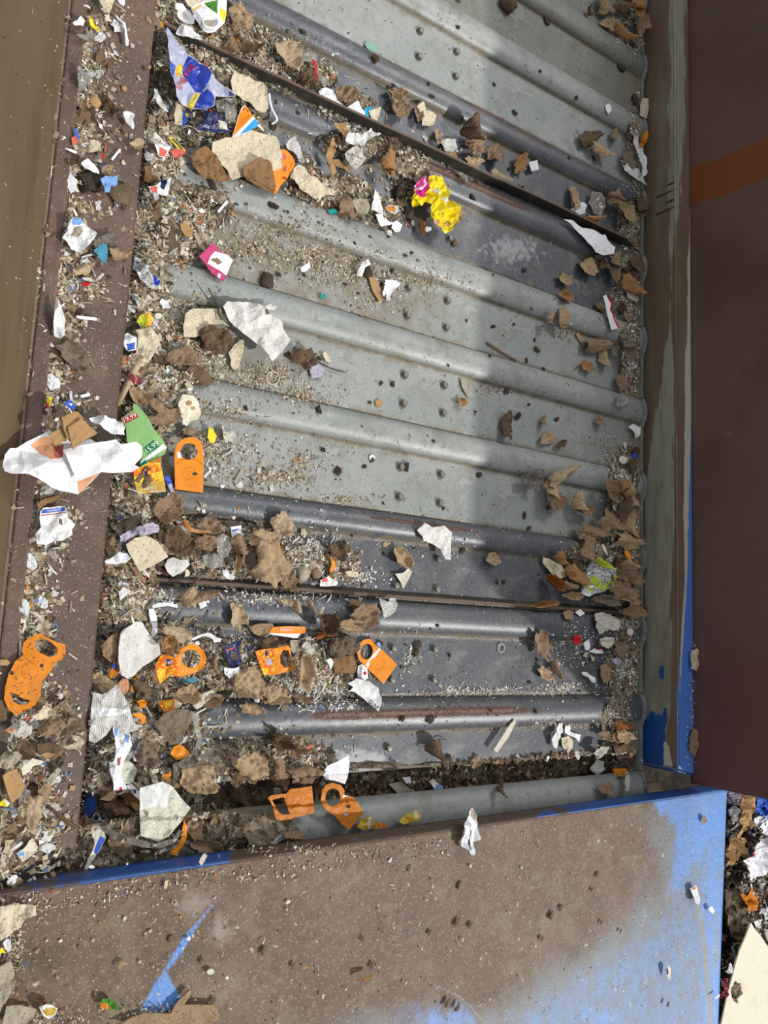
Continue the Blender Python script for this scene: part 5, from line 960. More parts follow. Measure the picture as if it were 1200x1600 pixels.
S('shoe_scrap', 'dark oval leather-like scrap with a tan underside on the left strip', 'scrap', 'Q', [(290, 310), (380, 300), (460, 320), (470, 360), (430, 400), (370, 425), (320, 400), (290, 360)], 'leaf_dark', lift=.012, amp=.004, thick=.003, regions=[([(310, 400), (370, 380), (430, 390), (400, 420), (350, 425)], 'tan_card')], **sx)
S('board_scrap', 'pale folded scrap with green tint above the tan rectangle', 'cardboard scrap', 'Q', [(160, 500), (190, 450), (250, 420), (300, 440), (350, 450), (330, 480), (260, 490), (230, 540), (180, 560)], 'bone', lift=.010, amp=.010, **sx)
S('board_scrap', 'grey fluted board flake close to the right of the pale folded scrap', 'cardboard scrap', 'Q', [(370, 590), (400, 550), (450, 495), (480, 515), (450, 560), (420, 620), (390, 625)], 'grey_card', lift=.008, amp=.006, **sx)
S('board_scrap', 'grey-brown wad of board low on the left strip border', 'cardboard scrap', 'Q', [(0, 420), (60, 370), (140, 370), (180, 410), (120, 470), (60, 510), (0, 500)], 'grey_card', lift=.010, amp=.012, **sx)
S('shred', 'yellow, red and white wrapper corner at the left border', 'wrapper', 'Q', [(0, 770), (40, 740), (80, 775), (60, 800), (0, 795)], 'yellow', lift=.010, amp=.004, regions=[([(30, 755), (60, 745), (80, 775), (50, 785)], 'white_clean')], **sx)
S('paper_piece', 'pale blue-white stained paper at the bottom of the left strip', 'paper scrap', 'Q', [(130, 1170), (180, 1130), (230, 1060), (270, 1060), (290, 1110), (310, 1140), (250, 1180), (170, 1230)], 'bone', lift=.006, amp=.008, regions=[([(135, 1165), (180, 1150), (190, 1180), (150, 1190)], 'pale_blue')], **sx)
S('pill', 'white oval pill-like piece at the bottom of the left strip', 'chip', 'Q', circ(312, 1080, 38, 14, 16, -8), 'white_clean', lift=.006, amp=.0, thick=.004, **sx)
S('pebble', 'cream pebble on the lower edge of the left strip', 'pebble', 'Q', circ(435, 1182, 20, 11, 12, -20), 'cream_card', lift=.006, amp=.0, thick=.005, **sx)
S('plastic_strip', 'white twisted plastic curl in the dark gap at the left border', 'plastic strip', 'Q', [(0, 1340), (40, 1350), (40, 1400), (80, 1420), (120, 1400), (95, 1365), (120, 1360), (150, 1405), (120, 1432), (60, 1430), (0, 1400)], 'white_clean', surf='belt', lift=.02, amp=.006, stiff=.5)
# ---- left gutter items
S('paper_piece', 'white and red printed bits beside the gutter edge, upper left', 'paper scrap', 'a', [(720, 620), (750, 640), (800, 690), (780, 730), (745, 735), (722, 690)], 'white_paper', lift=.010, amp=.006, regions=[([(745, 690), (785, 705), (775, 732), (745, 730)], 'coral')])
S('shred', 'coral-red scrap in the gutter right of the red printed bits', 'paper scrap', 'a', [(800, 710), (850, 695), (870, 712), (845, 738), (808, 730)], 'coral', lift=.010, amp=.005)
S('shred', 'black and yellow sliver beside the coral-red scrap', 'plastic strip', 'a', [(790, 645), (805, 642), (870, 705), (865, 722), (830, 690)], 'yellow', lift=.014, amp=.001, regions=[([(800, 648), (812, 650), (860, 700), (850, 702)], 'dark_blotch')])
S('plastic_strip', 'pale curved strip standing in the gutter near the drink wrapper', 'plastic strip', 'a', [(720, 415), (735, 420), (760, 470), (790, 525), (770, 520), (735, 480)], 'white_paper', lift=.012, amp=.003)
S('paper_piece', 'red, blue and white striped wrapper folds in the gutter', 'wrapper', 'a', [(690, 880), (730, 870), (770, 835), (800, 840), (790, 915), (760, 910), (720, 905)], 'white_paper', lift=.010, amp=.007, regions=[([(700, 880), (735, 872), (740, 905), (705, 905)], 'coral'), ([(755, 845), (785, 840), (770, 890), (752, 880)], 'navy')])
S('kraft_strip', 'tan hexagonal card chip above the first light rib at left', 'card', 'a', [(845, 1050), (870, 1040), (905, 1075), (895, 1110), (870, 1108), (850, 1080)], 'tan_card', lift=.006, amp=.001, thick=.001)
S('plastic_strip', 'thin white stick on the first light rib at left', 'plastic strip', 'a', [(1018, 990), (1062, 938), (1072, 946), (1028, 998)], 'white_clean', lift=.003, amp=.0, thick=.001)
S('board_scrap', 'narrow tan wood piece at the strip edge, upper left gutter', 'cardboard scrap', 'a', [(680, 780), (710, 780), (712, 830), (700, 855), (678, 845)], 'tan_dark', lift=.012, amp=.004)
S('paper_piece', 'green, yellow and orange printed crumple in the left gutter', 'wrapper', 'd', [(638, 310), (660, 275), (700, 265), (718, 290), (710, 325), (670, 332)], 'flame_y', lift=.012, amp=.006, regions=[([(638, 310), (660, 278), (690, 285), (680, 328), (650, 332)], 'lime')])
S('paper_piece', 'blue and white printed plastic crumple at the strip edge', 'wrapper', 'd', [(560, 370), (600, 360), (640, 385), (640, 440), (600, 445), (570, 410)], 'white_clean', lift=.010, amp=.008, regions=[([(592, 412), (630, 405), (632, 435), (600, 442)], 'blue_mid')])
S('cream_board', 'long crumbly cream board piece in the left gutter above the stick', 'cardboard scrap', 'd', [(640, 345), (700, 335), (745, 375), (750, 410), (720, 460), (690, 510), (655, 515), (632, 480), (650, 420)], 'cream_card', lift=.010, amp=.008, thick=.002)
tag(tube('wooden_stick', [at('belt', *p, .022) for p in cp('d', [(640, 490), (605, 560), (565, 640), (528, 715)])], .0055, 'wood', None, 6), 'grey-tan wooden stick slanting down to the strip edge', 'stick')
S('shred', 'dark maroon plastic piece lying across the wooden stick', 'plastic scrap', 'd', [(605, 555), (622, 550), (665, 580), (665, 602), (640, 605), (612, 580)], 'maroon', lift=.032, amp=.001, thick=.002)
S('white_flower', 'white star-shaped plastic piece in the left gutter crumbs', 'plastic scrap', 'd', [(748, 215), (760, 198), (775, 208), (795, 205), (790, 225), (800, 245), (778, 245), (762, 250), (760, 232)], 'white_clean', lift=.008, amp=.004)
S('pebble', 'smooth round cream pebble in the left gutter', 'pebble', 'd', circ(743, 281, 18, 14, 14), 'bone', lift=.010, amp=.0, thick=.005)
S('fibre_mat', 'matted straw-like fibres below the wooden stick, left of the light rib', 'fibre mat', 'd', [(600, 615), (650, 610), (700, 660), (760, 690), (790, 730), (740, 735), (690, 700), (640, 690), (610, 650)], 'kraft', lift=.010, amp=.010, jag=1.2)
S('film_scrap', 'grey film lump above the green leaflet', 'plastic film', 'd', [(635, 690), (670, 680), (700, 700), (695, 735), (660, 730)], 'film_grey', lift=.012, amp=.006)
# ---- left pile above the straight lip (crop Z)
leaf('large brown leaf with clear veins below the seed packet', 'Z', 470, 260, 220, 190, -50, 'leaf_brown', 'heart', .012, lift=.008)
leaf('smooth very dark oval leaf in the pile above the straight lip', 'Z', 550, 500, 220, 180, 35, 'leaf_dark', 'oval', .014, lift=.012)
leaf('brown ribbed leaf upper right of the smooth dark leaf', 'Z', 770, 385, 210, 130, 5, 'leaf_brown', 'round', .010, lift=.006)
leaf('flat brown leaf directly beneath the ribbed one', 'Z', 750, 500, 170, 130, 15, 'leaf_brown', 'round', .008, lift=.008)
S('kraft_strip', 'orange-brown curled peel beside the ribbed brown leaf', 'peel', 'Z', [(590, 325), (615, 345), (640, 390), (700, 410), (780, 412), (785, 428), (700, 430), (640, 420), (600, 380)], 'orange_dk', lift=.016, amp=.004, regions=[([(640, 395), (780, 412), (785, 428), (640, 420)], 'tan_card')])
S('cream_board', 'large square beige card in the pile above the straight lip', 'cardboard scrap', 'Z', [(170, 510), (235, 465), (305, 448), (350, 460), (400, 490), (475, 600), (400, 645), (270, 708), (235, 640), (190, 570)], 'cream_card', lift=.018, amp=.002, thick=.0015, stiff=.85)
S('kraft_strip', 'torn brown edge strip sticking out below the square beige card', 'cardboard scrap', 'Z', [(185, 640), (215, 640), (290, 740), (300, 780), (270, 760), (225, 700)], 'kraft', lift=.010, amp=.003)
S('paper_piece', 'rounded white speckled paper piece just above the straight lip', 'paper scrap', 'Z', [(450, 665), (470, 620), (515, 602), (560, 622), (610, 622), (632, 650), (590, 700), (510, 745), (470, 710)], 'speckled_paper', lift=.012, amp=.003, stiff=.85)
S('paper_piece', 'white crumpled plastic tatter left of the square beige card', 'paper scrap', 'Z', [(10, 630), (60, 610), (120, 562), (170, 575), (200, 610), (180, 640), (110, 650), (40, 655)], 'white_clean', lift=.014, amp=.008, jag=.8)
S('film_scrap', 'lilac-white torn film in the pile above the square beige card', 'plastic film', 'Z', [(130, 450), (200, 400), (280, 380), (350, 350), (415, 370), (410, 420), (340, 440), (250, 440), (180, 490), (140, 490)], 'lilac', lift=.014, amp=.012, crease=.004, jag=1)
S('dark_film', 'dark shiny film crumple under the lilac torn film', 'plastic film', 'Z', [(110, 350), (200, 310), (270, 330), (300, 370), (220, 400), (150, 430), (100, 400)], 'mud', lift=.012, amp=.010, jag=1)
leaf('brown leaf at the strip edge left of the square beige card', 'Z', 60, 520, 190, 110, 85, 'leaf_brown', 'round', .010)
leaf('tan leaf scrap at the strip edge under the white plastic tatter', 'Z', 50, 690, 110, 80, 60, 'leaf_tan', 'round', .010)
S('film_scrap', 'translucent greenish film pocket right of the flat brown leaf', 'plastic film', 'Z', [(820, 470), (870, 430), (920, 460), (925, 540), (900, 600), (850, 610), (828, 560)], 'film', lift=.006, amp=.005)
S('film_scrap', 'clear film flap above the straight lip, right of the white speckled piece', 'plastic film', 'Z', [(720, 590), (800, 575), (880, 610), (870, 670), (800, 690), (730, 650)], 'film', lift=.006, amp=.006)
S('label_piece', 'tiny white and blue label square right of the ribbed leaf', 'label', 'Z', [(925, 385), (1000, 372), (1007, 435), (960, 440), (935, 470)], 'white_clean', lift=.008, amp=.001, regions=[([(938, 405), (985, 395), (975, 410), (940, 420)], 'blue_mid')])
leaf('dark brown crumpled leaf under the tiny blue label', 'Z', 990, 510, 160, 130, 70, 'leaf_brown', 'round', .012)
leaf('tan folded leaf at the foot of the crumpled leaf above the lip', 'Z', 975, 640, 120, 50, 95, 'leaf_tan', 'oval', .012)
leaf('grey upright folded leaf left of the big tan cluster', 'Z', 1050, 620, 170, 100, 85, 'leaf_grey', 'oval', .014)
S('paper_piece', 'white ragged scrap standing on the straight lip', 'paper scrap', 'Z', [(870, 700), (895, 690), (920, 725), (950, 740), (945, 765), (900, 760), (878, 735)], 'white_clean', lift=.008, amp=.005)
# cluster centre-left (crop h)
leaf('large flat tan maple leaf above the straight lip', 'h', 75, 240, 250, 190, 80, 'leaf_tan', 'lobed', .010, lift=.012)
leaf('round ribbed leaf with an orange rim, left of the tan maple leaf', 'h', 35, 125, 150, 90, -5, 'leaf_tan', 'round', .016, lift=.012)
leaf('pale tan leaf on the dark rib above the tan maple leaf', 'h', 125, 50, 120, 100, 60, 'leaf_sand', 'heart', .008)
leaf('brown folded leaf at the right foot of the tan maple leaf', 'h', 150, 320, 90, 80, 70, 'leaf_brown', 'oval', .014)
leaf('dark crinkled leaf on the pan right of the white crumbs', 'h', 390, 180, 110, 110, 70, 'leaf_dark', 'lobed', .016)
S('orange_scrap', 'curved orange rim scrap among white crumbs above the straight lip', 'scrap', 'h', [(345, 208), (365, 220), (374, 255), (358, 285), (345, 278), (355, 245)], 'orange', lift=.008, amp=.002)
S('orange_scrap', 'tiny orange fleck beside the round ribbed leaf', 'scrap', 'h', [(98, 150), (110, 142), (114, 168), (102, 182)], 'orange', lift=.018, amp=.001)
leaf('tan bulging leaf on the pan left of the torn white paper', 'h', 685, 215, 115, 85, 60, 'leaf_tan', 'round', .018)
S('paper_piece', 'torn white paper with black specks lying across the dark rib', 'paper scrap', 'h', [(757, 85), (795, 50), (830, 72), (880, 65), (918, 95), (915, 160), (910, 225), (885, 222), (870, 175), (825, 150), (785, 135), (775, 110)], 'speckled_paper', lift=.007, amp=.005, jag=.5)
leaf('small tan leaf with thin stalk on the dark pan at the right', 'h', 1112, 222, 72, 66, 10, 'leaf_tan', 'round', .006, stalk=14, sang=225)
S('paper_piece', 'white pennant-shaped paper standing near the straight lip', 'paper scrap', 'h', [(650, 290), (690, 285), (715, 262), (732, 280), (690, 362), (680, 330)], 'bone', lift=.006, amp=.003)
S('board_scrap', 'small beige bone-shaped chip above the straight lip', 'chip', 'h', [(420, 280), (450, 275), (480, 285), (478, 302), (450, 305), (425, 295)], 'cream_card', lift=.005, amp=.002, thick=.002)
S('paper_piece', 'white and red printed scrap just above the straight lip', 'paper scrap', 'h', [(300, 320), (340, 300), (385, 330), (380, 345), (330, 350), (302, 348)], 'white_paper', lift=.006, amp=.005, regions=[([(305, 318), (330, 306), (340, 325), (310, 330)], 'coral')])
clod('bark_lump', 'grey rounded lump left of the orange rim scrap', 'lump', 470, 897, 11, 'grey_card', flat=.5)
clod('bark_lump', 'brown rounded lump between grey lump and white-red scrap', 'lump', 492, 897, 9, 'leaf_brown', flat=.5)
S('button', 'round tan seed disc above the second pair of bolts on the dark slat', 'disc', 'h', circ(607, 153, 12, 12, 14), 'tan_card', lift=.003, amp=0, thick=.002)
S('button', 'round cork-coloured disc on the light pan beside a bolt', 'disc', 'e', circ(577, 688, 18, 18, 16), 'tan_card', lift=.003, amp=0, thick=.002)
S('button', 'round white disc on the third light pan', 'disc', 'e', circ(545, 945, 13, 13, 14), 'white_clean', lift=.003, amp=0, thick=.002)
# ---- below the straight lip
leaf('large brown crumpled leaf hanging over the dark rib next to the newspaper heart', 'U', 860, 310, 260, 200, -25, 'leaf_brown', 'round', .016, lift=.008)
leaf('lighter lower lobe of leaf below the large crumpled one', 'U', 750, 390, 170, 100, 10, 'leaf_tan', 'oval', .014, lift=.008)
leaf('brown leaf end behind the large crumpled one, touching the lip', 'U', 790, 220, 120, 70, 30, 'leaf_brown', 'oval', .010)
S('newsprint_scrap', 'heart-shaped newspaper scrap with a dark hole under the straight lip', 'newspaper scrap', 'U', [(960, 175), (1000, 185), (1030, 205), (1045, 172), (1090, 175), (1108, 225), (1085, 280), (1045, 310), (998, 332), (985, 260)], 'news_c', lift=.010, amp=.003, regions=[(circ(1022, 182, 17, 13, 12, -40), 'dark_blotch')])
leaf('smooth dark pod-like leaf on the dark rib, left of the large crumpled leaf', 'U', 550, 365, 170, 150, 80, 'leaf_dark', 'heart', .028, lift=.008)
leaf('rusty skirt of leaf below the smooth dark pod', 'U', 530, 470, 150, 60, -10, 'leaf_red', 'oval', .010)
S('bark_scrap', 'grey stick-like strip touching the dark pod leaf', 'wood chip', 'U', [(455, 320), (520, 235), (545, 245), (490, 330)], 'grey_card', lift=.008, amp=.002)
S('board_scrap', 'rough brown crumbled cake of soil left of the diamond orange tag', 'cardboard scrap', 'U', [(570, 520), (640, 480), (720, 470), (800, 500), (790, 600), (760, 640), (620, 640), (580, 590)], 'mud_light', lift=.008, amp=.012, thick=.004, jag=1)
S('board_scrap', 'square brown cake of board directly under the crumbled soil cake', 'cardboard scrap', 'U', [(610, 640), (760, 620), (790, 700), (770, 760), (620, 755)], 'tan_dark', lift=.008, amp=.006, thick=.004)
S('bottle_tag', 'clean orange bottle tag lying diamond-wise right of the soil cake', 'bottle tag', 'U', [(790, 600), (815, 570), (812, 530), (840, 498), (880, 490), (915, 505), (945, 545), (1000, 590), (1100, 690), (995, 845), (930, 780), (860, 715), (805, 655)], 'orange', lift=.007, amp=.0015, fr=14, stiff=.9, thick=.0009,
  holes=[circ(865, 590, 48, 62, 24, 12)], regions=[([(965, 562), (975, 570), (885, 700), (875, 715), (858, 690), (905, 625)], 'white_clean'), (circ(945, 685, 60, 50, 22, 0), 'orange_line'), (circ(945, 685, 57, 47, 22, 0), 'orange')])
S('shred', 'light blue chip at the neck of the diamond orange tag', 'plastic chip', 'U', [(940, 525), (965, 515), (982, 550), (975, 562), (950, 545)], 'pale_blue', lift=.014, amp=.001)
o = S('beer_label', 'white label with red star and dark letters below the diamond orange tag', 'label', 'U', [(800, 700), (830, 690), (870, 720), (878, 800), (840, 820), (800, 810), (795, 750)], 'white_clean', lift=.008, amp=.003, regions=[(circ(850, 760, 14, 17, 5), 'red')])
text_on(o, 'GUINNES', cp('U', [(820, 755)])[0], 4, -85, 'black_ink', xs=.9)
o = S('paper_piece', 'torn white fan of paper with black lettering at its lower corner', 'paper scrap', 'U', [(715, 840), (760, 820), (780, 800), (830, 812), (880, 820), (940, 870), (960, 920), (985, 960), (985, 1000), (965, 1060), (900, 1010), (830, 950), (770, 905), (725, 900), (760, 870)], 'white_paper', lift=.008, amp=.006, crease=.003)
text_on(o, 'GUNN', cp('U', [(925, 1012)])[0], 6.5, 40, 'black_ink', xs=.8)
o = S('packet_strip', 'orange packet strip with upside-down white lettering under the straight lip', 'packet', 'U', [(130, 400), (250, 392), (385, 398), (388, 440), (350, 452), (325, 485), (280, 482), (100, 455)], 'orange', lift=.012, amp=.001, thick=.001, stiff=.9, regions=[([(100, 446), (200, 448), (350, 452), (325, 485), (280, 482), (105, 460)], 'white_clean')])
text_on(o, 'HONIG', cp('U', [(237, 418)])[0], 4, 180, 'white_clean', xs=1.1)
S('kraft_strip', 'beige board piece left of the orange packet strip', 'cardboard scrap', 'U', [(-60, 395), (30, 375), (130, 372), (140, 400), (90, 450), (40, 470), (-20, 450)], 'kraft', lift=.010, amp=.004, thick=.0015)
S('packet_piece', 'printed orange packet frame with a square opening, middle of the lower litter', 'packet', 'U', [(-10, 590), (60, 570), (140, 565), (250, 542), (268, 560), (280, 640), (300, 735), (150, 772), (60, 775), (40, 720), (20, 660)], 'orange', lift=.011, amp=.003, thick=.001,
  holes=[[(215, 580), (255, 580), (285, 700), (260, 715), (215, 715), (188, 680), (185, 625)]], regions=[([(-10, 590), (60, 572), (140, 568), (150, 770), (60, 773), (35, 700)], 'flame'), ([(70, 580), (100, 575), (95, 620), (75, 640)], 'navy'), ([(75, 660), (120, 640), (130, 690), (90, 700)], 'lilac'), ([(40, 720), (100, 720), (90, 770), (60, 773)], 'flame_y')])
leaf('tall tan curled leaf right of the square-opened orange packet', 'U', 385, 750, 280, 120, 95, 'leaf_tan', 'oval', .018, lift=.010)
leaf('brown angular leaf below the square-opened packet', 'U', 135, 930, 170, 150, -20, 'leaf_tan', 'heart', .012, lift=.006)
leaf('small tan leaf left of the tissue crumbs near the lower dark rib', 'U', 360, 960, 140, 80, 10, 'leaf_brown', 'round', .012)
leaf('wet dark leaf mass above the square-opened orange packet', 'U', 110, 520, 180, 100, 0, 'leaf_dark', 'lobed', .010, lift=.008)
S('board_scrap', 'grey upright card scrap right of the square-opened packet', 'cardboard scrap', 'U', [(265, 500), (330, 500), (335, 570), (300, 610), (275, 590)], 'grey_card', lift=.012, amp=.003)
S('paper_piece', 'white fluttering paper with grey shading right of the grey card scrap', 'paper scrap', 'U', [(350, 540), (400, 500), (450, 560), (480, 610), (430, 620), (380, 600)], 'grimy_paper', lift=.006, amp=.010, crease=.003)
S('paper_piece', 'small white curl with black edge left of the soil cake', 'paper scrap', 'U', [(545, 660), (580, 640), (612, 660), (600, 700), (580, 740), (570, 690)], 'white_clean', lift=.004, amp=.006)
for (u, v, L, W, a, m, lab) in [(240, 200, 100, 70, 10, 'leaf_sand', 'pale leaf patch hanging just under the straight lip'), (330, 240, 130, 70, 80, 'leaf_sand', 'pale shredded leaf on the dark rib under the lip'), (440, 230, 120, 50, 70, 'leaf_tan', 'tan twist hanging beside the pale shredded leaf')]:
    leaf(lab, 'U', u, v, L, W, a, m, 'round', .010)
# ---- lower left litter (crop T)
S('foam_pad', 'rounded white speckled foam sheet in the lower left litter', 'foam sheet', 'T', [(200, 110), (235, 70), (285, 38), (315, 40), (345, 90), (375, 135), (410, 170), (415, 215), (370, 250), (320, 280), (270, 330), (240, 345), (205, 325), (188, 250), (190, 180)], 'speckled_paper', lift=.022, amp=.002, thick=.003, stiff=.85)
leaf('tan leaf lying over the right side of the foam sheet', 'T', 465, 165, 110, 110, 60, 'leaf_rust', 'round', .010, lift=.024)
leaf('pale maple leaf pointing down-right behind the tan leaf', 'T', 500, 100, 200, 90, 20, 'leaf_sand', 'lobed', .008, lift=.016)
S('board_scrap', 'pale tan scrap left of the foam sheet', 'cardboard scrap', 'T', [(95, 170), (130, 125), (180, 95), (185, 180), (188, 240), (150, 255), (110, 225)], 'kraft', lift=.012, amp=.006)
S('bottle_tag', 'orange ring-shaped bottle tag with printed flame packet, lower left', 'bottle tag', 'T', [(495, 235), (525, 185), (560, 162), (605, 160), (645, 190), (660, 235), (645, 285), (600, 315), (520, 335), (470, 325), (410, 372), (390, 320), (385, 270), (420, 215), (460, 220)], 'orange', lift=.018, amp=.003, thick=.001,
  holes=[circ(577, 237, 52, 50, 24)], regions=[([(385, 270), (420, 215), (490, 225), (520, 333), (470, 325), (410, 372), (390, 320)], 'flame'), ([(390, 300), (440, 290), (440, 345), (410, 372)], 'flame_y'), ([(440, 240), (470, 240), (475, 270), (448, 280)], 'navy'), ([(455, 255), (478, 245), (480, 262), (460, 270)], 'lilac')])
S('teal_chip', 'turquoise strip lying below the ring-shaped orange tag', 'plastic strip', 'T', [(530, 345), (610, 340), (618, 352), (590, 365), (535, 368)], 'teal_blue', lift=.010, amp=.002)
S('newsprint_scrap', 'large torn newspaper sheet leaning out of the gutter, lower left', 'newspaper scrap', 'T', [(50, 415), (110, 430), (150, 400), (185, 375), (200, 410), (235, 470), (250, 510), (262, 560), (285, 590), (290, 620), (230, 640), (160, 600), (130, 650), (70, 690), (35, 680), (40, 560), (50, 480)], 'news', lift=.020, amp=.007, crease=.004, stiff=.85, regions=[([(55, 500), (150, 500), (245, 510), (200, 540), (100, 545), (50, 560)], 'white_clean')])
leaf('brown leaf covering the top of the large newspaper sheet', 'T', 105, 370, 150, 110, 30, 'leaf_tan', 'round', .010, lift=.028)
S('orange_scrap', 'orange curved peel piece left of the dark leaf, lower left', 'scrap', 'T', [(255, 395), (270, 345), (295, 330), (305, 345), (285, 385), (262, 418)], 'orange', lift=.020, amp=.003)
leaf('dark rounded leaf beside the orange peel piece', 'T', 320, 400, 130, 100, 60, 'mud_light', 'round', .012, lift=.014)
S('orange_scrap', 'orange triangular scrap just under the dark rounded leaf', 'scrap', 'T', [(285, 465), (320, 455), (345, 465), (335, 500), (310, 500)], 'orange', lift=.018, amp=.003)
S('orange_scrap', 'orange and blue torn scraps behind the foam sheet', 'scrap', 'T', [(140, 320), (165, 250), (190, 250), (195, 300), (180, 330), (150, 345)], 'orange_dirty', lift=.012, amp=.006, regions=[([(150, 270), (178, 258), (182, 290), (160, 295)], 'blue_mid')])
S('orange_scrap', 'orange hook-shaped scrap right of the large newspaper sheet', 'scrap', 'T', [(260, 535), (300, 525), (335, 545), (335, 575), (315, 590), (310, 560), (280, 548)], 'orange', lift=.018, amp=.003)
S('orange_scrap', 'peach-orange crumpled scrap above the newspaper corner', 'scrap', 'T', [(190, 370), (215, 340), (240, 350), (245, 395), (225, 430), (200, 410)], 'peach', lift=.016, amp=.007)
S('packet_piece', 'orange and yellow printed scrap with a white tip, lower left litter', 'packet', 'T', [(400, 475), (430, 460), (490, 455), (532, 478), (520, 500), (470, 515), (430, 520)], 'flame', lift=.016, amp=.005, regions=[([(490, 455), (532, 478), (520, 500), (485, 505)], 'bone'), ([(430, 470), (480, 465), (470, 490), (440, 492)], 'flame_y')])
leaf('light brown leaf right of the printed scrap with a white tip', 'T', 560, 430, 150, 110, -20, 'leaf_tan', 'round', .012, lift=.008)
S('board_scrap', 'white and brown board slab beside the light brown leaf', 'cardboard scrap', 'T', [(585, 485), (640, 430), (690, 405), (705, 430), (650, 480), (610, 510)], 'bone', lift=.012, amp=.003, thick=.003)
leaf('dark brown half leaf tucked under the white and brown slab', 'T', 690, 465, 110, 60, -25, 'leaf_brown', 'oval', .010)
leaf('big angular tan leaf in the middle of the lower left litter', 'T', 890, 360, 170, 165, 60, 'leaf_tan', 'heart', .012, lift=.014)
leaf('brown leaf right below the big angular tan leaf', 'T', 1020, 430, 130, 110, 20, 'leaf_tan', 'heart', .010, lift=.006)
leaf('curled golden leaf draped on the lower dark rib', 'T', 900, 505, 130, 80, 20, 'leaf_tan', 'oak', .014)
leaf('upright dark sliver leaf between orange ring tag and blue label', 'T', 710, 255, 110, 40, 100, 'leaf_brown', 'oval', .012)
S('label_piece', 'purple-blue printed label square in the lower left litter', 'label', 'T', [(750, 175), (790, 155), (840, 135), (840, 180), (850, 250), (820, 285), (785, 280), (765, 220)], 'navy', lift=.014, amp=.006, regions=[([(765, 190), (815, 172), (818, 182), (768, 200)], 'rose'), ([(790, 215), (825, 200), (835, 235), (800, 250)], 'mud_light')])
S('paper_piece', 'white crumpled tissue below the purple-blue label', 'paper scrap', 'T', [(755, 285), (800, 290), (840, 280), (830, 325), (790, 345), (765, 320)], 'white_clean', lift=.012, amp=.009)
S('plastic_strip', 'bent white cord strip above the ring-shaped orange tag', 'plastic strip', 'T', [(580, 130), (640, 105), (675, 98), (720, 125), (742, 130), (735, 145), (700, 150), (690, 130), (650, 115), (590, 140)], 'white_clean', lift=.012, amp=.003, step=1.8)
S('plastic_strip', 'white upright curved strip at the left end of the dark rib', 'plastic strip', 'g', [(697, 455), (720, 452), (738, 500), (738, 560), (722, 588), (708, 570), (715, 540), (700, 490)], 'white_clean', lift=.012, amp=.002, step=2)
S('paper_piece', 'white bow-shaped paper on top of the dark rib at left', 'paper scrap', 'g', [(715, 440), (745, 425), (800, 425), (832, 435), (830, 450), (790, 440), (745, 445), (720, 452)], 'white_clean', lift=.008, amp=.003)
S('paper_piece', 'white-grey corner of paper at the left end of the straight lip', 'paper scrap', 'g', [(555, 375), (580, 352), (615, 370), (600, 385), (565, 415)], 'white_paper', lift=.010, amp=.004)
leaf('brown paper-bag-like leaf folded under the straight lip', 'g', 895, 400, 110, 85, 95, 'leaf_tan', 'round', .020)
leaf('tan leaf wing right of the paper-bag-like leaf', 'g', 960, 395, 110, 50, -20, 'leaf_brown', 'oval', .012)
leaf('pale frosted maple leaf fragment on the dark rib', 'g', 1115, 490, 150, 85, 85, 'leaf_sand', 'lobed', .010)
S('paper_piece', 'white block-like scrap under the paper-bag-like leaf', 'paper scrap', 'g', [(930, 420), (965, 412), (970, 440), (940, 455)], 'white_clean', lift=.006, amp=.002, thick=.003)
S('film_scrap', 'brown transparent plastic film draped below the printed scrap', 'plastic film', 'T', [(380, 590), (430, 530), (500, 505), (570, 510), (590, 560), (555, 620), (520, 690), (470, 700), (430, 650)], 'leaf_grey', lift=.016, amp=.006, stiff=.85)
S('film_scrap', 'long grey transparent film ribbon crossing the lower dark rib end', 'plastic film', 'T', [(575, 515), (605, 530), (620, 590), (640, 660), (625, 720), (590, 770), (565, 765), (600, 710), (610, 660), (590, 600)], 'film', lift=.010, amp=.005, step=2)
S('orange_scrap', 'bright orange bent card below the brown film', 'card', 'T', [(465, 745), (490, 705), (520, 695), (572, 740), (555, 765), (500, 780)], 'orange', lift=.016, amp=.002, thick=.001)
S('film_scrap', 'silvery clear film heap right below the bent orange card', 'plastic film', 'T', [(480, 800), (560, 770), (640, 740), (700, 720), (745, 770), (700, 800), (640, 800), (560, 820), (530, 880), (485, 890)], 'film_grey', lift=.010, amp=.012, crease=.004)
S('film_bag', 'blue, red and white printed plastic strip crumpled in the gutter', 'plastic bag', 'T', [(160, 600), (200, 590), (250, 640), (260, 700), (220, 790), (190, 850), (170, 890), (140, 830), (165, 760), (175, 680)], 'white_clean', lift=.018, amp=.010, crease=.004, regions=[([(170, 610), (195, 600), (190, 650), (172, 660)], 'pale_blue'), ([(178, 770), (200, 760), (195, 800), (176, 810)], 'rose'), ([(225, 640), (248, 650), (240, 690), (226, 680)], 'pale_blue')])
S('film_scrap', 'clear plastic fold right of the printed plastic strip', 'plastic film', 'T', [(260, 640), (300, 620), (320, 660), (290, 720), (240, 790), (215, 780), (240, 710)], 'film', lift=.018, amp=.008)
S('shred', 'small sky-blue oval piece on the clear plastic fold', 'plastic chip', 'T', [(275, 720), (290, 685), (315, 680), (312, 710), (280, 748)], 'pale_blue', lift=.026, amp=.001)
leaf('large brown leaf right of the sky-blue oval piece', 'T', 340, 745, 150, 130, -50, 'leaf_brown', 'round', .010, lift=.014)
leaf('large pale brown maple leaf on the lower slat, left of the orange half tag', 'T', 905, 810, 190, 170, 30, 'leaf_tan', 'round', .010, lift=.008)
leaf('brown leaf pile piece at the lower left edge of the grey pan', 'T', 620, 850, 180, 110, -10, 'leaf_tan', 'round', .012)
leaf('long twisted brown leaf above the orange half tag', 'k', 120, 30, 170, 90, 80, 'leaf_brown', 'lobed', .018, lift=.012)
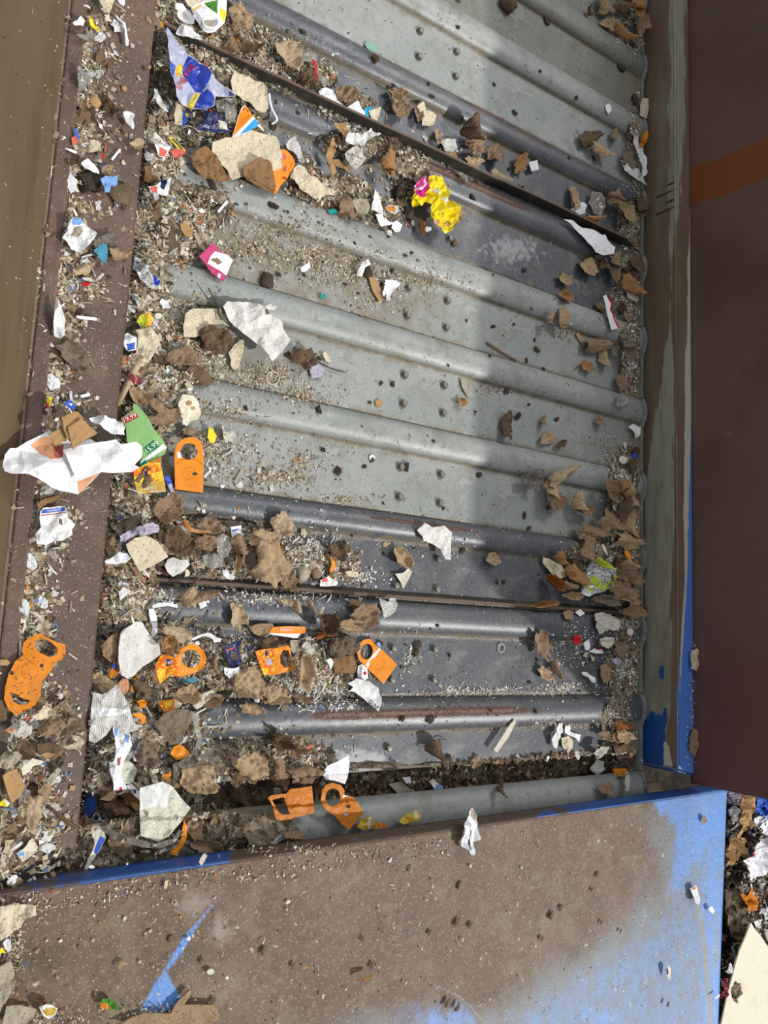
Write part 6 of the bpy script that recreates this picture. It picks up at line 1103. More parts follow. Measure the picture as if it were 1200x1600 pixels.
leaf('broad brown leaf left of the white curved card', 'k', 230, 35, 170, 110, -10, 'leaf_brown', 'lobed', .014, lift=.012)
leaf('knotty dark leaf on top of the lower slat pile', 'h', 120, 1080, 120, 90, 30, 'leaf_dark', 'lobed', .020, lift=.010)
leaf('brown leaf right of the knotty dark one', 'h', 190, 1120, 90, 80, 70, 'leaf_brown', 'lobed', .016, lift=.008)
S('paper_piece', 'white curved card at the edge of the lowest pan', 'card', 'k', [(308, 30), (335, -10), (380, -30), (435, -60), (440, -20), (430, 40), (415, 75), (370, 60), (330, 55)], 'white_clean', lift=.010, amp=.002, stiff=.9)
# lowest area (crop W)
S('paper_sheet', 'cream folded newspaper sheet at the bottom left of the belt', 'newspaper scrap', 'W', [(330, 275), (400, 250), (445, 236), (500, 265), (550, 330), (592, 375), (545, 450), (480, 520), (425, 550), (380, 535), (332, 520), (330, 400)], 'news_b', lift=.026, amp=.003, stiff=.9, crease=.002, regions=[([(330, 275), (400, 250), (445, 236), (500, 265), (480, 300), (470, 370), (400, 365), (330, 392)], 'white_paper')])
S('paper_piece', 'small white tag with writing left of the cream newspaper sheet', 'paper scrap', 'W', [(258, 260), (280, 245), (328, 290), (328, 335), (300, 310)], 'white_clean', lift=.030, amp=.001, regions=[([(296, 284), (306, 282), (310, 300), (300, 300)], 'black_ink')])
o = S('paper_piece', 'white torn plastic with a red stamp above the cream newspaper', 'wrapper', 'W', [(170, 140), (200, 130), (235, 180), (235, 220), (268, 285), (230, 305), (190, 315), (190, 250), (175, 190)], 'white_clean', lift=.024, amp=.005, regions=[([(222, 270), (236, 265), (242, 292), (226, 298)], 'red')])
S('bark_scrap', 'cream crinkled paper rag right of the red stamped plastic', 'paper scrap', 'W', [(235, 150), (260, 120), (300, 150), (318, 180), (290, 240), (250, 250), (225, 200)], 'news_b', lift=.024, amp=.006)
leaf('olive leaf right of the cream crinkled rag', 'W', 365, 95, 150, 130, 50, 'leaf_grey', 'round', .010, lift=.018)
leaf('big fluffy tan leaf right of the cream newspaper sheet', 'W', 625, 235, 200, 160, 20, 'leaf_tan', 'round', .014, lift=.012)
leaf('dark brown ragged leaf under the lower pan edge', 'W', 860, 305, 140, 130, 70, 'leaf_dark', 'lobed', .014)
leaf('rough brown leaf left of the cream newspaper sheet', 'W', 210, 370, 180, 110, 30, 'leaf_brown', 'lobed', .016, lift=.014)
leaf('copper-brown curled leaf touching the cream newspaper sheet', 'W', 290, 340, 150, 70, 35, 'leaf_rust', 'oak', .016, lift=.020)
leaf('large olive-tan veined leaf by the front plate, left of the orange half tag', 'W', 950, 500, 190, 150, -20, 'leaf_grey', 'heart', .012, lift=.010, stalk=16, sang=150)
leaf('brown round leaf at the front plate edge right of the veined leaf', 'W', 1125, 525, 100, 75, 0, 'leaf_brown', 'round', .014)
leaf('brown leaf at the left end of the lowest rib', 'W', 615, 480, 120, 110, 80, 'leaf_brown', 'round', .012)
leaf('dull brown leaf lying by the front plate, lower left', 'W', 680, 575, 170, 80, 10, 'leaf_brown', 'round', .012)
S('orange_scrap', 'orange crescent rim beside the cream newspaper sheet', 'scrap', 'W', [(560, 440), (575, 470), (572, 530), (550, 580), (520, 615), (492, 618), (490, 600), (525, 575), (545, 530), (550, 480)], 'orange', lift=.022, amp=.002, thick=.001, step=2)
S('orange_scrap', 'small orange curl left of the big fluffy tan leaf', 'scrap', 'W', [(445, 205), (470, 195), (490, 180), (492, 210), (465, 230)], 'orange_dirty', lift=.022, amp=.004)
S('blue_scrap', 'bright blue plastic flap beside the strip end, lower left', 'plastic scrap', 'W', [(42, 350), (60, 300), (85, 298), (105, 340), (90, 390), (60, 428), (40, 430)], 'blue_mid', lift=.026, amp=.005)
S('paper_piece', 'dark blue and white printed crumple under the bright blue flap', 'wrapper', 'W', [(65, 440), (95, 400), (115, 410), (130, 440), (110, 455), (75, 455)], 'white_paper', lift=.018, amp=.006, regions=[([(95, 405), (115, 412), (105, 440), (90, 435)], 'navy')])
S('paper_piece', 'long blue-grey and cream paper fold running down to the front plate', 'wrapper', 'W', [(70, 460), (130, 455), (155, 530), (120, 590), (75, 660), (45, 725), (25, 725), (60, 640), (95, 560), (75, 500)], 'bone', lift=.016, amp=.006, regions=[([(120, 520), (150, 535), (100, 620), (85, 600)], 'blue_mid')])
S('film_scrap', 'dark hairy plastic band sweeping under the cream newspaper sheet', 'plastic film', 'W', [(130, 450), (160, 440), (185, 490), (280, 530), (400, 555), (500, 540), (540, 490), (560, 500), (510, 560), (440, 585), (330, 575), (200, 545), (140, 500)], 'film_grey', lift=.018, amp=.008, stiff=.8, crease=.003)
S('paper_piece', 'small pale paper flap poking out under the dark hairy band', 'paper scrap', 'W', [(330, 600), (405, 585), (400, 600), (345, 622)], 'grimy_paper', lift=.014, amp=.002)
S('bottle_tag', 'orange half tag with a torn square hole near the front plate', 'bottle tag', 'A', [(70, 250), (90, 235), (130, 230), (180, 225), (200, 200), (330, 182), (343, 340), (230, 368), (130, 390), (115, 370), (100, 300)], 'orange_dk', lift=.024, amp=.002, thick=.001, stiff=.9, holes=[[(95, 262), (165, 245), (180, 300), (200, 345), (160, 350), (130, 330)]],
  regions=[(circ(240, 272, 38, 34, 22), 'orange_line'), (circ(240, 272, 35, 31, 22), 'orange_dk'), ([(178, 235), (184, 235), (182, 300), (205, 350), (198, 350), (176, 300)], 'orange_line')])
S('kraft_strip', 'grey-tan bent strip lying over the top of the orange half tag', 'cardboard scrap', 'A', [(105, 190), (145, 195), (145, 250), (100, 252)], 'grey_card', lift=.030, amp=.004)
S('bottle_tag', 'orange bottle tag with a large ring, leaning on the lowest rib', 'bottle tag', 'A', [(378, 260), (385, 205), (410, 175), (450, 162), (495, 175), (522, 205), (520, 235), (570, 245), (600, 285), (632, 335), (590, 385), (545, 437), (500, 400), (455, 350), (410, 320), (385, 290)], 'orange_dk', lift=.018, amp=.003, thick=.001, stiff=.9,
  holes=[circ(451, 247, 45, 52, 24)], regions=[([(505, 250), (530, 208), (548, 212), (548, 240), (520, 245)], 'white_clean'), (circ(538, 318, 30, 34, 18), 'orange_line'), (circ(538, 318, 26, 30, 18), 'orange_dk'), (circ(540, 300, 14, 12, 10), 'dark_blotch'), ([(515, 340), (540, 338), (540, 352), (518, 354)], 'lilac'), ([(590, 270), (640, 315), (632, 335), (600, 300)], 'tan_card')])
S('gold_wrapper', 'golden printed wrapper beside the large-ring orange tag', 'wrapper', 'A', [(590, 420), (625, 370), (665, 355), (690, 380), (692, 425), (640, 445)], 'gold', lift=.012, amp=.007, regions=[([(650, 370), (668, 362), (680, 425), (660, 430)], 'bone')])
S('orange_scrap', 'small orange-brown wedge at the front plate next to the golden wrapper', 'scrap', 'A', [(700, 400), (730, 392), (765, 412), (760, 425), (700, 432)], 'orange_dirty', lift=.012, amp=.003)
S('gold_wrapper', 'golden wrapper corner sticking up at the front plate, bottom centre', 'wrapper', 'A', [(835, 388), (880, 350), (940, 320), (970, 350), (955, 385), (860, 405)], 'gold', lift=.016, amp=.004, regions=[([(920, 335), (942, 325), (955, 365), (935, 372)], 'bone')])
S('cream_board', 'grey-beige card lozenge in the dark gap above the lowest rib', 'card', 'A', [(775, 168), (850, 155), (912, 205), (835, 228)], 'grey_card', lift=.012, amp=.001, thick=.001, stiff=.9)
S('paper_piece', 'white scrap behind the grey-beige lozenge', 'paper scrap', 'A', [(855, 130), (905, 125), (915, 165), (880, 165)], 'white_clean', lift=.014, amp=.004)
S('paper_piece', 'small white scrap with a pale blue corner in the dark gap', 'paper scrap', 'A', [(1018, 155), (1040, 138), (1065, 160), (1095, 185), (1085, 205), (1045, 200)], 'white_clean', lift=.012, amp=.004, regions=[([(1048, 180), (1075, 168), (1095, 185), (1085, 205), (1045, 200)], 'pale_blue')])
S('paper_piece', 'black-lined white paper bits tucked at the front plate edge', 'newspaper scrap', 'W', [(960, 575), (1000, 535), (1080, 515), (1082, 540), (1040, 565), (1000, 560), (970, 580)], 'news_c', lift=.010, amp=.003)
S('plastic_strip', 'thin pale splinter pair on the lowest dark pan', 'wood chip', 'h', [(1115, 1115), (1150, 1060), (1185, 1005), (1215, 970), (1218, 990), (1180, 1060), (1130, 1128)], 'bone', lift=.005, amp=.001, thick=.002)
leaf('dark leaf fold with a stem on the lowest dark pan', 'h', 850, 1105, 90, 80, 80, 'leaf_dark', 'heart', .018, stalk=14, sang=-20)
clod('mud_clump', 'small dark clod right below the dark leaf fold', 'mud clump', 699, 1184, 6, 'mud')
S('shred', 'small red triangle on the lowest dark pan', 'paper scrap', 'h', [(222, 1112), (258, 1088), (265, 1105), (235, 1118)], 'coral', lift=.004, amp=.001)
# ---- right-hand lower area
S('plastic_clump', 'white scrunched plastic bits right on the lowest dark pan', 'plastic scrap', 'i', [(185, 1060), (205, 1030), (215, 990), (238, 990), (240, 1030), (222, 1060), (215, 1110), (198, 1105)], 'white_paper', lift=.006, amp=.007)
S('plastic_clump', 'cream scalloped scrap right of the white scrunched plastic', 'plastic scrap', 'i', [(230, 1060), (265, 1048), (288, 1070), (285, 1105), (270, 1125), (240, 1100)], 'cream_card', lift=.006, amp=.006)
S('plastic_clump', 'small white cross-shaped bits above the cream scalloped scrap', 'plastic scrap', 'i', [(245, 1005), (272, 1000), (275, 1030), (300, 1040), (325, 1045), (318, 1080), (295, 1060), (250, 1035)], 'white_clean', lift=.005, amp=.005)
leaf('hanging brown leaf over the dark rib, lower right', 'i', 140, 620, 160, 85, 80, 'leaf_brown', 'lobed', .016)
leaf('tan twisted leaf end below the hanging brown leaf', 'i', 155, 760, 90, 55, 45, 'leaf_tan', 'oak', .014)
leaf('slim dark leaf right of the hanging brown leaf', 'i', 215, 730, 90, 34, 80, 'leaf_brown', 'oval', .014)
S('red_disc', 'small red round disc on the dark pan at lower right', 'disc', 'i', circ(307, 598, 19, 22, 18), 'red', lift=.006, amp=.001, thick=.0015)
S('red_chip', 'red and white chip right of the small red disc', 'paper scrap', 'i', [(360, 655), (385, 640), (420, 640), (430, 662), (395, 664)], 'white_clean', lift=.005, amp=.001, regions=[([(388, 628), (418, 626), (420, 645), (392, 646)], 'red')])
S('paper_piece', 'white curly paper between red disc and red chip', 'paper scrap', 'i', [(335, 615), (360, 595), (372, 625), (360, 650), (340, 645)], 'white_clean', lift=.005, amp=.007)
S('pebble', 'pale angular stone chip right of the red chip', 'stone', 'i', [(412, 600), (440, 585), (480, 590), (486, 615), (450, 640), (420, 625)], 'bone', lift=.004, amp=.003, thick=.004)
leaf('dull brown leaf beside the pale stone chip', 'i', 505, 640, 90, 60, 80, 'leaf_brown', 'round', .010)
S('board_scrap', 'tan slab of cardboard on the dark pan near the rail', 'cardboard scrap', 'i', [(415, 720), (440, 708), (465, 745), (460, 790), (430, 802), (418, 770)], 'kraft', lift=.005, amp=.002, thick=.002)
S('plastic_strip', 'white wavy ribbon left of the tan slab', 'plastic strip', 'i', [(328, 750), (350, 750), (385, 775), (392, 800), (375, 800), (360, 775), (335, 765)], 'white_clean', lift=.005, amp=.004)
S('shred', 'pale lilac plastic chip above the tan slab', 'plastic chip', 'i', [(470, 690), (500, 680), (515, 700), (500, 722), (480, 710)], 'lilac', lift=.006, amp=.003)
S('film_scrap', 'grey-white plastered pulp hanging under the straight lip at the right', 'paper pulp', 'i', [(385, 480), (420, 470), (470, 480), (510, 510), (500, 560), (460, 550), (410, 575), (392, 540)], 'grimy_paper', lift=.004, amp=.008, jag=1)
S('kraft_strip', 'tan folded corner under the straight lip left of the pulp', 'cardboard scrap', 'i', [(238, 470), (265, 458), (292, 468), (285, 505), (250, 502)], 'kraft', lift=.006, amp=.002)
S('shred', 'white oval chip beside the tan folded corner', 'chip', 'i', [(295, 470), (320, 455), (342, 475), (320, 490)], 'white_clean', lift=.005, amp=.001)
S('shell_chip', 'cream curved shell chip beside the rail under the lip end', 'chip', 'i', circ(556, 562, 14, 17, 14), 'bone', lift=.010, amp=.001, thick=.003)
# crop X, right pile
o = S('foil_wrapper', 'yellow, white and foil wrapper crumpled among leaves at the right', 'wrapper', 'X', [(505, 1040), (560, 1000), (585, 900), (625, 840), (680, 920), (760, 910), (820, 950), (845, 1010), (825, 1090), (740, 1160), (640, 1185), (560, 1215), (512, 1180)], 'foil', lift=.014, amp=.012, fr=60, crease=.005,
  regions=[([(580, 1010), (640, 1010), (695, 1100), (740, 1110), (830, 1000), (838, 1040), (790, 1110), (700, 1160), (640, 1110), (590, 1060)], 'lime'), ([(515, 1045), (535, 1045), (560, 1110), (640, 1165), (640, 1180), (550, 1150), (515, 1100)], 'lime'), ([(510, 1130), (600, 1180), (600, 1215), (515, 1200)], 'white_clean')])
leaf('olive-green fresh leaf above the yellow and foil wrapper', 'X', 715, 880, 180, 70, 35, 'lime', 'oval', .010, lift=.022)
S('plastic_strip', 'white blade-shaped sliver above the olive-green leaf', 'plastic strip', 'X', [(700, 695), (720, 700), (755, 790), (750, 810), (715, 760)], 'bone', lift=.022, amp=.001)
S('board_scrap', 'pale angular board chip left of the orange-brown leaves, right side', 'cardboard scrap', 'X', [(118, 820), (175, 840), (225, 870), (290, 900), (368, 985), (340, 1020), (260, 1045), (200, 990), (150, 920), (120, 880)], 'cream_card', lift=.008, amp=.003, thick=.002)
for (u, v, L, W, a, m, sh, lab) in [(310, 830, 150, 90, 70, 'leaf_rust', 'oak', 'pointed rust leaf standing right of the pale board chip'), (455, 970, 210, 130, 60, 'leaf_rust', 'heart', 'triangular orange-brown leaf left of the foil wrapper'), (225, 1075, 160, 80, 50, 'leaf_red', 'oval', 'glossy red-brown leaf under the pale board chip'),
    (590, 740, 260, 140, 95, 'leaf_brown', 'lobed', 'large limp brown leaf above the foil wrapper'), (600, 570, 240, 150, 20, 'leaf_brown', 'lobed', 'brown crumpled leaf on top of the limp one'), (520, 590, 120, 90, 60, 'leaf_tan', 'oak', 'lighter lobe-shaped leaf left of the crumpled leaves'),
    (500, 280, 170, 130, 80, 'leaf_tan', 'round', 'tan cup-shaped leaf above the crumpled pile'), (540, 370, 130, 90, 20, 'leaf_brown', 'round', 'brown leaf right under the tan cup-shaped leaf'), (240, 120, 200, 110, 100, 'leaf_sand', 'oval', 'pale ribbed husk leaf on the right light rib'),
    (310, 40, 240, 100, -45, 'leaf_sand', 'oval', 'long pale husk behind the ribbed husk leaf'), (235, 280, 190, 140, 80, 'leaf_brown', 'round', 'brown leaf directly below the pale ribbed husk'), (800, 160, 200, 130, 75, 'leaf_brown', 'oval', 'glossy brown leaf hood at the top of the right pile'),
    (920, 140, 160, 100, 85, 'leaf_rust', 'oval', 'lighter brown leaf hood right of the glossy one'), (1010, 230, 220, 90, 80, 'leaf_tan', 'oak', 'tan jagged leaf against the rail at the top of the pile'), (900, 300, 280, 90, 95, 'leaf_dark', 'oval', 'deep dark folded leaf in the middle of the right pile'),
    (790, 470, 230, 200, 40, 'leaf_brown', 'lobed', 'flat brown crinkled leaf in the centre of the right pile'), (1010, 470, 230, 80, 95, 'leaf_tan', 'oval', 'long tan leaf standing along the rail'), (960, 660, 230, 170, 10, 'leaf_tan', 'lobed', 'big tan crinkled leaf under the long standing leaf'),
    (980, 890, 130, 110, 40, 'leaf_tan', 'round', 'smooth tan round leaf below the orange fleck'), (1040, 1010, 180, 130, 60, 'leaf_brown', 'round', 'brown knobbly leaf touching the rail'), (880, 1120, 230, 200, 30, 'leaf_brown', 'lobed', 'wide brown leaf right of the foil wrapper'),
    (970, 1210, 200, 120, 10, 'leaf_tan', 'round', 'tan rough leaf just above the straight lip at the right'), (1040, 1340, 200, 140, 50, 'leaf_brown', 'round', 'brown leaf hanging over the right end of the lip'), (760, 1250, 260, 90, 5, 'leaf_grey', 'round', 'dull grey-brown leaf lying along the lip at the right'),
    (890, 960, 120, 170, 10, 'leaf_brown', 'round', 'brown leaf between foil wrapper and knobbly leaf'), (410, 1210, 130, 80, 10, 'leaf_tan', 'oak', 'little tan leaf below the triangular orange-brown one'), (125, 1290, 180, 50, -8, 'leaf_rust', 'oval', 'bright rusty leaf sliver lying along the straight lip'), (380, 1100, 110, 80, 30, 'leaf_brown', 'round', 'brown flake under the triangular leaf')]:
    leaf(lab, 'X', u, v, L * 1.18, W * 1.22, a, m, sh, .022, lift=.006 if u < 700 else .010)
S('orange_scrap', 'small bright orange scrap in the right leaf pile beside the rail', 'scrap', 'X', [(918, 770), (950, 755), (995, 820), (980, 838), (945, 830)], 'orange', lift=.030, amp=.001)
S('paper_piece', 'small pale pinkish scrap in the fold of the right leaf pile', 'paper scrap', 'X', [(805, 320), (850, 278), (858, 300), (835, 370), (815, 350)], 'bone', lift=.022, amp=.002)
S('dark_net', 'dark green-black twisted film on the fourth light rib at the right', 'plastic film', 'f', [(40, 1035), (70, 1015), (110, 1010), (130, 995), (150, 1000), (158, 1050), (120, 1060), (125, 1100), (100, 1105), (85, 1080), (50, 1065)], 'film_grey', lift=.004, amp=.008, jag=1)
leaf('tan leaf on the fourth light pan at the right', 'f', 170, 855, 85, 62, -30, 'leaf_tan', 'round', .008)
leaf('tiny dark leaf beside the tan leaf on the light pan', 'f', 232, 880, 50, 30, -30, 'leaf_dark', 'oval', .008)
leaf('small dark brown leaf upright on the light pan edge at the right', 'f', 153, 770, 45, 26, 90, 'leaf_brown', 'oval', .008)
leaf('folded rusty-dark leaf standing beside the third light rib', 'e', 1185, 790, 130, 50, 95, 'leaf_dark', 'oval', .014)
S('plastic_clump', 'white glossy plastic bits by the rail on the light pan', 'plastic scrap', 'f', [(550, 800), (570, 785), (605, 805), (600, 840), (580, 855), (570, 825)], 'white_clean', lift=.008, amp=.005)
S('cream_board', 'cream rounded chip with a rough face near the rail on the fourth rib', 'chip', 'f', [(503, 945), (520, 938), (552, 950), (548, 970), (520, 975), (505, 962)], 'bark_cream', lift=.006, amp=.002, thick=.002)
S('blue_chip', 'tiny bright blue star-like chip near the rail', 'plastic chip', 'f', [(562, 930), (575, 922), (588, 932), (586, 948), (568, 950)], 'blue_mid', lift=.008, amp=.001)
leaf('dark thin leaf near the rail beside the blue chip', 'f', 562, 980, 70, 34, 90, 'leaf_dark', 'oval', .010)
leaf('brown leaf stub near the rail on the third light pan', 'f', 418, 770, 60, 36, 80, 'leaf_brown', 'round', .010)
S('kraft_strip', 'grey-tan splinter on the third light pan beside a brown flake', 'wood chip', 'e', [(960, 575), (975, 580), (1003, 645), (1000, 665), (985, 650), (965, 610)], 'grey_card', lift=.004, amp=.001, thick=.002)
leaf('little brown flake below the grey-tan splinter', 'e', 968, 685, 50, 40, 60, 'leaf_rust', 'round', .010)
# lower right corner of belt
for (u, v, L, W, a, m, lab) in [(520, 1000, 70, 50, 20, 'leaf_red', 'red-brown small leaf near the rail on the lowest dark pan'), (490, 1060, 60, 40, 70, 'leaf_sand', 'pale curled leaf under the red-brown small leaf'), (525, 1050, 70, 90, 80, 'leaf_tan', 'tan leaf by the rail, lower right'), (520, 1130, 110, 90, 60, 'leaf_dark', 'big dark flat leaf at the lower right end of the belt'), (440, 1050, 80, 40, 20, 'leaf_brown', 'brown leaf shred left of the tan leaf by the rail')]:
    leaf(lab, 'i', u, v, L, W, a, m, 'round', .014)
S('paper_piece', 'white lump of paper at the lower right above the lowest rib', 'paper scrap', 'l', [(370, 0), (400, -40), (430, -30), (440, 5), (400, 35), (375, 15)], 'white_paper', lift=.010, amp=.008)
S('paper_piece', 'grey-white tangle left of the big dark flat leaf', 'paper scrap', 'i', [(385, 1130), (420, 1100), (460, 1100), (450, 1130), (400, 1160)], 'grimy_paper', lift=.012, amp=.010)
S('orange_scrap', 'half-round orange rim near the right end of the lowest rib', 'scrap', 'l', circ(507, 8, 32, 30, 14, 0, -10, 190), 'orange', lift=.014, amp=.001, thick=.001)
leaf('brown leaf wedge under the half-round orange rim', 'l', 450, 95, 70, 70, 80, 'leaf_brown', 'round', .014)
leaf('dark brown tail-like leaf hanging over the lowest rib', 'k', 1150, 70, 110, 34, 85, 'leaf_dark', 'oval', .014, lift=.006)
S('bark_scrap', 'white flaking paper strip at the right end of the lowest rib', 'paper scrap', 'l', [(530, 20), (548, 15), (555, 60), (550, 105), (530, 110), (528, 60)], 'grimy_paper', lift=.010, amp=.006)
# ---- on the front plate
px_ = dict(surf='plate', stiff=.2)
S('plastic_scrap', 'torn white plastic hanging over the front plate edge, bottom centre', 'plastic scrap', 'k', [(1010, 185), (1030, 200), (1045, 250), (1045, 330), (1022, 350), (1020, 410), (1005, 405), (995, 385), (970, 370), (972, 270), (985, 230)], 'white_clean', lift=.006, amp=.010, crease=.004, regions=[([(1005, 190), (1030, 200), (1046, 250), (1030, 250), (1010, 225)], 'grey_card'), ([(998, 260), (1004, 260), (1006, 390), (998, 380)], 'dark_blotch')], **px_)
S('plastic_scrap', 'small white scrap with orange tip on the blue part of the front plate', 'paper scrap', 'l', [(838, 565), (865, 548), (875, 575), (885, 620), (875, 640), (855, 632), (848, 600)], 'white_paper', lift=.003, amp=.005, regions=[([(845, 562), (862, 552), (862, 566), (848, 572)], 'orange_dirty')], **px_)
S('plastic_scrap', 'tiny white torn fleck right of the orange-tipped scrap', 'paper scrap', 'l', [(925, 655), (938, 648), (950, 672), (940, 685), (928, 672)], 'white_clean', lift=.002, amp=.003, **px_)
S('shell_chip', 'dark-edged cream seed shell low on the blue paint', 'seed', 'l', [(722, 945), (735, 925), (745, 940), (744, 975), (738, 998), (728, 975)], 'bark_cream', lift=.003, amp=.003, regions=[([(722, 945), (728, 935), (734, 965), (728, 972)], 'dark_blotch')], **px_)
S('shell_chip', 'brown seed flake on the blue paint near the plate corner', 'seed', 'l', [(892, 228), (905, 222), (914, 240), (905, 262), (894, 255)], 'kraft', lift=.003, amp=.003, **px_)
S('shred', 'tiny white triangle at the right edge of the front plate, low', 'paper scrap', 'l', [(945, 1082), (975, 1058), (972, 1075)], 'white_clean', lift=.002, amp=.0, **px_)
leaf('slim tan seed leaf on the brown front plate, bottom centre', 'k', 515, 984, 70, 20, -25, 'leaf_rust', 'oval', .004, 'plate')
S('shred', 'orange and green leaf-like scrap near the bottom left of the plate', 'paper scrap', 'j', [(468, 1105), (480, 1080), (520, 1082), (555, 1110), (552, 1130), (515, 1135), (478, 1130)], 'green_fresh', lift=.004, amp=.005, regions=[([(468, 1105), (495, 1100), (520, 1122), (500, 1135), (475, 1128)], 'orange_dirty')], **px_)
S('shred', 'crumpled yellow and white scrap at the bottom left corner of the plate', 'wrapper', 'j', [(182, 1120), (215, 1103), (240, 1108), (270, 1125), (265, 1160), (235, 1185), (205, 1165)], 'white_paper', lift=.004, amp=.007, regions=[([(195, 1135), (230, 1118), (268, 1128), (255, 1165), (220, 1165)], 'gold')], **px_)
S('board_scrap', 'beige square of board in the bottom left corner of the plate', 'cardboard scrap', 'j', [(10, 1200), (30, 1118), (90, 1112), (170, 1130), (160, 1165), (100, 1215)], 'grey_card', lift=.004, amp=.003, thick=.002, **px_)
S('bark_scrap', 'cream torn board at the left border of the front plate', 'cardboard scrap', 'j', [(-5, 650), (60, 640), (165, 640), (168, 685), (120, 700), (100, 750), (60, 770), (0, 810)], 'cream_card', lift=.006, amp=.006, jag=1, thick=.002, **px_)
S('board_scrap', 'long brown caked strip of board along the bottom edge of the plate', 'cardboard scrap', 'j', [(540, 1210), (600, 1180), (680, 1150), (800, 1150), (820, 1110), (890, 1040), (900, 1050), (860, 1110), (1000, 1110), (1030, 1160), (980, 1215)], 'kraft', lift=.003, amp=.004, jag=1, thick=.003, **px_)
S('bark_scrap', 'tan caked board at the left border below the cream torn board', 'cardboard scrap', 'j', [(-5, 930), (50, 900), (70, 960), (60, 1030), (30, 1090), (0, 1150)], 'grey_card', lift=.004, amp=.006, jag=1, thick=.003, **px_)
S('shred', 'white and pink bottle-like scrap at the left border of the plate', 'wrapper', 'j', [(15, 820), (30, 800), (50, 810), (52, 855), (38, 865), (22, 845)], 'white_paper', lift=.006, amp=.005, **px_)
S('shred', 'yellow and navy wrapper fleck at the left border of the plate', 'wrapper', 'j', [(-3, 850), (10, 840), (25, 865), (15, 890), (-3, 885)], 'yellow', lift=.008, amp=.003, regions=[([(5, 868), (22, 866), (15, 890), (2, 886)], 'navy')], **px_)
S('shred', 'cream crescent flake in the middle left of the front plate', 'chip', 'j', [(548, 935), (570, 905), (598, 915), (580, 930), (560, 948)], 'kraft', lift=.002, amp=.003, **px_)
S('pebble', 'round grey-white pebble stuck on the plate right of the blue scratch', 'pebble', 'j', circ(988, 956, 18, 13, 14, -15), 'bone', lift=.003, amp=.001, thick=.003, **px_)
S('shred', 'cream flake on the plate next to the blue edge', 'chip', 'j', [(768, 560), (775, 530), (790, 525), (785, 555), (775, 570)], 'cream_card', lift=.003, amp=.002, **px_)
S('film_scrap', 'shrivelled pale film lump on the plate edge above the blue scratch', 'plastic film', 'j', [(930, 440), (960, 400), (972, 410), (960, 435), (940, 455)], 'bone', lift=.008, amp=.006, **px_)
# ---- ground right of the plate
fx_ = dict(surf='floor', stiff=.5)
S('cream_sheet', 'large cream board sheet on the ground at the bottom right corner', 'board', 'Y', [(372, 965), (400, 1010), (440, 1055), (478, 1112), (560, 1220), (560, 1700), (150, 1700), (190, 1590), (240, 1360), (300, 1140), (340, 1050)], 'bark_cream', lift=.030, amp=.002, fr=6, stiff=1.0, thick=.004, **{'surf': 'floor'})
leaf('brown lobed leaf stain lying on the cream board sheet', 'Y', 280, 1395, 150, 70, 95, 'leaf_grey', 'oak', .003, 'floor', lift=.075)
S('pulp_board', 'crumpled kraft paper bag piece right of the blue plate corner', 'paper bag', 'Y', [(335, 160), (405, 150), (400, 230), (375, 320), (380, 350), (345, 390), (310, 440), (290, 430), (320, 370), (295, 330), (315, 260)], 'tan_card', lift=.030, amp=.014, crease=.006, **fx_)
S('pulp_board', 'second kraft paper fold lying below the bag piece', 'paper bag', 'Y', [(255, 440), (300, 430), (340, 440), (355, 520), (340, 560), (290, 545), (270, 600), (240, 620), (220, 600), (225, 500)], 'tan_card', lift=.020, amp=.010, crease=.004, **fx_)
S('white_bag', 'white plastic bag with a red print beside the kraft paper', 'plastic bag', 'Y', [(345, 600), (370, 550), (400, 500), (440, 455), (500, 440), (560, 460), (560, 640), (480, 650), (420, 670), (380, 710), (350, 660)], 'white_clean', lift=.030, amp=.018, crease=.008, regions=[([(365, 560), (390, 520), (405, 512), (395, 545), (372, 572)], 'red')], **fx_)
S('paper_piece', 'white sheet corner above the white plastic bag', 'paper scrap', 'Y', [(395, 320), (430, 300), (520, 290), (530, 440), (470, 425), (440, 400), (400, 360)], 'white_clean', lift=.040, amp=.004, **fx_)
S('blue_box', 'blue painted metal corner peeking out under the dark side panel', 'metal box', 'Y', [(415, 180), (520, 190), (530, 300), (440, 298), (405, 270)], 'blue_mid', lift=.040, amp=.001, thick=.01, **fx_)
S('paper_piece', 'silver-white crumpled foil left of the kraft bag piece', 'foil', 'Y', [(235, 275), (265, 235), (290, 250), (325, 310), (315, 350), (280, 335), (245, 330)], 'foil', lift=.024, amp=.012, **fx_)
S('paper_piece', 'grey printed plastic tangle at the top of the ground litter', 'plastic film', 'Y', [(225, 140), (320, 135), (330, 190), (300, 230), (250, 230), (230, 200)], 'lilac', lift=.014, amp=.016, jag=1.5, **fx_)
S('orange_glove', 'orange forked rag on the ground litter', 'rag', 'Y', [(318, 785), (345, 800), (370, 790), (378, 740), (400, 770), (408, 830), (400, 880), (375, 905), (350, 870), (335, 830)], 'orange_dirty', lift=.024, amp=.008, crease=.004, **fx_)
S('wood_chip', 'small tan wood chip on dark earth left of the orange rag', 'wood chip', 'Y', [(242, 855), (275, 805), (285, 812), (255, 858)], 'tan_card', lift=.020, amp=.001, thick=.003, **fx_)
S('pulp_board', 'grey-brown flattened board under the orange rag', 'cardboard scrap', 'Y', [(215, 760), (290, 745), (330, 830), (365, 920), (350, 1000), (300, 1090), (240, 1010), (210, 980)], 'mud_light', lift=.010, amp=.008, thick=.003, **fx_)
S('maroon_wrapper', 'dark red shiny wrapper between blue plate and cream sheet', 'wrapper', 'Y', [(195, 1330), (240, 1315), (245, 1380), (225, 1430), (195, 1450), (190, 1390)], 'maroon', lift=.030, amp=.010, **fx_)
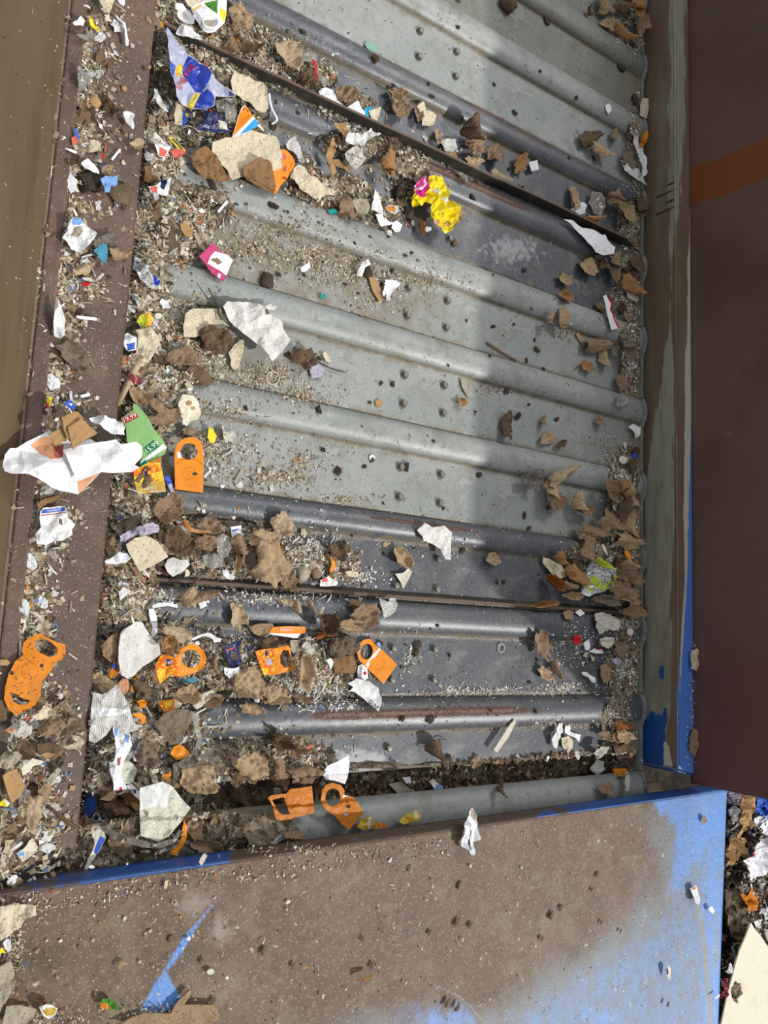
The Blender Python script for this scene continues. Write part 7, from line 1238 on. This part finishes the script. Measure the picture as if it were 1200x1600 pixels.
for (P, m, lab) in [([(225, 1250), (250, 1220), (262, 1250), (245, 1290), (225, 1280)], 'white_clean', 'white curl on the ground above the dark red wrapper'), ([(445, 890), (480, 870), (520, 880), (520, 940), (460, 950)], 'white_clean', 'white plastic wad at the right border above the cream sheet'),
     ([(395, 960), (430, 945), (450, 980), (430, 1000), (400, 990)], 'white_paper', 'small white wad touching the tip of the cream sheet'), ([(410, 700), (450, 680), (470, 720), (450, 780), (420, 760)], 'film', 'clear crumpled film below the white plastic bag'), ([(300, 740), (340, 720), (350, 760), (310, 790)], 'film', 'clear crumpled film left of the orange rag'), ([(470, 1010), (500, 1000), (520, 1060), (480, 1080)], 'grimy_paper', 'dirty paper wad at the right border beside the cream sheet')]:
    S('paper_wad', lab, 'paper scrap', 'Y', P, m, lift=.030, amp=.012, **fx_)
S('black_scrap', 'dark rubbery lump on the ground beside the blue plate edge', 'rubber scrap', 'Y', [(250, 620), (290, 590), (330, 610), (320, 700), (270, 730), (245, 700)], 'mud', lift=.014, amp=.016, **fx_)
# rail bits
for (P, m, lab) in [([(840, 655), (870, 640), (878, 700), (865, 745), (840, 735)], 'cream_card', 'beige chip wedged in the gap beside the blue rail flange'), ([(845, 1010), (865, 1020), (872, 1100), (855, 1150), (830, 1100), (840, 1060)], 'kraft', 'brown flaky strip lying low on the blue rail flange')]:
    S('wedged_scrap', lab, 'scrap', 'i', P, m, surf='flange', lift=.004, amp=.006)
S('paint_fleck', 'white triangular paint fleck on the flange near the top', 'paint fleck', 'c', [(843, 270), (866, 268), (858, 298), (850, 292)], 'bone', surf='flange', lift=.002, amp=.001)

# ================================================================== SMALL LOOSE PIECES, each its own object, copied from a few masters
def master(kind, m, i):
    rnd = random.Random(i * 77 + len(kind)); V, F = [], []
    if kind == 'shred':      # bent ribbon
        n = 6; L = 1.0; W = rnd.uniform(.10, .2)
        b = rnd.uniform(-.5, .5)
        for q in range(n + 1):
            t = q / n - .5; x = t * L; y = b * t * t * 1.6; z = .14 * math.sin(t * 5 + i) + .15
            V += [(x, y - W / 2, z), (x, y + W / 2, z + .04)]
        F = [(2 * q, 2 * q + 2, 2 * q + 3, 2 * q + 1) for q in range(n)]
    elif kind in ('scrap', 'leafbit'):
        n = 11; V = [(0, 0, .16)]
        for q in range(n):
            t = 2 * math.pi * q / n; r = .5 * rnd.uniform(.6, 1.1)
            V.append((math.cos(t) * r, math.sin(t) * r * .75, .12 + (.17 if kind == 'leafbit' else .1) * rnd.uniform(-.6, 1)))
        for q in range(n):
            V.append((V[q + 1][0] * .55, V[q + 1][1] * .55, .08 + .14 * rnd.random()))
        for q in range(n):
            q2 = (q + 1) % n; F += [(1 + q, 1 + q2, 1 + n + q2, 1 + n + q), (1 + n + q, 1 + n + q2, 0)]
    else:
        nu, nv = 8, 5
        for j in range(nv + 1):
            ph = math.pi * j / nv
            for q in range(nu):
                t = 2 * math.pi * q / nu; d = Vector((math.cos(t) * math.sin(ph), math.sin(t) * math.sin(ph), math.cos(ph)))
                k = .5 * (1 + .7 * noise.noise(d * 2 + Vector((i * 3.3, 0, 0)))); V.append((d.x * k * 1.3, d.y * k, d.z * k * .45 + .2))
        for j in range(nv):
            for q in range(nu): F.append((j * nu + q, (j + 1) * nu + q, (j + 1) * nu + (q + 1) % nu, j * nu + (q + 1) % nu))
    me = bpy.data.meshes.new(kind); me.from_pydata(V, [], F); me.materials.append(MATS[m]); me.update()
    if kind == 'leafbit': me.attributes.new('vein', 'FLOAT', 'POINT')
    return me
MS = {}
def masters(kind, mats): return [master(kind, m, i * 7 + j) for i, m in enumerate(mats) for j in range(2)]
MS['shred'] = masters('shred', ['white_clean', 'white_paper', 'bone', 'grimy_paper', 'white_clean'])
MS['scrap'] = masters('scrap', ['white_paper', 'white_clean', 'cream_card', 'grimy_paper', 'kraft', 'white_paper'])
MS['leafbit'] = masters('leafbit', ['leaf_tan', 'leaf_brown', 'leaf_dark', 'leaf_sand', 'leaf_brown', 'leaf_grey'])
MS['clod'] = masters('clod', ['mud', 'soil', 'mud'])
TONE = {'white_clean': 'bright white', 'white_paper': 'white', 'bone': 'off-white', 'grimy_paper': 'dirty grey-white', 'cream_card': 'cream', 'kraft': 'tan-brown', 'leaf_tan': 'tan', 'leaf_brown': 'brown', 'leaf_dark': 'dark brown', 'leaf_sand': 'sand-coloured', 'leaf_grey': 'grey-brown', 'mud': 'dark', 'soil': 'blackish'}
LM = [(310, 120, 'the blue and silver drink wrapper'), (325, 20, 'the white drink carton'), (390, 240, 'the large cream board'), (440, 265, 'the curved orange flap'), (555, 245, 'the square crumpled paper'), (520, 245, 'the kinked tan strip'), (405, 140, 'the cream board by the upper lip'), (385, 185, 'the orange and blue striped card'),
      (680, 315, 'the yellow sweet wrapper'), (600, 335, 'the tall white paper triangle'), (650, 180, 'the skull-shaped leaf'), (742, 215, 'the pod-like folded leaf'), (820, 255, 'the rusty oak leaf'), (930, 225, 'the stalked leaf pair'), (925, 370, 'the pointed white wedge'), (955, 488, 'the red and white wavy strip'), (930, 540, 'the pointed brown leaf on the pan'),
      (1008, 165, 'the upright cream slip'), (960, 30, 'the dark leaves in the top corner'), (340, 408, 'the pink bordered card'), (405, 515, 'the big crumpled white paper'), (325, 500, 'the cream board with dark leaf'), (475, 560, 'the ragged maple leaf'), (230, 430, 'the crushed silver film wrapper'), (240, 500, 'the green and yellow printed crumple'), (195, 600, 'the slanting wooden stick'),
      (297, 640, 'the scalloped white paper disc'), (230, 675, 'the green price leaflet'), (232, 745, 'the orange-yellow seed packet'), (295, 728, 'the upright orange tag'), (100, 715, 'the large folded white paper'), (120, 665, 'the folded tan cardboard'), (85, 820, 'the blue-lettered bag piece'), (55, 1055, 'the dirty double-loop orange tag'), (25, 1228, 'the tan rectangular cardboard'), (55, 1270, 'the stalked leaf at the strip foot'),
      (125, 360, 'the pale plastic bag piece'), (160, 395, 'the teal fan-shaped cap'), (170, 287, 'the light blue torn plastic'), (145, 30, 'the yellow scrap high up'), (147, 160, 'the round tan disc'), (120, 205, 'the pink and pale blue scraps'), (92, 500, 'the white film roll'), (120, 555, 'the frayed olive leaf'), (200, 185, 'the folded white scrap'), (215, 225, 'the pointed leaf on the strip'),
      (230, 865, 'the square beige card'), (277, 885, 'the rounded speckled paper piece'), (280, 845, 'the smooth dark oval leaf'), (425, 880, 'the large tan maple leaf'), (683, 845, 'the torn black-specked white paper'), (628, 870, 'the bulging tan leaf'), (768, 872, 'the small stalked tan leaf'), (935, 905, 'the yellow and foil wrapper'), (860, 888, 'the pale angular board chip'), (905, 910, 'the triangular orange-brown leaf'), (870, 750, 'the pale ribbed husk'), (965, 790, 'the leaf hoods at the rail'),
      (215, 1010, 'the white foam sheet'), (300, 1030, 'the ring-shaped orange tag'), (365, 1025, 'the purple-blue label'), (430, 1030, 'the square-opened orange packet'), (450, 985, 'the orange packet strip'), (590, 1035, 'the diamond-wise orange tag'), (540, 1020, 'the brown soil cake'), (575, 1085, 'the torn white paper fan'), (505, 972, 'the smooth dark pod'), (610, 950, 'the heart-shaped newspaper scrap'), (570, 960, 'the large crumpled brown leaf'), (390, 1065, 'the big angular tan leaf'),
      (175, 1110, 'the large newspaper sheet'), (190, 1190, 'the blue and red printed plastic'), (255, 1265, 'the cream folded newspaper'), (280, 1175, 'the bent orange card'), (305, 1220, 'the big fluffy tan leaf'), (460, 1255, 'the orange half tag'), (535, 1255, 'the large-ring orange tag'), (525, 1200, 'the white curved card'), (390, 1200, 'the pale brown maple leaf'), (140, 1260, 'the bright blue plastic flap'), (285, 1300, 'the orange crescent rim'), (635, 1232, 'the grey-beige lozenge'), (650, 1275, 'the golden wrapper corner'), (790, 1150, 'the pale splinter pair'), (880, 1150, 'the white scrunched plastic'), (682, 1168, 'the dark leaf fold'), (850, 1020, 'the hanging brown leaf'), (902, 1000, 'the small red disc'), (948, 1050, 'the tan slab near the rail'), (975, 1180, 'the big dark flat leaf'),
      (735, 1300, 'the torn plastic on plate edge'), (1090, 1395, 'the orange-tipped scrap'), (1160, 1270, 'the kraft paper bag piece'), (1190, 1350, 'the white plastic bag'), (1172, 1405, 'the orange forked rag'), (1180, 1520, 'the large cream board sheet'), (1135, 1540, 'the dark red wrapper'), (170, 1565, 'the orange and green scrap'), (30, 1420, 'the cream torn board at the border'), (570, 1528, 'the slim seed leaf'), (350, 1400, 'the diagonal blue scratch'),
      (632, 630, 'the bolts of the light slats'), (705, 615, 'the grey-tan splinter'), (795, 665, 'the folded rusty-dark leaf'), (575, 455, 'the tan wooden splint'), (612, 455, 'the torn ragged white paper'), (790, 548, 'the thin brown twig'), (970, 625, 'the ghost-like pale leaf'), (988, 665, 'the white glossy bits by the rail')]
NOUN = {'paper_shred': 'paper shred', 'paper_scrap': 'paper bit', 'leaf_fragment': 'leaf fragment', 'mud_crumb': 'mud crumb', 'mud_spot': 'mud lump'}
def where(mt, name, px, py, s):
    x, y, w_ = min(LM, key=lambda q: (q[0] - px) ** 2 + (q[1] - py) ** 2); dx, dy = px - x, py - y; d = math.hypot(dx, dy)
    ns = 'above' if dy < -abs(dx) * .41 else 'below' if dy > abs(dx) * .41 else ''; ew = 'left' if dx < -abs(dy) * .41 else 'right' if dx > abs(dy) * .41 else ''
    di = {'above': 'upper', 'below': 'lower'}.get(ns, '') + ' ' + ew + ' of' if ns and ew else (ns or ew + ' of')
    k = s / 1.35e-3; sz = 'tiny' if k < 10 else 'small' if k < 17 else 'larger'
    return '%s %s %s %s %s %s' % (sz, TONE[mt], NOUN[name], 'just' if d < 30 else 'somewhat' if d < 60 else 'well', di, w_)
USED = set()
def strew(kind, name, label, cat, group, zones, surf, lo, hi, seed):
    rnd = random.Random(seed)
    for (cx, cy, rx, ry), n in zones:
        k = 0; tries = 0
        while k < n and tries < n * 14:
            tries += 1
            r = math.sqrt(rnd.random()); a = rnd.random() * 6.283; px, py = cx + rx * r * math.cos(a), cy + ry * r * math.sin(a)
            if not (2 < px < 1198 and 2 < py < 1598): continue
            if surf == 'belt' and unp(px, py, 0).x > 1.63: continue
            ms = rnd.choice(MS[kind]); s = (lo + (hi - lo) * rnd.random() ** 1.7) * 1.35e-3; lb = where(ms.materials[0].name, name, px, py, s)
            if lb in USED: continue
            USED.add(lb); k += 1; p = at(surf, px, py, .0012)
            o = bpy.data.objects.new(name, ms); COL.objects.link(o)
            o.location = p; o.rotation_euler = (rnd.uniform(-.25, .25), rnd.uniform(-.25, .25), rnd.random() * 6.283); o.scale = (s, s * rnd.uniform(.7, 1.1), s * rnd.uniform(.6, 1.2))
            tag(o, lb, cat, group)
GUT = [((cx, cy, rx * .95, ry * .8), 3) for cx, cy, rx, ry, h in BLOBS if cx < 300]
PIL = [((cx, cy, rx * .9, ry * .9), 4) for cx, cy, rx, ry, h in BLOBS if 300 <= cx < 900 and cy < 1150]
RGT = [((cx, cy, rx * .8, ry * .9), 6) for cx, cy, rx, ry, h in BLOBS if cx >= 900]
strew('shred', 'paper_shred', 'thin white paper shred in the littered gutter along the left of the belt', 'paper shred', 'white paper shreds in the left gutter', GUT, 'belt', 9, 24, 1)
strew('shred', 'paper_shred', 'thin white paper shred on the littered left half of the slats', 'paper shred', 'white paper shreds on the slats', PIL + [((450, 105, 80, 30), 8), ((480, 1090, 70, 20), 14), ((340, 720, 60, 30), 8), ((470, 860, 70, 40), 14), ((430, 935, 130, 10), 16)], 'belt', 7, 18, 2)
strew('shred', 'paper_shred', 'thin white paper shred beside the rail at the right end of the slats', 'paper shred', 'white paper shreds by the rail', RGT, 'belt', 6, 16, 3)
strew('scrap', 'paper_scrap', 'small crumpled pale paper bit in the left gutter of the belt', 'paper scrap', 'pale paper bits in the left gutter', [(z, 2) for z, n in GUT], 'belt', 9, 26, 4)
strew('scrap', 'paper_scrap', 'small crumpled pale paper bit on the slats', 'paper scrap', 'pale paper bits on the slats', [(z, 2) for z, n in PIL] + [((470, 860, 70, 40), 6), ((460, 1080, 110, 30), 6), ((900, 1010, 60, 40), 5), ((700, 235, 90, 24), 5), ((420, 745, 110, 24), 10), ((880, 1180, 90, 14), 5)], 'belt', 7, 19, 5)
strew('scrap', 'paper_scrap', 'small pale paper bit caught beside the rail', 'paper scrap', 'pale paper bits by the rail', [(z, 3) for z, n in RGT], 'belt', 6, 15, 6)
strew('leafbit', 'leaf_fragment', 'crumbled brown leaf fragment in the left gutter of the belt', 'leaf fragment', 'leaf fragments in the left gutter', [(z, 2) for z, n in GUT] + [((230, 1290, 110, 50), 24), ((300, 1230, 130, 60), 12), ((150, 1330, 60, 40), 8)], 'belt', 14, 42, 7)
strew('leafbit', 'leaf_fragment', 'crumbled brown leaf fragment between the ribs of the slats', 'leaf fragment', 'leaf fragments on the slats', [(z, 1) for z, n in PIL] + [((560, 1225, 170, 16), 22), ((800, 1200, 150, 12), 18)], 'belt', 12, 34, 8)
strew('leafbit', 'leaf_fragment', 'crumbled brown leaf fragment against the rail', 'leaf fragment', 'leaf fragments by the rail', [(z, 3) for z, n in RGT], 'belt', 12, 32, 9)
strew('clod', 'mud_crumb', 'small dark mud crumb lying on a slat', 'mud crumb', 'mud crumbs on the slats', [((620, 200, 340, 180), 34), ((650, 560, 320, 200), 50), ((700, 850, 230, 80), 16), ((720, 1050, 240, 80), 22)], 'belt', 4, 12, 10)
ST = [((118 - y * .111 + 34, y + 30, 36, 34), 4) for y in range(0, 1340, 60)]
strew('shred', 'paper_shred', 'thin white paper shred on the rusty left strip', 'paper shred', 'white paper shreds on the left strip', [(z, 3) for z, n in ST], 'strip', 8, 22, 11)
strew('scrap', 'paper_scrap', 'small pale paper bit on the rusty left strip', 'paper scrap', 'pale paper bits on the left strip', [(z, 3) for z, n in ST] + [((60, 1150, 60, 80), 6), ((50, 1290, 60, 50), 10)], 'strip', 8, 24, 12)
strew('leafbit', 'leaf_fragment', 'crumbled brown leaf fragment on the rusty left strip', 'leaf fragment', 'leaf fragments on the left strip', [(z, 1) for z, n in ST] + [((60, 1130, 60, 100), 14), ((60, 1270, 60, 60), 10)], 'strip', 12, 36, 13)
strew('scrap', 'paper_scrap', 'pale crumpled waste bit on the ground right of the blue plate', 'paper scrap', 'waste bits on the ground', [((1165, 1330, 34, 100), 22), ((1160, 1450, 26, 80), 8)], 'floor', 12, 36, 14)
strew('leafbit', 'leaf_fragment', 'brown waste fragment on the ground right of the blue plate', 'leaf fragment', 'brown fragments on the ground', [((1165, 1400, 34, 180), 24)], 'floor', 12, 34, 15)
strew('scrap', 'paper_scrap', 'tiny pale crumb of paper on the brown front plate', 'paper scrap', 'paper crumbs on the front plate', [((560, 1450, 520, 110), 20), ((200, 1400, 190, 60), 6)], 'plate', 3, 9, 16)
for i, (u, v, c_, s_) in enumerate([(955, 545, 'k', 7), (718, 470, 'k', 6), (940, 725, 'k', 7), (1005, 735, 'k', 6), (815, 770, 'k', 5), (545, 925, 'k', 6), (35, 855, 'k', 7), (175, 925, 'k', 5), (500, 800, 'k', 4), (400, 500, 'l', 5), (185, 690, 'l', 8), (230, 655, 'l', 6), (140, 800, 'l', 5), (420, 720, 'l', 4), (510, 765, 'l', 4), (375, 570, 'l', 4), (730, 1110, 'l', 5), (900, 1100, 'k', 8), (945, 1120, 'k', 7), (800, 800, 'j', 6), (945, 900, 'j', 5), (455, 640, 'j', 4), (1000, 1090, 'j', 6)]):
    x, y = cp(c_, [(u, v)])[0]
    clod('mud_spot', where('mud', 'mud_spot', x, y, s_ * 1e-3), 'mud clump', x, y, s_ * .5, 'mud_light', 'plate', 'mud lumps on the front plate', flat=.2, rough=.8, ax=1.5, ang=-50)
print('objects', len(bpy.data.objects))
